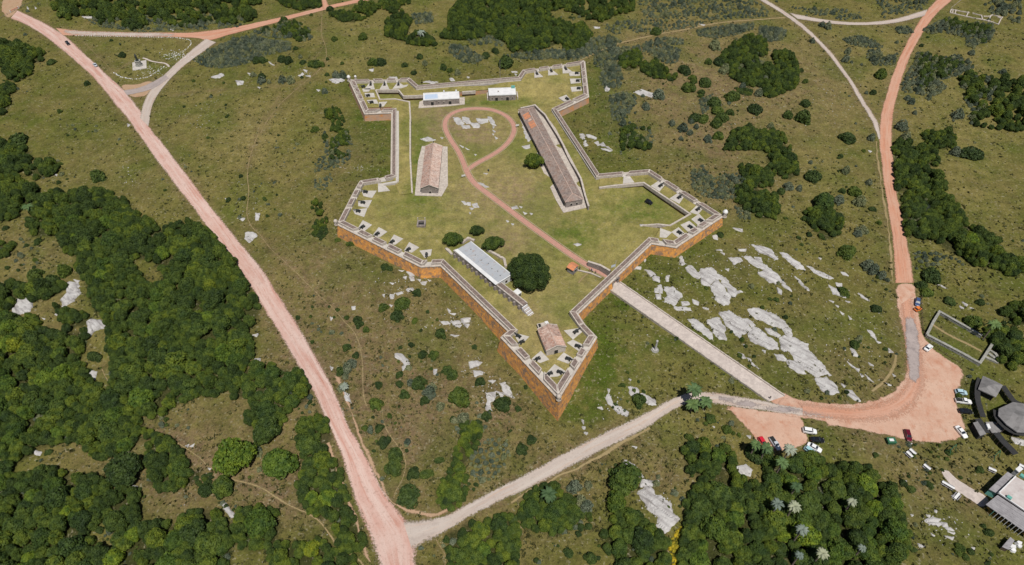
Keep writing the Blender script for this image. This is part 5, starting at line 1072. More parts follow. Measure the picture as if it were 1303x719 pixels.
 ('T00',[(980,380),(1060,370),(1180,390),(1340,400),(1340,640),(1250,650),(1120,630),(1060,620),(1040,570),(1100,550),(1020,500),(1010,450)],'t',2.0,3.2,'tree of the dark wood at the right picture edge'),
 ('T00',[(980,380),(1100,370),(1200,400),(1100,560),(1040,620),(1020,500)],'g',1.5,2.4,'grey shrub on the left rim of the right edge wood'),
 ('T00',[(-20,120),(90,130),(110,160),(90,190),(-20,200)],'S',1.3,2.1,'grey shrub of the low strip beside the grey track'),
 ('T00',[(130,25),(450,40),(490,80),(400,90),(250,60)],'s',1.3,2.1,'low shrub in the rough grass inside the top track bend'),
 ('T00',[(560,-20),(850,-30),(790,40),(600,80)],'s',1.3,2.1,'low shrub in the rough grass at the top beside the clay road'),
 ('U00',[(0,-40),(350,-40),(340,50),(270,60),(180,100),(110,90),(50,60),(0,50)],'t',2.0,3.2,'tree of the loose wood top centre right of the dark wood'),
 ('U00',[(200,110),(330,90),(470,90),(700,100),(640,130),(490,140),(380,150),(250,160),(200,130)],'s',1.2,2.0,'low grey shrub along the sandy track at the top'),
 ('U00',[(350,-30),(900,-30),(1000,20),(1030,70),(700,90),(400,80)],'s',1.2,2.2,'low shrub in the rough pasture along the top edge'),
 ('U00',[(0,130),(60,120),(130,170),(90,210),(50,240),(0,245)],'T',1.8,2.8,'tree at the right end of the dark upper wood'),
 ('U00',[(130,180),(230,170),(280,200),(200,230),(80,270),(-170,290),(-320,270),(-100,240),(0,250)],'S',1.3,2.1,'grey shrub in the belt behind the upper right bastion'),
 ('U00',[(150,260),(240,230),(380,220),(400,200),(500,180),(590,185),(590,210),(500,215),(420,230),(380,260),(330,300),(270,330),(290,380),(270,430),(190,430),(170,370),(190,340),(140,310)],'S',1.3,2.2,'grey shrub in the broad scrub right of the upper right bastion'),
 ('U00',[(270,280),(350,240),(380,270),(370,320),(320,345),(270,320)],'T',1.7,2.5,'dark tree inside the scrub right of the upper right bastion'),
 ('U00',[(380,310),(450,290),(500,340),(560,370),(550,390),(440,380),(380,350)],'T',1.5,2.3,'tree of the elongated clump right of the upper scrub'),
 ('U00',[(400,240),(520,220),(580,240),(560,300),(510,310),(450,280)],'S',1.1,1.8,'grey shrub left of the hillside with bare soil'),
 ('U00',[(660,140),(750,125),(950,105),(940,135),(850,165),(760,180),(670,170)],'S',1.2,2.0,'grey shrub of the long strip under the sandy track'),
 ('U00',[(980,120),(1110,140),(1100,175),(1030,200),(970,170)],'S',1.2,2.0,'grey shrub at the right end of the strip under the sandy track'),
 ('U00',[(770,270),(850,210),(920,170),(1010,210),(1010,260),(960,280),(970,320),(1060,330),(1100,350),(1170,380),(1160,430),(1080,460),(1030,480),(990,430),(920,420),(830,380),(830,340),(780,320)],'T',1.7,2.9,'dark tree of the S shaped thicket in the upper right pasture'),
 ('U00',[(800,300),(960,170),(1000,300),(1050,420),(900,400)],'g',1.2,2.0,'grey shrub among the S shaped thicket'),
 ('U00',[(850,430),(940,440),(930,470),(880,460)],'B',1.1,1.8,'bush below the S shaped thicket'),
 ('U00',[(670,490),(740,460),(720,540),(690,560)],'S',.9,1.6,'grey shrub left of the round bush cluster'),
 ('U00',[(220,470),(290,450),(350,470),(360,500),(320,550),(280,600),(240,590),(220,530)],'S',1.2,2.1,'grey shrub of the column beside the fort ditch'),
 ('U00',[(280,640),(350,620),(420,640),(380,680),(440,740),(280,740)],'t',1.6,2.4,'dark shrub tree right of the fort ditch'),
 ('U00',[(280,630),(420,630),(450,711),(300,711)],'g',1.1,1.8,'grey shrub right of the fort ditch'),
 ('U00',[(800,740),(840,650),(920,630),(985,660),(980,740)],'T',1.8,2.8,'dark tree of the clump near the hill centre right'),
 ('V00',[(480,60),(520,10),(560,-40),(1090,-40),(1090,20),(980,50),(990,90),(1060,110),(1100,130),(1150,110),(1200,170),(1170,200),(1150,240),(1060,240),(1050,200),(990,220),(900,250),(800,250),(760,210),(700,170),(560,190),(430,180),(480,130)],'T',1.9,3.2,'tree of the large dark wood behind the fort'),
 ('V00',[(-20,60),(30,10),(130,0),(280,-30),(280,30),(200,60),(110,50),(40,90),(-20,90)],'t',1.8,2.8,'tree of the clump below the upper road right of the path'),
 ('V00',[(160,100),(240,60),(290,90),(270,150),(240,190),(160,170)],'T',1.8,2.6,'tree of the dark clump upper left of the big wood'),
 ('V00',[(250,190),(340,150),(400,190),(420,220),(350,220),(270,210)],'T',1.6,2.4,'tree of the small clump below the upper left dark clump'),
 ('V00',[(290,60),(390,50),(400,100),(310,110)],'S',1.3,2.1,'grey shrub between the two upper clumps'),
 ('V00',[(480,210),(560,220),(620,260),(660,280),(610,310),(540,300),(480,250)],'S',1.2,2.0,'grey shrub in the strip behind the top curtain'),
 ('V00',[(1000,240),(1150,240),(1250,215),(1320,200),(1320,230),(1200,260),(1130,290),(1020,285),(930,250)],'S',1.2,2.0,'grey shrub belt plant below the dark upper wood'),
 ('V00',[(560,180),(700,170),(760,215),(700,225),(600,215)],'g',1.3,2.1,'grey shrub on the lower rim of the dark wood'),
 ('W00',[(760,540),(830,530),(860,600),(840,640),(890,690),(780,690),(750,700),(790,650),(800,610),(770,590)],'t',1.1,1.9,'dark shrub of the straggling thicket left of the fort'),
 ('W00',[(780,60),(860,50),(930,70),(950,90),(850,100)],'T',1.5,2.3,'tree beside the upper road near the clay spur'),
 ('W00',[(490,-40),(740,-40),(740,25),(640,40),(560,20)],'T',1.9,2.8,'tree above the upper road near the clay spur'),
 ('c3',[(60,-30),(260,-30),(280,60),(260,170),(190,230),(100,240),(130,330),(60,420),(0,400),(0,170),(80,150)],'g',1.0,1.8,'grey shrub of the long thicket left of the walkway wall'),
 ('c3',[(120,-60),(250,-40),(250,160),(120,180)],'t',1.1,1.9,'dark shrub of the long thicket left of the walkway wall'),
 ('c3',[(-20,480),(50,500),(60,600),(100,640),(50,740),(-20,740)],'t',1.2,1.9,'dark shrub of the thicket left of the left hand bastion'),
 ('c5',[(0,60),(60,60),(100,120),(50,190),(0,160)],'B',1.1,1.8,'bush just left of the left hand bastion tip'),
 ('Y',[(600,670),(680,650),(730,700),(800,711),(700,780),(640,740)],'g',1.0,1.8,'blue grey shrub below the cleft rock'),
]
DOTS = [  # crop, kind, label, points (x, y, r in crop pixels)
 ('L00','B','bush in the upper left grassland',[(80,695,50),(612,272,22),(255,305,24),(437,415,18),(558,200,10)]),
 ('L10','B','round bush in the left grassland',[(487,167,42),(25,433,15),(185,500,20),(170,660,40),(320,645,45),(250,690,40),(1145,290,15),(1220,283,15),(1208,172,12)]),
 ('L20','B','bush in the clearing of the left wood',[(470,365,34)]),
 ('L30','T','tree standing alone in the lower left',[(615,215,95),(1175,165,98),(1120,310,55),(1035,330,35)]),
 ('M30','T','rounded tree between the wood and the dirt road',[(60,20,70),(120,195,85),(30,500,80)]),
 ('M30','B','round bush near the road junction',[(645,80,38),(700,145,50),(690,208,50),(765,355,62),(795,240,35),(860,245,32),(620,15,25),(548,15,18)]),
 ('N30','T','lone rounded tree at the bottom centre',[(575,275,78),(530,390,55)]),
 ('N30','S','blue grey shrub below the curving road',[(320,310,45),(390,305,28),(350,380,40),(380,410,40)]),
 ('N30','B','bush in the bottom centre grass',[(10,470,30),(15,540,45),(25,630,30),(290,640,30),(400,665,35),(440,670,15),(1240,140,55),(1290,250,30),(105,75,30),(55,120,33),(1085,20,25)]),
 ('O30','B','bush in the lower right picnic ground',[(930,140,20),(1085,225,22),(1130,540,25),(830,300,22),(700,290,25),(740,320,25),(560,150,18),(1100,510,15),(980,640,25),(1010,660,22),(1040,640,18)]),
 ('P20','B','bush on the slopes around the right road',[(560,125,26),(455,305,28),(400,42,33),(820,40,34),(935,85,30),(1085,95,22),(60,80,16),(1050,190,45),(610,330,14),(790,5,30)]),
 ('Q10','B','bush left of the clay road',[(845,670,48),(1040,45,52),(250,170,42),(375,370,28),(455,240,42),(420,545,48),(85,245,24),(390,245,18),(545,335,20),(575,405,15),(500,45,12)]),
 ('Q10','T','solitary tree left of the clay road',[(300,300,50)]),
 ('Q10','S','grey shrub beside the clay road',[(120,225,25),(175,233,20),(375,290,30),(480,300,35),(410,145,25),(525,205,20),(960,50,28),(490,440,32),(470,460,24),(520,620,34),(550,640,34),(590,670,26)]),
 ('T00','B','round bush left of the clay road',[(185,350,14),(205,405,16),(208,512,30),(118,572,30),(198,580,46),(420,680,43),(590,365,36),(548,462,18)]),
 ('T00','S','small grey shrub near the meeting tracks',[(30,630,20),(540,690,25),(408,295,22),(437,310,10),(420,255,20),(665,210,12),(488,322,10),(690,630,35),(710,690,35),(720,490,18),(740,510,20),(755,565,14),(900,440,12),(975,570,34),(1042,262,20),(1200,358,20),(320,130,22),(290,122,18),(240,205,16)]),
 ('U00','B','round bush on the upper right hillside',[(717,305,22),(775,305,30),(598,345,35),(455,150,30),(640,385,25),(615,428,42),(645,400,25),(702,405,36),(683,460,20),(750,505,37),(765,545,35),(790,585,34),(825,560,22),(760,610,35),(650,583,34),(690,588,34),(840,475,40),(957,543,36),(770,675,30)]),
 ('U00','S','small grey shrub on the upper right hillside',[(750,225,32),(800,345,30),(470,470,36),(402,530,25),(970,465,25),(535,615,22),(590,640,30),(625,665,18),(655,635,16),(630,608,16),(715,695,25),(578,695,15),(290,615,22),(890,430,20)]),
 ('V00','B','bush in the grass behind the top curtain',[(45,180,28),(95,305,30),(130,305,30),(332,280,20),(257,322,18),(450,335,22),(480,350,18),(712,250,22),(662,272,25),(766,302,46),(300,362,18)]),
 ('V00','S','grey shrub behind the top curtain',[(358,315,18),(520,365,18)]),
 ('W00','B','bush above the fort left of the path',[(615,240,15),(420,298,24),(450,298,24),(545,293,24),(580,297,28),(652,307,18),(700,315,26),(735,318,24),(445,378,26),(712,645,22),(553,92,20),(463,142,22),(695,72,10),(790,40,20),(810,192,18),(265,525,8),(520,540,6)]),
 ('W00','S','grey shrub above the fort left of the path',[(445,400,25),(403,373,18),(550,400,24),(590,400,24),(820,377,24),(855,377,24),(762,455,20),(640,285,12),(485,410,14)]),
 ('c1','B','small bush by the upper left bastion',[(15,610,22),(80,665,28),(10,120,40)]),
 ('c5','B','bush at the foot of the left hand bastion',[(170,205,24),(268,235,27),(525,405,32),(565,415,32),(775,600,36)]),
 ('Y','B','round bush on the slope left of the bottom bastion',[(355,95,45),(265,118,28),(335,158,35),(425,185,18),(135,180,28),(145,200,26),(178,230,22),(490,142,12),(555,248,34),(80,322,24),(128,360,22),(725,318,16),(465,355,28),(520,358,28),(50,440,30),(345,458,22),(348,505,22),(445,497,42),(372,557,28),(475,585,28),(585,430,30),(610,450,36),(655,563,60),(755,490,30),(865,605,48),(945,630,18),(228,600,40),(785,665,28),(740,700,20),(983,520,13),(615,680,18),(430,45,20),(245,510,24)]),
 ('Y','S','blue grey shrub on the slope left of the bottom bastion',[(85,425,35),(110,400,28),(405,500,28),(500,545,42),(510,520,30),(553,620,28),(60,520,30),(670,680,40),(75,470,20)]),
 ('Z','B','bush near the curving pale road',[(330,305,40),(690,400,30),(770,455,28),(830,485,12)]),
 ('AA','B','small bush among the granite slabs',[(540,30,20),(650,558,16),(470,300,12),(825,360,12),(595,520,10)]),
]
plants = []   # kind, x, y, r, label, group or None
def fill(c, poly, kind, r0, r1, label):
    q = Gd(c, poly, O, 1.6); P2 = [(p.x, p.y) for p in q]; xs_ = [p[0] for p in P2]; ys_ = [p[1] for p in P2]; A = (max(xs_)-min(xs_))*(max(ys_)-min(ys_))
    sp = {'T': 1.06, 't': 1.45, 'G': 1.2, 'g': 1.5, 'S': 1.3, 's': 1.7, 'B': 1.1, 'F': 1.0}[kind]; pts = []
    n = int(A/(r0*r0)*6)+50; X = rng.uniform(min(xs_), max(xs_), n); Y_ = rng.uniform(min(ys_), max(ys_), n); ins = inpoly(X, Y_, P2); X = X[ins]; Y_ = Y_[ins]
    if kind in 'TGS':
        gs = np.where(inpoly(WOODS_HOOK[0], WOODS_HOOK[1], P2)); litter_shade[gs] = .75 if kind == 'T' else .25
    dd_ = dseg(X, Y_, P2) if len(X) else []
    R_ = r0*.85+(r1*1.22-r0*.85)*rng.beta(1.1, 1.7, len(X)); acc = np.zeros((0, 3))
    for x, y, r, d_ in zip(X, Y_, R_, dd_):
        r = min(r, max(r0*.8, d_+r0*.6))
        if len(acc) and (np.hypot(acc[:,0]-x, acc[:,1]-y) < (acc[:,2]+r)*.5*sp).any(): continue
        if math.hypot(x, y) > 900: continue
        if kind in 'stg' and math.sin(x*.33+y*.21)+math.sin(y*.41-x*.17)+rng.uniform(-1.1, 1.1) < -.15: continue
        if kind == 'T' and math.sin(x*.27+y*.18+1)+math.sin(y*.31-x*.22)+.7*math.sin(x*.6+2)+rng.uniform(-.3,.3) < -1.35: continue
        acc = np.vstack([acc, (x, y, r)])
    kk = {'T':'T','t':'T','G':'S','g':'S','S':'S','s':'S','B':'B','F':'F'}[kind]
    for x, y, r in acc: plants.append([kk, x, y, r, label, label.replace('tree ', 'trees ').replace('shrub ', 'shrubs ')[:60]])
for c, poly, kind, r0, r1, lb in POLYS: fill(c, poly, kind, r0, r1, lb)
cvw = cv; cvw[...,3] = litter_shade; at.data.foreach_set('color', cvw.astype(np.float32).ravel())
for c, kind, lb, pts in DOTS:
    s_ = CR[c][2]; L = []
    for x, y, r in pts:
        px_, py_ = K(c, (x, y)); g = ground(px_, py_, O, 0); rm = r*1.1/s_/pxm(g.x, g.y); g = ground(px_, py_, O, rm*.55); L.append((px_, g.x, g.y, rm))
    L.sort()
    if len(L) == 1: plants.append([kind, L[0][1], L[0][2], L[0][3], lb, None])
    else:
        for i, (u, x, y, rm) in enumerate(L): plants.append([kind, x, y, rm, f"{lb}, {ordn(i+1)} from the left", lb+' group'])
NAME = {'T': 'tree', 'B': 'round_bush', 'S': 'scrub_bush', 'F': 'flowering_shrub'}; CATG = {'T': 'tree', 'B': 'bush', 'S': 'shrub', 'F': 'shrub'}
FLW = [leaf_mesh('flower_leaves', dome(9, 150+i, (.22,.40), .35, base=.06), 600, .09, 'leaf_yellow', seed=50+i) for i in range(2)]
VAR = {'T': TREE, 'B': BUSH, 'S': SCRUB, 'F': FLW}
LIM = {'T': 295, 'B': 290, 'S': 290, 'F': 60}
def uvof(x, y, z):
    dep = y*CS+(CAMH-z)*SN; return x/dep*FPX+CW/2, ((CAMH-z)*CS-y*SN)/dep*FPX+CH/2
def crowncol(kind, x, y, r):
    t = rng.uniform(); 
    if kind == 'T': return (1.7,1.45,.85,1) if t < .09 else ((.75,.85,.9,1) if t < .3 else ((1.3,1.35,1.0,1) if t > .8 else (1,1,1,1)))
    return (1,1,1,1)
RL = [pl for pl in ROADLINES]
def onroad(X, Y_):
    r = np.zeros(len(X), bool)
    for pl in RL: r |= inpoly(X, Y_, pl)
    return r
PLACED = []
for kind in 'TBSF':
    L = []
    for p in plants:
        if p[0] != kind: continue
        z = float(O(p[1], p[2])); u, v = uvof(p[1], p[2], z); vis = -8 < u < CW+8 and -8 < v < CH+14
        L.append((0 if (p[5] is None or 'from the left' in p[4]) else 1, -(p[3]*pxm(p[1], p[2], z)) if vis else 1, p, z))
    L.sort(key=lambda t: (t[0], t[1])); var = VAR[kind]; rest = []
    for i, (_, sz, p, z) in enumerate(L):
        if sz > 0 and sz == 1: rest.append((p, z)); continue
        if i >= LIM[kind]: rest.append((p, z)); continue
        if i == 0 or True: p.append(None)
        r = p[3]; vi = int(rng.integers(len(var))); hs = rng.uniform(.85, 1.15); a = rng.uniform(0, 6.28)
        if kind == 'T':
            o = bpy.data.objects.new('tree', None); COL.objects.link(o); o.location = (p[1], p[2], z); o.rotation_euler = (0, 0, a); o.scale = (r, r*rng.uniform(.88,1.1), r*hs); o.empty_display_size = .2
            c_ = bpy.data.objects.new('crown', var[vi]); COL.objects.link(c_); c_.parent = o; c_.color = crowncol(kind, p[1], p[2], r)
            t_ = bpy.data.objects.new('trunk', TRUNK[vi % 4]); COL.objects.link(t_); t_.parent = o
        else:
            o = bpy.data.objects.new(NAME[kind], var[vi]); COL.objects.link(o); o.location = (p[1], p[2], z-.08*r); o.rotation_euler = (0, 0, a); o.scale = (r, r*rng.uniform(.8,1.1), r*hs*(1.6 if kind == 'S' else 1.1)); o.color = crowncol(kind, p[1], p[2], r)
        tag(o, p[4], CATG[kind], p[5]); PLACED.append((o, p))
    if kind in 'BS':      # saplings and cushions far too many to count
        U_, V_ = rng.uniform(0, CW, 4200), rng.uniform(0, CH, 4200); k_ = np.sin(U_*.045+V_*.02)+np.sin(V_*.06-U_*.03+2)+.6*np.sin(U_*.11+V_*.09)
        ok = k_+rng.normal(size=4200)*.5 > (1.0 if kind == 'B' else .9); U_, V_ = U_[ok], V_[ok]; t = 1.0/(FPX*SN+(V_-CH/2)*CS); Z_ = np.full(len(U_), -5.0)
        for _ in range(7): k_ = (CAMH-Z_)*t; X_ = (U_-CW/2)*k_; Y_ = (FPX*CS-(V_-CH/2)*SN)*k_; Z_ = .5*Z_+.5*O(X_, Y_)
        ok = (dseg(X_, Y_, FP) > 14) & ~inpoly(X_, Y_, FP) & ~onroad(X_, Y_)
        for x_, y_, z_ in zip(X_[ok], Y_[ok], O(X_[ok], Y_[ok])): rest.append(([kind, x_, y_, float(np.clip(rng.gamma(2.5,.26), .3, 1.5)), '', None], float(z_)))
    if rest:
        me = bpy.data.meshes.new('pts'); me.from_pydata([(p[1], p[2], z-.05*p[3]) for p, z in rest], [], [])
        A = me.attributes.new('rr', 'FLOAT_VECTOR', 'POINT'); A.data.foreach_set('vector', np.array([(p[3], p[3]*rng.uniform(.85,1.1), p[3]*rng.uniform(.95,1.45)) for p, z in rest], np.float32).ravel())
        A = me.attributes.new('ro', 'FLOAT_VECTOR', 'POINT'); A.data.foreach_set('vector', np.array([(0, 0, rng.uniform(0, 6.28)) for _ in rest], np.float32).ravel())
        A = me.attributes.new('vi', 'INT', 'POINT'); A.data.foreach_set('value', rng.integers(0, len(var), len(rest)).astype(np.int32))
        col = bpy.data.collections.new(NAME[kind]+'_forms')
        for k, m_ in enumerate(var): q = bpy.data.objects.new(f'{NAME[kind]}_form', m_); col.objects.link(q)
        ng = bpy.data.node_groups.new('scatter', 'GeometryNodeTree'); ng.interface.new_socket('Geometry', in_out='INPUT', socket_type='NodeSocketGeometry'); ng.interface.new_socket('Geometry', in_out='OUTPUT', socket_type='NodeSocketGeometry')
        N = ng.nodes; gi = N.new('NodeGroupInput'); go = N.new('NodeGroupOutput'); ip = N.new('GeometryNodeInstanceOnPoints'); ci = N.new('GeometryNodeCollectionInfo'); ci.inputs[0].default_value = col; ci.inputs['Separate Children'].default_value = True; ci.inputs['Reset Children'].default_value = True
        def na(nm, ty): x = N.new('GeometryNodeInputNamedAttribute'); x.data_type = ty; x.inputs[0].default_value = nm; return [s for s in x.outputs if s.enabled][0]
        ip.inputs['Pick Instance'].default_value = True; lk = ng.links.new
        lk(gi.outputs[0], ip.inputs['Points']); lk(ci.outputs[0], ip.inputs['Instance']); lk(na('vi', 'INT'), ip.inputs['Instance Index']); lk(na('rr', 'FLOAT_VECTOR'), ip.inputs['Scale']); lk(na('ro', 'FLOAT_VECTOR'), ip.inputs['Rotation']); lk(ip.outputs[0], go.inputs[0])
        o = bpy.data.objects.new({'T': 'woodland', 'B': 'undergrowth', 'S': 'scrubland', 'F': 'flowers'}[kind], me); COL.objects.link(o); md = o.modifiers.new('scatter', 'NODES'); md.node_group = ng
        tag(o, {'T': 'smaller and farther trees merging into the woods', 'B': 'small bushes merging into the grass', 'S': 'low grey green scrub spread over the hillside', 'F': 'yellow flowers'}[kind], kind='stuff')
    print(kind, len(L), 'rest', len(rest))
byl = {}
for o, p in PLACED:
    if p[5] and 'from the left' not in p[4]: u, v = uvof(p[1], p[2], 0); byl.setdefault(p[4], []).append((u, v, o))
for lb, L in byl.items():
    L.sort(key=lambda t: t[:2])
    if len(L) == 1: continue
    for i, (u, v, o) in enumerate(L):
        t_ = f"{lb}, {ordn(i+1)} from the left"
        if len(t_.split()) > 16: w_ = [x for x in lb.split() if x not in ('the', 'a')]; t_ = ' '.join(w_)+f", {ordn(i+1)} from the left"
        o['label'] = ' '.join(t_.split()[:16]) if len(t_.split()) <= 16 else f"{' '.join(w_[:11])}, {ordn(i+1)} from the left"
# the large trees inside the fort
def single(me, px_, py_, rpx, label, hk=1.0, f=I, sq=1.0, trunk=0):
    g = ground(px_, py_, f, 0); r = rpx/pxm(g.x, g.y, 0); g = ground(px_, py_, f, r*.6*hk); z = float(f(g.x, g.y))
    o = empty('tree', (g.x, g.y, z), .7, label=label, cat='tree'); o.scale = (r, r*sq, r*hk)
    for nm, m_ in (('crown', me), ('trunk', TRUNK[trunk])): c_ = bpy.data.objects.new(nm, m_); COL.objects.link(c_); c_.parent = o
    return o
single(BIG, 674, 343, 29.5, 'huge dark round crowned tree just right of the white hall')
single(MED, 679, 204.5, 12.8, 'dark round tree standing against the long barracks', 1.15)
single(MED, 575.5, 304, 12.8, 'round tree left of the top end of the white hall', 1.0, trunk=1)
single(MED, 627, 309.5, 15.5, 'dark oval tree beside the white hall roof', .85, sq=.75, trunk=2)
single(MED, 606.5, 293, 9.5, 'small tree touching the oval tree above the white hall', 1.0, trunk=3)
# palms
def palm(name_m, seed, n=26, L=1.0):
    g = random.Random(seed); mb = MB()
    for i in range(n):
        a = i*2.399+g.uniform(-.2,.2); e0 = g.uniform(.1, 1.2); ln = L*g.uniform(.85,1.1); pts = []; p = Vector((0,0,0)); el = e0
        for k in range(6): pts.append(p.copy()); p = p+Vector((math.cos(a)*math.cos(el), math.sin(a)*math.cos(el), math.sin(el)))*ln/5; el -= .42
        sd_ = Vector((-math.sin(a), math.cos(a), 0))
        for k in range(5):
            w0 = [.05,.13,.16,.14,.09,.0][k]; w1 = [.05,.13,.16,.14,.09,.01][k+1]; dz = Vector((0,0,-.05))
            for sg in (-1,1): mb.add([pts[k], pts[k+1], pts[k+1]+sd_*sg*w1+dz, pts[k]+sd_*sg*w0+dz], [(0,1,2,3)])
    return mb.mesh('fronds', name_m)
PALM_S, PALM_G = palm('leaf_silver', 3), palm('leaf_palm', 5, 28)
mb = MB(); mb.tube((0,0,-.3),(.02,0,.5),.045,.035,7); mb.tube((.02,0,.5),(0,0,1.0),.035,.028,7); PTR = mb.mesh('trunk', 'bark')
def palm_at(c, x, y, rpx, h, me, label, group=None):
    px_, py_ = K(c, (x, y)); g = ground(px_, py_, O, h); z = float(O(g.x, g.y)); r = rpx/pxm(g.x, g.y, h)
    o = empty('palm', (g.x, g.y, z), rng.uniform(0,6), label=label, cat='palm', group=group)
    t_ = bpy.data.objects.new('trunk', PTR); COL.objects.link(t_); t_.parent = o; t_.scale = (7, 7, h)
    c_ = bpy.data.objects.new('fronds', me); COL.objects.link(c_); c_.parent = o; c_.scale = (r,r,r); c_.location = (0,0,h)
for i, (x, y, r) in enumerate([(65,400,10.5),(150,412,11),(175,658,7.5),(188,530,10.5),(290,648,10.5),(440,390,8),(490,622,7)]): palm_at('O30', x, y, r, 9.0 if r > 8 else 7, PALM_S, f'silvery fan palm crown in the big dark grove, {ordn(i+1)} from the left', 'silvery palms in the grove')
for c, x, y, r, h, lb in [('X4',230,185,10,8,'green palm left of the red car'),('X4',330,215,11,9,'green palm in front of the silver pickup'),('X4',540,230,11,8,'greyish palm between pickup and parked saloon'),('X4',470,350,11,8,'green palm rising from the dark thicket below the car park'),
  ('X4',600,570,10,8,'green palm deeper in the grove below the pale saloon'),('O30',430,10,9,1,''),('Z',606,258,13,9,'tallest palm of the trio beside the curving road'),('Z',600,335,13,4,'lower left palm of the trio beside the curving road'),('Z',662,322,12,4.5,'right hand palm of the trio beside the curving road'),
  ('F7',1035,235,11,8.5,'tall palm at the right end of the walled enclosure'),('N30',190,350,14,6,'palm crown in the copse below the curving road'),('Y',70,520,8,2,'low silvery palm beside the dirt road'),('V00',340,165,7,4,'silvery palm in the clump behind the fort'),('L10',140,330,9,5,'palm on the edge of the left wood')]:
    if lb: palm_at(c, x, y, r, h, PALM_S if ('silvery' in lb or 'grey' in lb) else PALM_G, lb)

# ---------------------------------------------------------------- rocks
def rock(c, pts, lb=None, h=.8, f=O, group=None, m_='granite'):
    q = Gd(c, pts, f, 0) if c else pts; P2 = [(p[0], p[1]) for p in q]; xs_ = [p[0] for p in P2]; ys_ = [p[1] for p in P2]
    span = max(max(xs_)-min(xs_), max(ys_)-min(ys_)); st_ = max(.22, min(.55, span/26)); m0 = 1.2*st_
    gx = np.arange(min(xs_)-m0, max(xs_)+m0+st_, st_); gy = np.arange(min(ys_)-m0, max(ys_)+m0+st_, st_); X, Y_ = np.meshgrid(gx, gy)
    ph = rng.uniform(0, 6, 6); wa = min(.28, span*.03); Xw = X+wa*np.sin(Y_*1.3+ph[0])+wa*.5*np.sin(Y_*3.1+ph[3]); Yw = Y_+wa*np.sin(X*1.2+ph[1])+wa*.5*np.sin(X*3.3+ph[4])
    ins = inpoly(Xw, Yw, P2); d = dseg(Xw, Yw, P2); sd_ = np.where(ins, d, -d)
    crack = np.abs(np.sin(X*.55*1.3+Y_*.42+ph[2]+1.3*np.sin(Y_*.35+ph[5]))); crk = np.where(crack < .10, -.45, 0)*(span > 6)
    ga = -.62; gu_ = X*math.cos(ga)+Y_*math.sin(ga); gv_ = -X*math.sin(ga)+Y_*math.cos(ga)      # the grain of the rock runs down the slope
    crk = np.where(np.abs(np.sin(gv_*.75+ph[2]+.9*np.sin(gu_*.16+ph[5])+.3*np.sin(gu_*.9))) < .09, -.5, 0)*(span > 5)+np.where(np.abs(np.sin(gu_*.30+ph[4]+.8*np.sin(gv_*.5))) < .035, -.35, 0)*(span > 7)
    sd_ = sd_+(.22 if span < 6 else .42); crk = crk*.5
    Hh = np.where(sd_ > 0, np.minimum(1, (np.maximum(sd_,0)/.9))**.5*h*.66, sd_*1.6)+np.where(sd_ > 0, .16*h*(np.sin(gv_*.8+ph[0])+.7*np.sin(gu_*.35+ph[1])+.35*np.sin(gv_*2.1+gu_*.4+ph[3]))+rng.uniform(-.035,.035,X.shape)+crk*h, 0)
    Z_ = f(X, Y_)+Hh-.04; kp = sd_ > -1.3*st_; idx = np.full(X.shape, -1); idx[kp] = np.arange(kp.sum()); qd = kp[:-1,:-1]&kp[1:,:-1]&kp[:-1,1:]&kp[1:,1:]; jj, ii = np.where(qd)
    if not len(jj): return None
    me = bpy.data.meshes.new('rock'); me.from_pydata(np.stack([X[kp], Y_[kp], Z_[kp]], -1).tolist(), [], np.stack([idx[jj,ii], idx[jj,ii+1], idx[jj+1,ii+1], idx[jj+1,ii]], -1).tolist()); me.materials.append(M[m_])
    o = bpy.data.objects.new('granite_outcrop', me); COL.objects.link(o); return tag(o, lb, 'rock', group) if lb else o
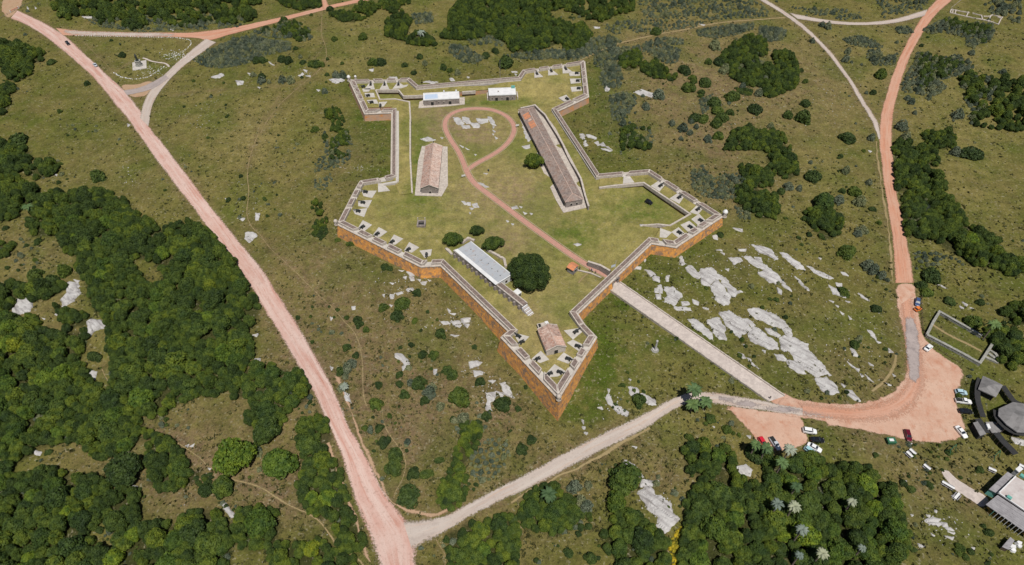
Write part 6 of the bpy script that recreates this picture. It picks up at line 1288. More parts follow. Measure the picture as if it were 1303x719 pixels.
ROCKS = [
 ('AA','pale granite slab between causeway and right road',.8,[[(330,150),(345,140),(365,180),(345,190)],[(365,200),(390,190),(440,235),(430,255),(400,245)],[(440,205),(500,205),(545,245),(510,265),(480,290),(450,285),(440,240)],[(490,290),(530,265),(590,345),(585,375),(550,390),(520,360)],
  [(530,250),(560,250),(620,320),(650,320),(600,345),(560,290)],[(700,85),(740,90),(790,120),(825,160),(780,140),(720,110)],[(580,150),(640,150),(650,165),(610,185)],[(660,145),(690,145),(720,165),(770,190),(775,215),(720,195),(680,170)],[(710,145),(745,150),(750,172),(720,165)],
  [(730,225),(790,225),(840,270),(790,275),(750,245)],[(840,265),(890,300),(895,320),(860,300)],[(841,125),(870,130),(960,200),(960,215),(900,185)],[(980,195),(1000,205),(1100,250),(1090,262),(1020,230)],[(915,248),(950,275),(985,315),(960,300)],[(1085,290),(1120,310),(1165,350),(1110,330)],[(1145,222),(1165,222),(1185,240),(1160,238)],
  [(1230,330),(1250,335),(1290,368),(1260,355)],[(1120,275),(1150,280),(1150,297),(1125,292)],[(160,210),(190,215),(215,235),(190,245)],[(195,235),(235,250),(235,275),(205,262)],[(210,305),(228,300),(228,325),(210,325)],[(225,290),(245,285),(250,330),(235,330)],[(215,335),(240,335),(240,358),(220,358)],[(260,300),(300,295),(340,330),(345,350),(300,390),(260,375),(275,340)],[(340,370),(375,370),(385,385),(350,392)],[(308,395),(390,402),(388,415),(320,412)],[(265,245),(280,245),(280,270),(268,270)],
  [(380,460),(410,460),(480,510),(505,560),(460,540),(410,500)],[(475,465),(530,450),(560,500),(565,560),(530,560),(500,510)],[(535,425),(580,420),(640,450),(690,500),(690,525),(650,530),(640,555),(590,510),(560,470)],[(655,455),(680,455),(715,490),(700,500)],
  [(670,410),(700,402),(750,412),(820,440),(870,480),(905,540),(890,550),(840,505),(780,480),(720,460)],[(680,530),(710,500),(750,520),(830,590),(830,610),(780,605),(690,565)],[(765,505),(790,505),(840,540),(830,552),(780,530)],[(842,550),(860,545),(885,600),(870,620),(845,605)],[(630,625),(655,635),(668,655),(650,655)],[(665,650),(690,660),(735,711),(700,690)],[(810,635),(860,650),(870,668),(830,665)],
  [(515,108),(545,108),(550,118),(520,112)],[(540,122),(560,128),(558,136)],[(560,205),(582,205),(580,218)],[(825,300),(845,312),(845,335),(828,325)],[(630,108),(668,108),(665,118),(632,115)],[(600,0),(650,5),(650,20),(620,12)],[(500,40),(525,35),(525,60),(508,55)],[(398,360),(430,372),(428,388),(405,380)],[(450,398),(480,405),(478,412),(455,408)],[(268,238),(285,240),(280,262)],[(150,155),(168,158),(160,172)],[(95,200),(140,195),(138,208),(100,208)],[(655,585),(672,588),(672,602),(660,600)],[(750,615),(765,617),(763,628)]]),
 ('P20','pale granite slab near the right road bend',.7,[[(75,280),(110,265),(150,275),(215,310),(228,350),(280,400),(335,462),(250,468),(200,430),(150,380),(110,330)],[(105,390),(150,390),(190,420),(205,460),(165,450),(120,420)],[(50,360),(90,362),(108,385),(75,390)],[(260,480),(310,478),(350,510),(375,550),(340,562),(290,540),(265,510)],[(405,540),(440,540),(480,595),(450,590),(420,565)],
  [(432,330),(450,330),(470,370),(445,368)],[(515,235),(540,240),(565,290),(535,265)],[(415,395),(460,430),(440,425)],[(470,50),(525,88),(490,75)],[(325,12),(360,30),(405,75),(360,55)],[(620,330),(645,350),(625,350)],[(505,460),(550,500),(520,485)],[(560,290),(585,300),(570,303)],[(455,430),(475,432),(470,447)],[(520,400),(545,415),(530,415)],[(320,85),(350,92),(345,100)],[(355,110),(375,115),(370,125)],[(375,140),(400,155),(390,160)],[(420,165),(438,182),(428,184)],[(480,455),(500,468),(488,474)],[(605,500),(640,515),(625,518)],[(640,455),(662,468),(650,470)],[(384,505),(408,515),(398,525)],[(405,90),(430,95),(420,100)],[(980,115),(1000,128),(985,130)],[(992,97),(1020,110),(1012,118)],[(1030,122),(1048,128),(1040,134)],[(850,0),(890,10),(920,32),(890,20)]]),
 ('Q10','thin granite streak on the slope left of the clay road',.6,[[(0,530),(30,545),(65,590),(40,580),(0,560)],[(80,560),(110,565),(200,640),(170,640),(120,600)],[(0,620),(40,650),(100,711),(50,711),(0,680)],[(210,625),(240,635),(240,645)],[(265,650),(300,660),(345,690),(300,685)],[(382,655),(405,660),(422,678),(395,670)],[(270,585),(285,588),(280,594)],[(520,45),(538,50),(530,56)]]),
 ('N30','big pale granite outcrop at the bottom centre',.9,[[(555,195),(580,188),(620,205),(665,265),(630,250),(580,215)],[(650,280),(740,280),(740,305),(650,315)],[(635,340),(700,310),(720,350),(690,420),(660,370)],[(700,355),(760,355),(800,400),(820,460),(840,470),(820,510),(770,540),(735,510),(740,470),(690,420)],[(1130,210),(1180,205),(1215,230),(1200,265),(1160,250)],[(570,180),(582,180),(582,190)],[(360,12),(374,14),(370,25)],[(370,40),(386,42),(380,52)],[(610,110),(635,112),(630,120)]]),
 ('Z','granite rock in the grass below the causeway',.7,[[(275,250),(310,250),(330,275),(400,310),(410,335),(380,335),(290,290)],[(160,300),(175,280),(200,330),(235,355),(230,380),(180,330)],[(235,358),(255,358),(275,375),(270,395),(240,385)],[(120,350),(140,348),(145,360)],[(275,205),(288,208),(285,215)],[(170,255),(182,258),(175,275)],[(50,475),(70,477),(65,487)],[(42,448),(55,450),(50,460)],[(40,410),(50,415),(48,432)],[(695,440),(712,445),(705,452)],[(870,490),(890,492),(885,505)],[(300,545),(318,548),(312,556)]]),
 ('Y','pale rock on the slope left of the bottom bastion',.7,[[(330,355),(350,355),(375,375),(395,395),(400,415),(365,440),(370,405),(335,375)],[(520,435),(535,435),(535,460),(522,460)],[(700,400),(740,390),(765,400),(745,415),(705,430)],[(720,440),(770,445),(765,460),(725,470)],[(860,505),(880,500),(905,545),(925,580),(900,570),(870,540)],[(790,560),(830,545),(835,565),(800,600),(810,640),(785,640)],[(840,545),(880,555),(860,575)],[(555,195),(590,192),(605,205),(570,210)],[(610,195),(650,190),(655,205),(620,212)],[(655,180),(705,175),(700,198),(665,200)],[(625,212),(660,212),(650,225)],[(670,205),(700,208),(690,225)],[(590,130),(605,140),(600,150)],[(600,152),(630,155),(625,162)],[(70,545),(95,560),(105,605),(80,590)],[(300,65),(320,60),(318,78),(305,80)],[(108,118),(128,115),(128,135),(110,135)],[(387,28),(420,25),(400,45)],[(795,490),(830,492),(815,505)],[(0,170),(15,175),(5,190)],[(605,262),(650,262),(630,270)],[(0,420),(14,425),(8,438)]]),
 ('c5','broken rock below the left hand bastion',.7,[[(695,450),(740,455),(755,480),(720,480)],[(715,485),(750,490),(755,515),(730,518)],[(570,620),(600,622),(600,645),(575,650)],[(800,530),(850,520),(835,550),(810,545)],[(690,585),(740,570),(750,585),(705,600)],[(630,435),(675,440),(660,450)],[(780,505),(800,508),(795,525)],[(855,508),(880,512),(870,524)],[(570,530),(600,535),(590,545)],[(670,490),(695,485),(690,505)],[(560,695),(590,700),(580,720)],[(515,620),(530,618),(528,640)],[(615,610),(660,600),(670,612),(630,625)]]),
 ('L20','grey boulder in the clearing of the left wood',1.5,[[(70,140),(90,80),(130,60),(160,100),(150,145),(110,150),(85,160)],[(340,0),(390,0),(402,50),(370,90),(320,120),(305,90),(340,50)],[(440,200),(470,185),(540,200),(530,220),(480,240),(450,265)],[(440,440),(485,445),(480,485),(440,485)],[(205,172),(228,178),(225,188)],[(275,160),(300,135),(305,140),(285,165)],[(1270,262),(1298,258),(1290,270)],[(1280,385),(1310,378),(1305,400)]]),
 ('L30','small pale rock among the lower left trees',.9,[[(170,130),(210,140),(200,155),(175,150)],[(925,108),(950,100),(945,118)],[(950,112),(978,95),(970,115)],[(1110,395),(1140,395),(1180,470),(1160,470)],[(665,308),(690,312),(680,330)],[(1043,218),(1060,222),(1052,230)]]),
 ('L10','pale rock beside the path left of the fort',.8,[[(1235,460),(1275,458),(1290,475),(1250,508),(1235,490)],[(1190,385),(1230,385),(1220,400)],[(1283,360),(1303,362),(1300,400),(1285,395)],[(820,640),(845,640),(848,668),(825,665)],[(275,163),(290,165),(285,175)],[(370,695),(400,700),(390,711)],[(1130,285),(1142,288),(1138,296)]]),
 ('W00','flat pale rock above the fort',.7,[[(785,400),(850,390),(860,405),(820,420)],[(630,380),(650,365),(660,375),(645,388)],[(655,350),(675,355),(672,365)],[(665,380),(692,380),(690,388)],[(320,410),(355,425),(330,425)],[(480,310),(510,328),(495,325)],[(376,366),(392,370),(388,380)],[(200,385),(240,370),(256,380),(235,392)],[(985,350),(1010,345),(1005,358)],[(425,436),(440,438),(435,446)],[(722,450),(740,453),(730,460)],[(940,40),(990,20),(985,40)]]),
 ('L00','pale rock near the upper left roads',.7,[[(415,85),(470,82),(468,92),(430,92)],[(1063,388),(1112,370),(1122,380),(1085,393)],[(1185,405),(1222,408),(1222,425),(1195,430)],[(135,32),(145,40),(140,50)],[(175,35),(186,40),(180,46)],[(640,622),(655,628),(645,638)],[(850,145),(875,148),(870,156)]]),
 ('c2','pale rock by the upper right bastion',.8,[[(1003,310),(1020,295),(1040,315),(1030,332),(1008,330)],[(325,200),(345,205),(335,215)],[(300,185),(340,183),(345,192),(310,192)]]),
 ('U00','pale rock on the upper hillside',.7,[[(340,465),(380,450),(450,475),(440,488),(370,475)],[(198,440),(215,438),(218,458),(200,458)],[(140,135),(172,135),(170,143),(145,143)],[(670,120),(700,125),(690,130)]]),
 ('c1','pale rock outside the top curtain wall',.7,[[(820,262),(880,255),(930,265),(890,275)],[(1015,235),(1040,232),(1060,255),(1030,255)],[(415,175),(440,168),(435,185)],[(560,228),(620,222),(625,240),(580,240)],[(1150,225),(1170,228),(1160,235)]]),
 ('O30','striped granite outcrop right of the big grove',.9,[[(800,482),(850,468),(880,478),(860,490),(810,494)],[(820,495),(870,492),(900,500),(870,512)],[(885,490),(915,498),(920,515),(895,512)],[(905,518),(935,520),(950,535),(920,532)],[(920,540),(955,545),(950,553)],[(900,560),(950,565),(940,578)],[(770,600),(805,612),(780,618)],[(812,455),(830,458),(825,468)],[(853,430),(866,432),(862,444)],[(835,545),(855,560),(845,562)],[(700,280),(715,285),(705,292)],[(940,360),(975,350),(970,362),(950,380)],[(735,452),(748,456),(740,462)],[(1040,618),(1055,620),(1050,630)],[(1230,60),(1303,80),(1303,110),(1260,95)]]),
]
IROCK = [('c1','rock in the brick path loop or left lawn',[[(1048,532),(1085,526),(1110,560),(1125,578),(1085,585),(1065,560)],[(1115,525),(1165,535),(1178,575),(1150,578),(1125,560)],[(1178,572),(1245,585),(1240,608),(1195,608)],[(1220,540),(1310,545),(1300,565),(1250,578)],[(1105,590),(1170,590),(1172,610),(1120,614)],[(1090,578),(1120,582),(1112,594)],[(1060,560),(1080,575),(1070,580)],[(800,690),(860,680),(910,700),(850,711)],[(950,680),(970,682),(965,692)]]),
 ('c2','low rock inside the brick path loop',[[(-5,576),(52,570),(64,600),(15,608)],[(38,540),(125,545),(122,565),(70,578)],[(125,525),(152,535),(185,592),(158,585),(135,560)],[(155,590),(175,600),(165,612)],[(160,625),(180,635),(170,645)],[(175,675),(198,685),(185,695)],[(155,650),(170,655),(165,668)],[(390,600),(410,625),(440,690),(425,711),(400,660)]]),
 ('c4','pale rock in the middle lawn of the fort',[[(40,370),(80,375),(135,405),(100,405)],[(300,555),(340,545),(355,565),(310,570)],[(360,548),(382,552),(375,562)],[(390,590),(420,600),(400,610)],[(440,598),(460,604),(452,612)],[(0,530),(40,525),(60,560),(20,560)],[(90,298),(125,300),(115,310)],[(380,95),(440,85),(440,110),(400,120)],[(262,655),(278,660),(270,668)],[(300,678),(320,680),(312,690)],[(1270,685),(1303,685),(1303,695),(1275,698)]]),
 ('c3','broken rock between store and brick path',[[(1110,510),(1135,512),(1150,535),(1130,540)],[(1150,515),(1180,520),(1175,545),(1155,540)],[(1185,530),(1215,535),(1240,555),(1200,560)],[(1170,560),(1200,565),(1185,575)],[(1225,370),(1303,395),(1290,405)],[(1090,85),(1130,100),(1120,112)],[(1135,105),(1172,122),(1150,122)],[(1165,592),(1180,595),(1175,608)],[(1205,155),(1222,157),(1215,165)]]),
 ('c6','flat rock beside the brick path',[[(770,240),(800,235),(825,245),(795,255)],[(268,65),(280,68),(275,75)],[(300,85),(318,88),(310,98)]])]
for c, lb, h, L in ROCKS:
    L = sorted(L, key=lambda p: sum(a for a, b_ in p)/len(p))
    for i, p in enumerate(L): rock(c, p, f'{lb}, {ordn(i+1)} from the left', h*(1 if len(L) < 3 else rng.uniform(.7,1.1)), O, lb+' group')
for c, lb, L in IROCK:
    L = sorted(L, key=lambda p: sum(a for a, b_ in p)/len(p))
    for i, p in enumerate(L): rock(c, p, f'{lb}, {ordn(i+1)} from the left', .45, I, lb+' group')
# the rocks held in the ditch beside the right curtain wall
for i, p in enumerate([[(815,5),(835,0),(850,20),(855,60),(880,90),(850,95),(850,50),(825,25)],[(860,5),(900,12),(945,30),(930,45),(880,28)],[(925,65),(955,60),(970,90),(950,95)],[(965,85),(990,65),(1010,90),(1000,100)],[(975,110),(1030,115),(1065,128),(1035,135),(990,125)],[(1010,95),(1030,100),(1060,122),(1030,112)]]):
    rock('c4', p, f'pale rock in the ditch right of the barracks, {ordn(i+1)} from the left', .7, O, 'rocks in the ditch')
# loose stones, too many to count
def scatter(name, pts, meshes, mats, label):
    V = []; F = []
    for (x, y, z, s_, a) in pts:
        tv, tf = meshes[int(rng.integers(len(meshes)))]; o = len(V); ca, sa = math.cos(a)*s_, math.sin(a)*s_
        V += [(x+vx*ca-vy*sa, y+vx*sa+vy*ca, z+vz*s_) for vx, vy, vz in tv]; F += [tuple(o+i for i in f_) for f_ in tf]
    me = bpy.data.meshes.new(name); me.from_pydata(V, [], F); me.materials.append(M[mats]); o = bpy.data.objects.new(name, me); COL.objects.link(o); return tag(o, label, kind='stuff')
stones = []
for s_ in range(5):
    g = random.Random(s_); stones.append(([(g.uniform(.7,1.2)*math.cos(i*1.257), g.uniform(.5,.9)*math.sin(i*1.257), -.2) for i in range(5)]+[(g.uniform(.4,.8)*math.cos(i*1.257+.3), g.uniform(.3,.6)*math.sin(i*1.257+.3), g.uniform(.35,.6)) for i in range(5)], [(i,(i+1)%5,5+(i+1)%5,5+i) for i in range(5)]+[(5,6,7,8,9)]))
pts = []
SC = [('AA',(500,300,420,200),420),('P20',(400,250,250,220),160),('Y',(600,200,120,60),90),('Y',(820,540,80,80),120),('Y',(720,440,60,60),40),('c5',(700,530,180,90),130),('W00',(640,370,60,40),30),('Q10',(60,600,150,100),100),('W00',(130,580,80,60),60),('L10',(620,170,60,40),30),('Y',(350,120,120,60),50),('U00',(900,500,250,150),120),('Z',(200,340,70,60),40),('N30',(740,400,90,100),50),('c3',(300,260,110,30),60),('U00',(400,480,150,60),50),('L10',(1240,330,60,90),40),('T00',(330,480,120,140),80),('O30',(850,500,120,60),60)]
for c, (cx_, cy_, sx_, sy_), n in SC:
    for _ in range(n//2):
        px_, py_ = K(c, (cx_+rng.normal()*sx_*.6, cy_+rng.normal()*sy_*.6)); g = ground(px_, py_)
        if inpoly(g.x, g.y, FP): continue
        pts.append((g.x, g.y, g.z, rng.uniform(.10,.38)**1, rng.uniform(0,6)))
for _ in range(450):
    px_, py_ = rng.uniform(0, 1303), rng.uniform(0, 719); g = ground(px_, py_)
    if not inpoly(g.x, g.y, FP): pts.append((g.x, g.y, g.z, rng.uniform(.08,.24), rng.uniform(0,6)))
A = np.array(pts); A = A[~onroad(A[:,0], A[:,1])]; scatter('loose_stones', A.tolist(), stones, 'granite', 'loose pale stones scattered over the grass')
# tufts of coarse grass and tiny shrubs
tufts = []
for s_ in range(5):
    g = random.Random(40+s_); tv = []; tf = []
    for i in range(9):
        a = g.uniform(0,6.28); d_ = g.uniform(0,.6); x, y = math.cos(a)*d_, math.sin(a)*d_; b_ = g.uniform(0,6.28); w_ = g.uniform(.25,.45); h_ = g.uniform(.3,.8); o = len(tv)
        tv += [(x-math.cos(b_)*w_, y-math.sin(b_)*w_, 0), (x+math.cos(b_)*w_, y+math.sin(b_)*w_, 0), (x+g.uniform(-.3,.3), y+g.uniform(-.3,.3), h_)]; tf.append((o,o+1,o+2))
    tufts.append((tv, tf))
n = 60000; U = rng.uniform(-30, CW+30, n); Vv = rng.uniform(-15, CH+30, n)
# more per metre where the hillside is rough
dens = .25+.75*(np.sin(U*.021+1)*np.sin(Vv*.027+U*.009)+np.sin(U*.063+Vv*.05)*.5 > -.1)
for a, b_, c, d_, k in [(870,60,160,60,1),(760,470,90,60,-.6),(1230,300,80,60,.6),(600,60,200,40,.5),(1000,40,200,50,.8),(900,150,120,80,.6),(520,540,80,80,.5),(740,600,90,60,.5),(330,60,90,50,.4),(130,300,80,60,.6),(850,540,60,40,.6)]: dens = dens+k*np.exp(-((U-a)/c)**2-((Vv-b_)/d_)**2)
kp = rng.uniform(0, 1.2, n) < dens; U = U[kp]; Vv = Vv[kp]
t = 1.0/(FPX*SN+(Vv-CH/2)*CS); Zz = np.full(len(U), -5.0)
for _ in range(6):
    k = (CAMH-Zz)*t; X = (U-CW/2)*k; Y_ = (FPX*CS-(Vv-CH/2)*SN)*k; Zz = .5*Zz+.5*O(X, Y_)
ok = ~inpoly(X, Y_, offs(FP, -2.0)) & ~onroad(X, Y_) & (Y_ < 590); X, Y_, Zz = X[ok], Y_[ok], O(X[ok], Y_[ok])
sz = rng.gamma(2.2, .18, len(X))+.12
scatter('grass_tufts', np.stack([X, Y_, Zz-.03, np.minimum(sz, 1.3), rng.uniform(0,6,len(X))], -1).tolist(), tufts, 'tuft', 'coarse grass tussocks over the hillside')
#PART4
# ---------------------------------------------------------------- vehicles
def car(kind, paint, L=4.4, W=1.78):
    m_ = mat('paint_'+paint[0], paint[1], .22, metallic=.15) if ('paint_'+paint[0]) not in bpy.data.materials else bpy.data.materials['paint_'+paint[0]]
    r = empty('car' if kind != 'pickup' else 'pickup_truck', (0,0,0)); h = L/2; w_ = W/2
    # body: lofted sections along x: (x, half width, sill z, shoulder z)
    sec = [(-h,.72,.42,.78),(-h+.12,.88,.30,.92),(-h*.62,1.0,.26,.98),(0,1.0,.26,.96),(h*.45,1.0,.26,.94),(h*.8,.95,.28,.82),(h-.1,.84,.32,.70),(h,.70,.42,.62)]
    if kind in ('suv','pickup'): sec = [(x, a, b_+.08, c+.14) for x, a, b_, c in sec]
    mb = MB(); vs = []
    for x, a, b_, c in sec: vs += [(x,-a*w_,b_),(x,-a*w_,c-.1),(x,-a*w_*.90,c),(x,0,c+.04),(x,a*w_*.90,c),(x,a*w_,c-.1),(x,a*w_,b_)]
    n = 7; mb.add(vs, [(i*n+k,(i+1)*n+k,(i+1)*n+(k+1)%n,i*n+(k+1)%n) for i in range(len(sec)-1) for k in range(n)]+[tuple(range(n))[::-1], tuple((len(sec)-1)*n+k for k in range(n))])
    local(mb, 'body', m_, r, False)
    top = {'suv':1.66,'hatch':1.5,'saloon':1.42,'pickup':1.72,'wagon':1.52}[kind]; bz = .9 if kind not in ('suv','pickup') else 1.04
    b0, t0, t1, b1 = {'suv':(-h+.12,-h+.45,h*.18,h*.48),'hatch':(-h+.15,-h+.55,h*.15,h*.5),'saloon':(-h*.72,-h*.38,h*.12,h*.48),'pickup':(-h*.12,-h*.06,h*.28,h*.52),'wagon':(-h+.1,-h+.4,h*.12,h*.46)}[kind]
    mb = MB(); vs = []
    for x, zz, a in ((b0,bz,.86),(t0,top-.06,.68),(t1,top-.06,.68),(b1,bz,.86)): vs += [(x,-a*w_,zz),(x,a*w_,zz)]
    mb.add(vs, [(0,2,3,1),(2,4,5,3),(4,6,7,5),(0,6,4,2)[::-1],(1,3,5,7)[::-1]]); local(mb, 'window_glass', 'glass', r)
    mb = MB(); mb.prism([(t0-.04,-.70*w_),(t1+.04,-.70*w_),(t1+.04,.70*w_),(t0-.04,.70*w_)], top-.08, top); local(mb, 'roof', m_, r)
    for sx_ in (0, 1):
        for sg in (-1,1):
            x0, x1 = ((b0, t0), (b1, t1))[sx_]; mb = MB(); mb.tube((x0,sg*.86*w_,bz),(x1,sg*.69*w_,top-.04),.045,.045,4); local(mb, 'pillar', m_, r)
    if kind == 'pickup':
        mb = MB(); mb.prism([(-h+.12,-w_*.8),(-h*.16,-w_*.8),(-h*.16,w_*.8),(-h+.12,w_*.8)], 1.1, 1.17); local(mb, 'load_bed', 'rubber', r)
    for x in (-h*.6, h*.62):
        for sg in (-1,1):
            mb = MB(); mb.tube((x,sg*(w_-.2),.33),(x,sg*(w_+.01),.33),.33,.33,14); o = local(mb, 'wheel', 'rubber', r)
            mb = MB(); mb.tube((x,sg*(w_-.02),.33),(x,sg*(w_+.03),.33),.19,.19,10); local(mb, 'rim', 'rim', o)
    for sg in (-1,1):
        mb = MB(); mb.box((h-.13,sg*w_*.62,.58),(.16,.34,.12)); local(mb, 'headlight', 'lamp', r)
        mb = MB(); mb.box((-h+.1,sg*w_*.66,.68),(.16,.26,.14)); local(mb, 'tail_light', 'taillamp', r)
        mb = MB(); mb.box((h*.38,sg*(w_+.06),.95),(.14,.16,.12)); local(mb, 'wing_mirror', m_, r)
    mb = MB(); mb.box((h-.02,0,.42),(.05,.5,.12)); local(mb, 'number_plate', 'lamp', r)
    return r
WH, BKc, SV, RD, BL, TL, MR, GY2 = ('white',(.75,.75,.75)),('black',(.012,.012,.015)),('silver',(.45,.48,.52)),('red',(.55,.02,.04)),('blue',(.05,.08,.18)),('teal',(.30,.50,.55)),('maroon',(.11,.008,.02)),('pale_blue',(.40,.55,.62))
def park(kind, paint, c, x, y, hx, hy, label, L=4.4, f=O, group='parked cars', dz=.1):
    r = car(kind, paint, L); g = Gd(c, [(x, y)], f, .7)[0]; g2 = Gd(c, [(x+hx, y+hy)], f, .7)[0]; z = float(f(g.x, g.y))+dz
    r.location = (g.x, g.y, z); r.rotation_euler = (0,0,math.atan2(g2.y-g.y, g2.x-g.x)); tag(r, label, 'pickup' if kind == 'pickup' else 'car', group); return r
park('pickup', BKc, 'L00', 339, 216, 12, 14, 'black pickup driving on the upper left dirt road', 5.0, group='cars driving on the dirt road')
park('saloon', SV, 'L00', 477, 325, -12, -14, 'silver grey saloon driving on the dirt road below the pickup', 4.4, group='cars driving on the dirt road')
park('hatch', BL, 'P20', 768, 96, -2, 20, 'dark blue car by the fence on the right road', 4.2)
park('hatch', ('orange',(.7,.20,.04)), 'P20', 770, 130, 8, -4, 'small orange car behind the dark blue car', 3.0)
park('saloon', WH, 'P20', 823, 325, 14, -12, 'white car parked by the corner of the walled enclosure', 4.0)
park('hatch', GY2, 'P20', 987, 549, 20, 3, 'pale blue hatchback, top one of the row of three', 3.9)
park('pickup', WH, 'P20', 998, 594, 20, 3, 'white pickup with open bed in the middle of the row of three', 5.2)
park('saloon', BKc, 'P20', 1009, 644, 20, 2, 'black car, lowest of the row of three', 4.5)
park('saloon', WH, 'O30', 988, 38, 20, 24, 'white saloon alone at the lower right rim of the yard', 4.6)
park('hatch', MR, 'O30', 720, 55, 6, 20, 'dark maroon car alone on the orange clay', 4.4)
park('suv', WH, 'O30', 226, 33, 20, 3, 'white estate car, top of the group beside the gravel car park', 4.4)
park('saloon', BKc, 'O30', 264, 77, 20, 2, 'black car parked just below the white estate car', 4.3)
park('saloon', WH, 'O30', 250, 116, 20, 11, 'white saloon parked slanting below the black car', 4.6)
park('hatch', TL, 'O30', 228, 134, 18, 15, 'teal car half hidden by the dark grove', 4.0)
park('hatch', RD, 'X4', 290, 162, 10, 18, 'bright red car half hidden behind the green palm', 3.9)
park('pickup', SV, 'X4', 402, 175, 12, 20, 'silver pickup at the rim of the grove', 4.9)
park('suv', BKc, 'c7', 270, 457, 20, 10, 'black off road vehicle standing in the right hand rampart court', 3.5, I, 'vehicles inside the fort', .05)

# ---------------------------------------------------------------- people
def figure(name, pose, cols, seed=0):
    vs, es, rs = [], [], []
    def ch(pts, start=None):
        last = start
        for p, r_ in pts: vs.append(p); rs.append(r_); k = len(vs)-1; (es.append((last, k)) if last is not None else None); last = k
        return last
    st = pose; pel = ch([((0,0,.95),.14)]); chst = ch([((0,0,1.12),.125),((0,0,1.38),.165)], pel); neck = ch([((0,0,1.50),.055),((.02,0,1.62),.095),((.02,0,1.72),.09)], chst)
    for sg in (-1,1):
        ch([((0,sg*.17,1.42),.07),((-.02+st*.1*sg,sg*.25,1.16),.05),((.08+st*.15*sg,sg*.25,.93),.038),((.12+st*.16*sg,sg*.24,.84),.042)], chst)
        ch([((0,sg*.10,.88),.095),((.05+st*.18*sg,sg*.10,.50),.065),((-.02+st*.30*sg,sg*.10,.09),.045),((.13+st*.30*sg,sg*.11,.04),.05)], pel)
    me = bpy.data.meshes.new('p'); me.from_pydata(vs, es, []); o = bpy.data.objects.new('p', me); COL.objects.link(o); md = o.modifiers.new('s', 'SKIN'); o.modifiers.new('u', 'SUBSURF').levels = 1
    for i, r_ in enumerate(rs): me.skin_vertices[0].data[i].radius = (r_, r_)
    me.skin_vertices[0].data[0].use_root = True
    dg = bpy.context.evaluated_depsgraph_get(); out = bpy.data.meshes.new_from_object(o.evaluated_get(dg)); bpy.data.objects.remove(o)
    out.materials.clear(); [out.materials.append(M[c]) for c in cols]
    for pl in out.polygons:
        z = pl.center.z; y = abs(pl.center.y); pl.material_index = 2 if z < .95 and not (y > .19 and z > .7) else (0 if z > 1.5 or (y > .2 and z < 1.1) else 1); pl.use_smooth = True
    out.name = name; return out
M['cloth_red'] = mat('red_cloth', (.4,.05,.04)); M['cloth_blue'] = mat('blue_cloth', (.05,.08,.2)); M['cloth_white'] = mat('white_cloth', (.7,.7,.7)); M['denim'] = mat('denim', (.04,.055,.09)); M['cloth_black'] = mat('black_cloth', (.015,.015,.018))
FIG = [figure('body', .8, ('skin','cloth_black','denim')), figure('body', .5, ('skin','cloth_red','cloth_black')), figure('body', .9, ('skin','cloth_blue','denim')), figure('body', .2, ('skin','cloth_white','denim'))]
mb = MB(); mb.lathe((.0,0,1.62), [(.10,0),(.115,.06),(.09,.13),(.03,.17)], 10); HAIR = mb.mesh('hair', 'hair', True)
for i, (c, x, y, k, f, lb) in enumerate([('G7',478,272,1,I,'person in a red top walking on the brick path near the gate'),('G7',500,270,2,I,'person in blue walking beside the person in red'),('G7',543,290,0,I,'person in dark clothes on the brick path nearest the gate'),('G7',515,275,3,I,'person in a white top between the walkers on the brick path'),
   ('G7',382,250,0,I,'person in dark clothes standing by the kiosk corner'),('Z',987,300,0,O,'person in dark clothes at the lower end of the causeway'),('M9',325,118,0,O,'person in dark clothes behind the monument'),('O30',735,100,3,O,'person in a white top near the maroon car'),('P20',784,128,0,O,'person in dark clothes by the orange car')]):
    g = Gd(c, [(x, y)], f, .9)[0]; z = float(f(g.x, g.y))+.1; r = empty('person', (g.x, g.y, z), rng.uniform(0,6), label=lb, cat='person', group='visitors on foot')
    b_ = bpy.data.objects.new('body', FIG[k]); COL.objects.link(b_); b_.parent = r; b_ = bpy.data.objects.new('hair', HAIR); COL.objects.link(b_); b_.parent = r

# ---------------------------------------------------------------- monument lawn
q = Gd('M9', [(222,240),(435,200),(440,325),(228,360)]); z = float(O(q[0].x, q[0].y)); cx, cy = sum(p.x for p in q)/4, sum(p.y for p in q)/4; z = float(O(cx, cy))
mb = MB(); mb.prism([(p.x, p.y) for p in q], z-.8, z+.25); tag(mb.build('monument_plaza', 'platform'), 'square pale plaza under the monument', kind='structure')
g = Gd('M9', [(328,282)])[0]; mo = empty('monument', (g.x, g.y, z+.25), label='dark bronze figure on a round grey pedestal in the triangle lawn', cat='monument')
mb = MB(); mb.lathe((0,0,0), [(2.2,0),(2.2,.3),(1.6,.3),(1.5,2.6),(1.7,2.7),(1.7,2.95)], 16); local(mb, 'pedestal', 'rubble', mo)
mb = MB(); mb.lathe((0,0,2.95), [(1.0,0),(.9,.35)], 12); local(mb, 'plinth', 'bronze', mo)
sf = figure('statue_figure', .7, ('bronze','bronze','bronze')); so_ = bpy.data.objects.new('statue', sf); COL.objects.link(so_); so_.parent = mo; so_.location = (0,0,3.25); so_.scale = (2.3,2.5,2.3)
mb = MB(); mb.lathe((0,0,3.35), [(.6,0),(.55,1.2),(.5,2.2),(.5,2.9),(.2,3.1)], 10); local(mb, 'cloak', 'bronze', mo, True)
ring = smooth_line(Gd('L00', [(572,367),(620,392),(680,398),(740,390),(790,360),(825,335)]), 1); ring2 = smooth_line(Gd('L00', [(850,295),(890,278),(940,245),(962,222),(955,200),(900,190),(760,187),(640,184),(520,182),(430,181),(385,181)]), 1)
sm = MB(); tv, tf = stones[0]; sm.add([(a*.36, b_*.36, c*.4) for a, b_, c in tv], tf); STM = sm.mesh('kerb_stone', 'white')
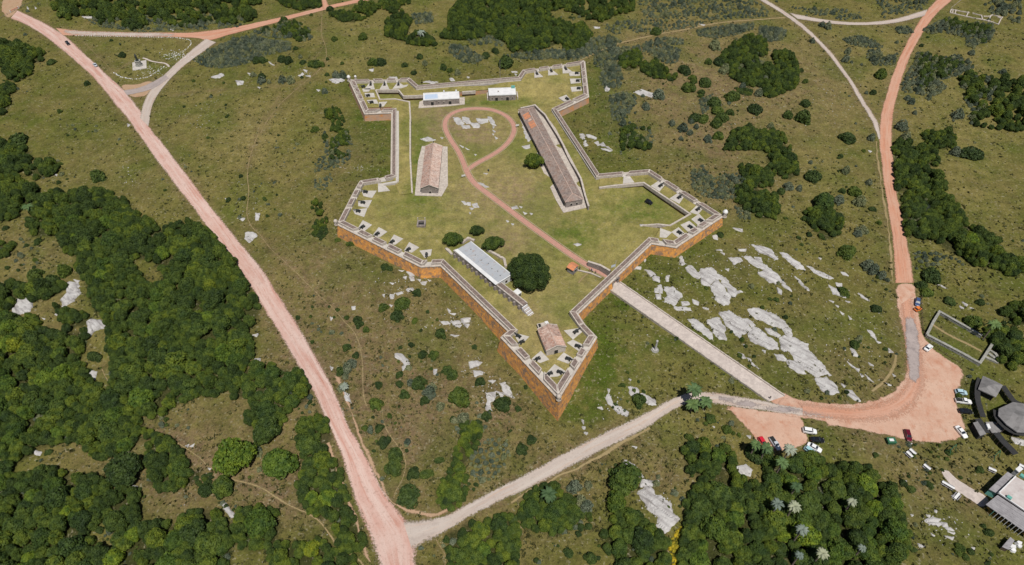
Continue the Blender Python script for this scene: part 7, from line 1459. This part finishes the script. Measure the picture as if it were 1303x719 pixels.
for ln, nn_ in ((ring, 34), (ring2, 74)):
    for p in resample(ln, nn_):
        o = bpy.data.objects.new('kerb_stone', STM); COL.objects.link(o); o.location = (p.x+rng.normal()*.15, p.y+rng.normal()*.15, float(O(p.x, p.y))); o.rotation_euler = (0,0,rng.uniform(0,6)); o.scale = (rng.uniform(.8,1.5),)*3
        tag(o, 'small whitewashed stone edging the triangular monument lawn', 'stone', 'white stones round the monument lawn')
pts = []
for _ in range(120):
    a, b_ = K('L00', (900+rng.normal()*45, 280+rng.normal()*14)); g = ground(a, b_); pts.append((g.x+0, g.y, g.z, rng.uniform(.15,.45), rng.uniform(0,6)))
for _ in range(60):
    a, b_ = K('L00', (760+rng.normal()*40, 355+rng.normal()*14)); g = ground(a, b_); pts.append((g.x, g.y, g.z, rng.uniform(.15,.35), rng.uniform(0,6)))
scatter('flower_bed_stones', pts, stones, 'white', 'loose white stones in the bed beside the slip road')

# ---------------------------------------------------------------- walled enclosure, ruins, fences
lowwall('enclosure_wall', 'long upper side of the grey stone enclosure with its left end', 'F7', [(425,325),(482,210),(540,115),(700,205),(925,335)], .75, 1.3, 'rubble', f=O, cap='rubble', rough=.06)
lowwall('enclosure_wall', 'long lower side of the grey stone enclosure with its right end', 'F7', [(425,325),(560,395),(740,490),(905,582),(960,500),(1020,405)], .75, 1.3, 'rubble', f=O, cap='rubble', rough=.06)
for i, (pts, lb) in enumerate([([(955,525),(1060,572),(1080,540)], 'low ruined steps outside the right end of the enclosure'), ([(1000,465),(1040,490),(1078,545)], 'broken wall stub under the palm by the enclosure'), ([(985,495),(1055,545)], 'middle rubble course of the ruined steps')]): lowwall('ruined_wall', lb, 'F7', pts, .9, .6, 'rubble', f=O, rough=.15, seg=1.0)
RUN = [([(325,120),(470,150),(575,165)],'far left foundation wall of the ruin'),([(325,120),(310,165)],'left end foundation wall of the ruin'),([(310,165),(520,215),(640,240),(780,265),(900,300),(960,325)],'long near foundation wall of the ruin'),([(345,130),(340,175)],'first partition of the ruin'),([(385,135),(375,182)],'second partition of the ruin'),
 ([(555,160),(530,215)],'thick pale partition left of the ruin centre'),([(610,172),(700,195),(740,205)],'far middle foundation wall of the ruin'),([(760,215),(850,215),(880,195),(1000,225)],'far right foundation wall of the ruin'),([(860,205),(840,245),(825,285)],'pale partition right of the ruin centre'),([(1015,225),(985,270),(960,325)],'right end foundation wall of the ruin'),([(950,225),(1000,245)],'small stub in the right room of the ruin'),([(730,205),(745,255)],'short partition in the middle of the ruin')]
for pts, lb in RUN: lowwall('foundation_wall', lb, 'RU', pts, .65, .5, 'coping', f=O, rough=.12, seg=1.6)
def fence(name, label, c, pts, h=1.1, gap=2.4, rails=(.4,.8), m_='wood', th=.06, f=O):
    q = resample(smooth_line(Gd(c, pts, f, 0), 1), max(2, int(sum((Vector((b_.x-a.x, b_.y-a.y))).length for a, b_ in zip(Gd(c, pts, f, 0)[:-1], Gd(c, pts, f, 0)[1:]))/gap))); r = empty(name, (q[0].x, q[0].y, float(f(q[0].x, q[0].y))), label=label, cat='fence')
    for p in q: mb = MB(); mb.box((p.x, p.y, float(f(p.x, p.y))-.2), (th*2, th*2, h+.2)); mb.build('post', m_, r)
    for hh in rails:
        mb = MB(); 
        for a, b_ in zip(q[:-1], q[1:]): mb.tube((a.x,a.y,float(f(a.x,a.y))+hh),(b_.x,b_.y,float(f(b_.x,b_.y))+hh),th*.7,th*.7,4,cap=False)
        mb.build('rail', m_, r)
    return r
fence('fence', 'dark post fence curving from the blue car to the yard', 'F7', [(372,-40),(372,90),(376,250),(400,340),(470,420),(560,490),(640,545),(725,582)], 1.1)
fence('fence', 'low fence by the gate in the top left corner', 'px', [(0,24),(14,16.5),(24,11)], 1.2, m_='rim'); fence('fence', 'fence right of the top left gate', 'px', [(24,11),(32,7),(41,3)], 1.2, m_='rim')
fence('fence', 'thin pale fence beside the clay road at the top right', 'RU', [(320,115),(390,55),(460,0)], .8, m_='coping')
q0, q1 = Gd('px', [(14,16)])[0], Gd('px', [(24,11)])[0]; d = Vector((q1.x-q0.x, q1.y-q0.y)); gt_ = empty('barrier_gate', (q0.x, q0.y, float(O(q0.x, q0.y))), label='red brown barrier gate across the road in the top left corner', cat='gate')
mb = MB(); mb.tube((q0.x,q0.y,float(O(q0.x,q0.y))+1.1),(q1.x,q1.y,float(O(q1.x,q1.y))+1.1),.12,.12,6); mb.build('bar', 'red_paint', gt_)
for p in (q0, q1): mb = MB(); mb.box((p.x,p.y,float(O(p.x,p.y))-.2),(.4,.4,1.7)); mb.build('post', 'white', gt_)

# ---------------------------------------------------------------- thatched pavilions and house on the right
def roofpoly(name, label, c, pts, z, apex, ap_h, body='concrete', m_='thatch', cat='pavilion', inset=.8, ths=.35):
    z0 = float(O(*Gd(c, pts[:1])[0][:2])); q = [P(a, b_, z0+z) for a, b_ in K(c, pts)]; ac = K(c, apex); A = P(ac[0], ac[1], z0+z+ap_h); r = empty(name, (A.x, A.y, z0), label=label, cat=cat)
    n = len(q)
    for i in range(n):
        a, b_ = q[i], q[(i+1) % n]; mb = MB(); mb.add([a, b_, A, a-Vector((0,0,ths)), b_-Vector((0,0,ths))], [(0,1,2),(3,4,1,0)]); mb.build('roof_face', m_, r)
    cx, cy = sum(p.x for p in q)/n, sum(p.y for p in q)/n
    for p in q:
        v = Vector((p.x-cx, p.y-cy)); v = v*(1-inset/v.length); mb = MB(); mb.tube((cx+v.x,cy+v.y,z0-.4),(cx+v.x,cy+v.y,z0+z),.14,.14,6); mb.build('post', 'wood', r)
    mb = MB(); mb.prism([(cx+(p.x-cx)*.8, cy+(p.y-cy)*.8) for p in q], z0-.4, z0+z-.3); mb.build('inner_wall', 'shingle', r)  # near-black block put in for the shade of the open interior
    mb = MB(); mb.prism([(cx+(p.x-cx)*1.02, cy+(p.y-cy)*1.02-.6) for p in q], z0-.6, z0+.15); mb.build('floor_slab', 'trail', r); return r
roofpoly('pavilion', 'smaller square pavilion with a grey hipped thatch roof', 'X7', [(322,395),(485,470),(548,360),(470,320),(365,275)], 3.0, (460,352), 1.6)
roofpoly('pavilion', 'large octagonal pavilion with grey thatch roof cut by the right edge', 'X7', [(505,640),(580,719),(680,790),(850,800),(960,700),(900,560),(740,530),(640,515),(510,575)], 3.6, (740,640), 2.2)
def covered(label, c, pts, wd, z=2.3):  # black walkway roofs, and one strip of painted eave shade
    q = Gd(c, pts, O, z); ln = resample(smooth_line(q, 1), 12); r = empty('hedge', (ln[0].x, ln[0].y, float(O(ln[0].x, ln[0].y))), label=label, cat='walkway'); r.name = 'covered_walkway'
    L_, R_ = [], []
    for i in range(12): d_ = (ln[min(i+1,11)]-ln[max(i-1,0)]).normalized(); n_ = Vector((-d_.y, d_.x))*wd/2; L_.append(ln[i]+n_); R_.append(ln[i]-n_)
    for i in range(11):
        zz = [float(O(p.x, p.y))+z for p in (L_[i], R_[i], R_[i+1], L_[i+1])]; mb = MB(); mb.prism([(p.x, p.y) for p in (L_[i], R_[i], R_[i+1], L_[i+1])], [v-.18 for v in zz], zz, bottom=True); mb.build('roof_panel', 'shingle', r)
    for i in range(0, 12, 2):
        for S_ in (L_, R_): p = S_[i]; zb = float(O(p.x, p.y)); mb = MB(); mb.tube((p.x,p.y,zb-.2),(p.x,p.y,zb+z-.1),.07,.07,5); mb.build('post', 'wood', r)
covered('black covered walkway curving down the left side of the square pavilion', 'X7', [(340,300),(316,380),(316,480),(338,560),(368,650)], 1.8)
covered('black covered walkway from the square pavilion to the right edge', 'X7', [(548,365),(600,440),(650,510),(741,550)], 1.9)
covered('black covered walkway from the deck down to the house', 'X6', [(470,370),(540,450),(620,550),(720,640),(830,760)], 2.2)
covered('black covered walkway between the grey deck roofs', 'X6', [(130,110),(190,190),(250,280),(300,370)], 2.2)
covered('black eave walkway round the lower left of the octagonal pavilion', 'X6', [(480,-40),(490,80),(580,210),(720,320),(880,370),(1000,370)], 2.2, 2.6)  # added black strip, the shade below the eaves built as a shape
def flat(name, label, c, pts, z, m_, th=.2, body=None, cat='roof', parts=0, sag=None):
    z0 = float(O(*Gd(c, pts[:1])[0][:2])); q = [P(a, b_, z0+z) for a, b_ in K(c, pts)]; r = empty(name, (q[0].x, q[0].y, z0), label=label, cat=cat)
    if parts and len(q) == 4:
        for i in range(parts):
            t0, t1 = i/parts+.002, (i+1)/parts-.004; qq = [q[0].lerp(q[1], t0), q[0].lerp(q[1], t1), q[3].lerp(q[2], t1), q[3].lerp(q[2], t0)]; mb = MB(); mb.prism([(p.x, p.y) for p in qq], z0+z-th, z0+z+rng.uniform(-.03,.03), bottom=True); mb.build('roof_panel', m_, r)
    else: mb = MB(); mb.prism([(p.x, p.y) for p in q], z0+z-th, z0+z, bottom=True); mb.build('roof_deck', m_, r)
    if body:
        cx, cy = sum(p.x for p in q)/len(q), sum(p.y for p in q)/len(q); mb = MB(); mb.prism([(cx+(p.x-cx)*.92, cy+(p.y-cy)*.92) for p in q], z0-.5, z0+z-th-.02); mb.build('wall', body, r)
    return r, q, z0
flat('deck_shelter', 'grey flat shelter roof left of the black walkway', 'X6', [(45,185),(130,160),(290,390),(175,425)], 2.6, 'thatch', body='shingle', cat='shelter')
flat('deck_shelter', 'grey deck in front of the octagonal pavilion', 'X6', [(270,170),(470,170),(615,320),(500,375),(390,370)], .9, 'thatch', body='wood', cat='deck')
flat('white_van', 'small white box trailer on the grey deck', 'X6', [(285,205),(340,200),(375,285),(325,290)], 3.0, 'white', .6, body='white', cat='trailer')
r, q, z0 = flat('house', 'long low house with grey corrugated roof and ochre front', 'R5', [(415,290),(498,222),(830,440),(745,520)], 3.4, 'concrete', .18, cat='house', parts=8)
cx, cy = sum(p.x for p in q)/4, sum(p.y for p in q)/4; d = Vector((q[3].x-q[0].x, q[3].y-q[0].y)).normalized(); n_ = Vector((d.y, -d.x)); 
if (n_.x*(cx-q[0].x)+n_.y*(cy-q[0].y)) > 0: n_ = -n_
ang = math.atan2(d.y, d.x); Lh = (Vector((q[3].x-q[0].x, q[3].y-q[0].y))).length
def hp(u, v): return (q[0].x+d.x*u+n_.x*v, q[0].y+d.y*u+n_.y*v)
dp_ = abs((q[1].x-q[0].x)*n_.x+(q[1].y-q[0].y)*n_.y)
mb = MB(); mb.prism([hp(1,-1.6), hp(Lh-1,-1.6), hp(Lh-1,-dp_+.3), hp(1,-dp_+.3)], z0-.6, z0+3.2); mb.build('wall', 'ochre', r)
for i in range(9):
    u = 2.5+i*(Lh-4)/9; mb = MB(); p = hp(u, -1.58); mb.box((p[0], p[1], z0+.8), (1.7,.14,1.5), ang); mb.build('window', 'glass', r)
    p = hp(u, 0); mb = MB(); mb.tube((p[0],p[1],z0-.3),(p[0],p[1],z0+3.2),.1,.1,6); mb.build('veranda_post', 'teal' if i == 0 else 'white', r)
mb = MB(); mb.prism([hp(.5,2.2), hp(Lh,2.2), hp(Lh,-1.6), hp(.5,-1.6)], z0-.8, z0+.12); mb.build('terrace', 'ochre', r)
mb = MB(); mb.prism([hp(.5,2.55), hp(Lh,2.55), hp(Lh,2.2), hp(.5,2.2)], z0-.8, z0+.4); mb.build('terrace_kerb', 'trail', r)
r2, q2, _z = flat('house_wing', 'large pale flat roof of the house behind the grey roof', 'R5', [(500,208),(622,88),(830,200),(830,430)], 4.0, 'pinkroof', .25, body='concrete', cat='house')
for a in ((575,245),(668,92)): p = P(*K('R5', a), _z+4.05); mb = MB(); mb.box(tuple(p), (1.2,1.0,.8), ang); mb.build('roof_tank', 'teal', r2)
q_ = q2[0], q2[3]; bline(q_[0], q_[1], .3, _z+3.9, _z+4.25, 'roof_edge', 'white', 0, r2); bline(q2[0], q2[1], .3, _z+3.9, _z+4.25, 'roof_edge', 'white', -.3, r2)
r3, q3, _z = flat('house_wing', 'smaller grey ribbed roof at the upper left of the house', 'R5', [(437,182),(570,57),(615,85),(497,212)], 3.4, 'concrete', .2, body='teal', cat='house', parts=6)
flat('water_tank', 'white cube beyond the small ribbed roof', 'R5', [(625,38),(655,12),(682,38),(652,62)], 3.6, 'white', .3, body='white', cat='tank')
flat('woodshed', 'grey slatted lean-to below the ochre terrace', 'R5', [(530,590),(590,520),(620,545),(575,610)], 1.8, 'concrete', .1, body='wood', cat='shed', parts=5)
for i, (x, y, s_) in enumerate([(590,595,1.6),(640,570,1.3),(605,620,1.1),(650,590,.9)]):
    g = Gd('R5', [(x, y)])[0]; mb = MB(); tv, tf = stones[i]; mb.add([(g.x+a*s_, g.y+b_*s_, g.z+c*s_*1.5) for a, b_, c in tv], tf); tag(mb.build('sack', 'white'), f'white heap of sacks beside the lean-to, {ordn(i+1)} of four', 'sack', 'white sacks by the lean-to')
def bench(c, x, y, hx, hy, lb, L=2.2, W=.7, h=.75, m_='white', double=False, name='picnic_table'):
    g = Gd(c, [(x, y)])[0]; g2 = Gd(c, [(x+hx, y+hy)])[0]; r = empty(name, (g.x, g.y, g.z), math.atan2(g2.y-g.y, g2.x-g.x), label=lb, cat='table')
    mb = MB(); mb.box((0,0,h-.1),(L,W,.1)); local(mb, 'table_top', m_, r)
    for sg in (-1,1):
        mb = MB(); mb.box((0,sg*(W/2+.40),.4),(L*.95,.24,.08)); local(mb, 'bench', 'concrete', r); mb = MB(); mb.box((sg*L*.35,0,-.1),(.15,W*.7+.9,.48)); local(mb, 'leg', 'concrete', r)
bench('O30', 740, 142, 12, 12, 'white picnic table, nearer the yard of the pair', 2.2, .8); bench('O30', 724, 155, 12, 12, 'white picnic table, lower left of the pair', 2.2, .8); bench('O30', 812, 219, 12, 10, 'white picnic table left of the flagstone path', 2.2)
bench('O30', 918, 310, 20, 12, 'long white picnic table beside the flagstone path', 3.6, .7); bench('O30', 962, 364, 12, -14, 'white picnic table below the long one', 2.8); bench('O30', 1140, 232, 14, 6, 'white picnic table near the sapling', 2.2); bench('O30', 1290, 215, 10, 5, 'white table at the corner of the house', 1.8)
g = Gd('O30', [(630,90)])[0]; r = empty('waste_container', (g.x, g.y, g.z), label='dark green waste container with pale lid at the yard rim', cat='bin')
mb = MB(); mb.box((0,0,.1),(2.4,1.8,1.3),0,taper=1.12); local(mb, 'bin_body', 'green_paint', r); mb = MB(); mb.box((-.1,0,1.42),(1.4,.9,.12)); local(mb, 'lid', 'white', r)
for x, y, lb in ((930,135,'dark green play frame in the picnic ground'),(1150,165,'dark green swing frame further right')):
    g = Gd('O30', [(x, y)])[0]; r = empty('play_frame', (g.x, g.y, g.z), .6, label=lb, cat='play frame')
    for sx_ in (-1.6,1.6):
        for sg in (-1,1): mb = MB(); mb.tube((sx_,sg*1.0,0),(sx_,0,2.6),.1,.1,6); local(mb, 'leg', 'green_paint', r)
    mb = MB(); mb.tube((-1.7,0,2.6),(1.7,0,2.6),.1,.1,6); local(mb, 'beam', 'green_paint', r)
    for sx_ in (-.6,.6): mb = MB(); mb.box((sx_,0,.6),(.6,.3,.08)); mb.tube((sx_,0,.65),(sx_,0,2.6),.03,.03,4); local(mb, 'swing_seat', 'wood', r)
# post, flagpoles, signs, well
g = Gd('px', [(833.5,445.5)])[0]; r = empty('marker_post', (g.x, g.y, g.z), label='tall pale stone marker post alone in the grass below the causeway', cat='marker')
mb = MB(); mb.lathe((0,0,0), [(.9,0),(.9,.5),(.42,.5),(.30,4.6),(.45,4.7),(.4,5.3),(.05,5.6)], 8); local(mb, 'shaft', 'granite', r); mb = MB(); mb.lathe((0,0,-.2), [(1.5,0),(1.4,.4)], 8); local(mb, 'base', 'rubble', r)
g = ground(636.3, 99.7, O); pz = 3.9; p = P(636.3, 99.5, 4.0); r = empty('flagpole', (p.x, p.y+1.0, 3.0), label='tall thin grey flagpole behind the top curtain wall', cat='flagpole')
mb = MB(); mb.tube((0,0,0),(0,0,10.5),.16,.08,8); local(mb, 'pole', 'rim', r); mb = MB(); mb.lathe((0,0,10.5), [(.05,0),(.16,.1),(.05,.25)], 8); local(mb, 'ball', 'rim', r)
p = P(782.5, 341.5, 3.6); r = empty('flagpole', (p.x, p.y, 3.1), label='short pole with a pale blue and white flag over the gate', cat='flagpole')
mb = MB(); mb.tube((0,0,0),(0,0,4.5),.08,.05,6); local(mb, 'pole', 'white', r)
for i in range(3):
    mb = MB(); mb.add([(-.05-j*.3, .08*math.sin(j*1.1), 2.3-i*.45-.1*j+dz_) for j in range(6) for dz_ in (0,.43)], [(j*2,j*2+2,j*2+3,j*2+1) for j in range(5)]); local(mb, 'flag_stripe', 'white' if i == 1 else 'blueroof', r)
for c, x, y, lb in (('c2',345,605,'white information board beside the loop path'),('c3',1125,333,'white information board where the brick paths join')):
    p = Gd(c, [(x, y)], I)[0]; r = empty('information_board', (p.x, p.y, p.z), .3, label=lb, cat='sign'); mb = MB(); mb.box((0,0,.8),(1.8,.1,.9)); local(mb, 'panel', 'white', r)
    for sg in (-.7,.7): mb = MB(); mb.tube((sg,0,-.1),(sg,0,.8),.05,.05,5); local(mb, 'post', 'wood', r)
p = Gd('c5', [(808,95)], I)[0]; r = empty('well', (p.x, p.y, p.z), label='square grey stone well on the lawn of the left hand bastion', cat='well')
for sx_, sy_, lx, ly in ((0,-1.5,3.6,.6),(0,1.5,3.6,.6),(-1.5,0,.6,2.4),(1.5,0,.6,2.4)): mb = MB(); mb.box((sx_,sy_,-.2),(lx,ly,1.3)); local(mb, 'kerb', 'greystone', r)
mb = MB(); mb.box((0,0,.1),(2.4,2.4,.1)); local(mb, 'water', 'dark', r)
for sx_ in (-1.5,1.5): mb = MB(); mb.box((sx_,1.4,1.1),(.35,.35,1.6)); local(mb, 'pillar', 'coping', r)
mb = MB(); mb.tube((-1.5,1.4,2.6),(1.5,1.4,2.6),.09,.09,6); local(mb, 'beam', 'iron', r)
p = Gd('c4', [(128,283)], I)[0]; r = empty('bollard', (p.x, p.y, p.z), label='small dark iron bollard on the lawn inside the fort', cat='bollard'); mb = MB(); mb.lathe((0,0,0), [(.35,0),(.3,.9),(.4,1.0),(.1,1.25)], 10); local(mb, 'shaft', 'iron', r)
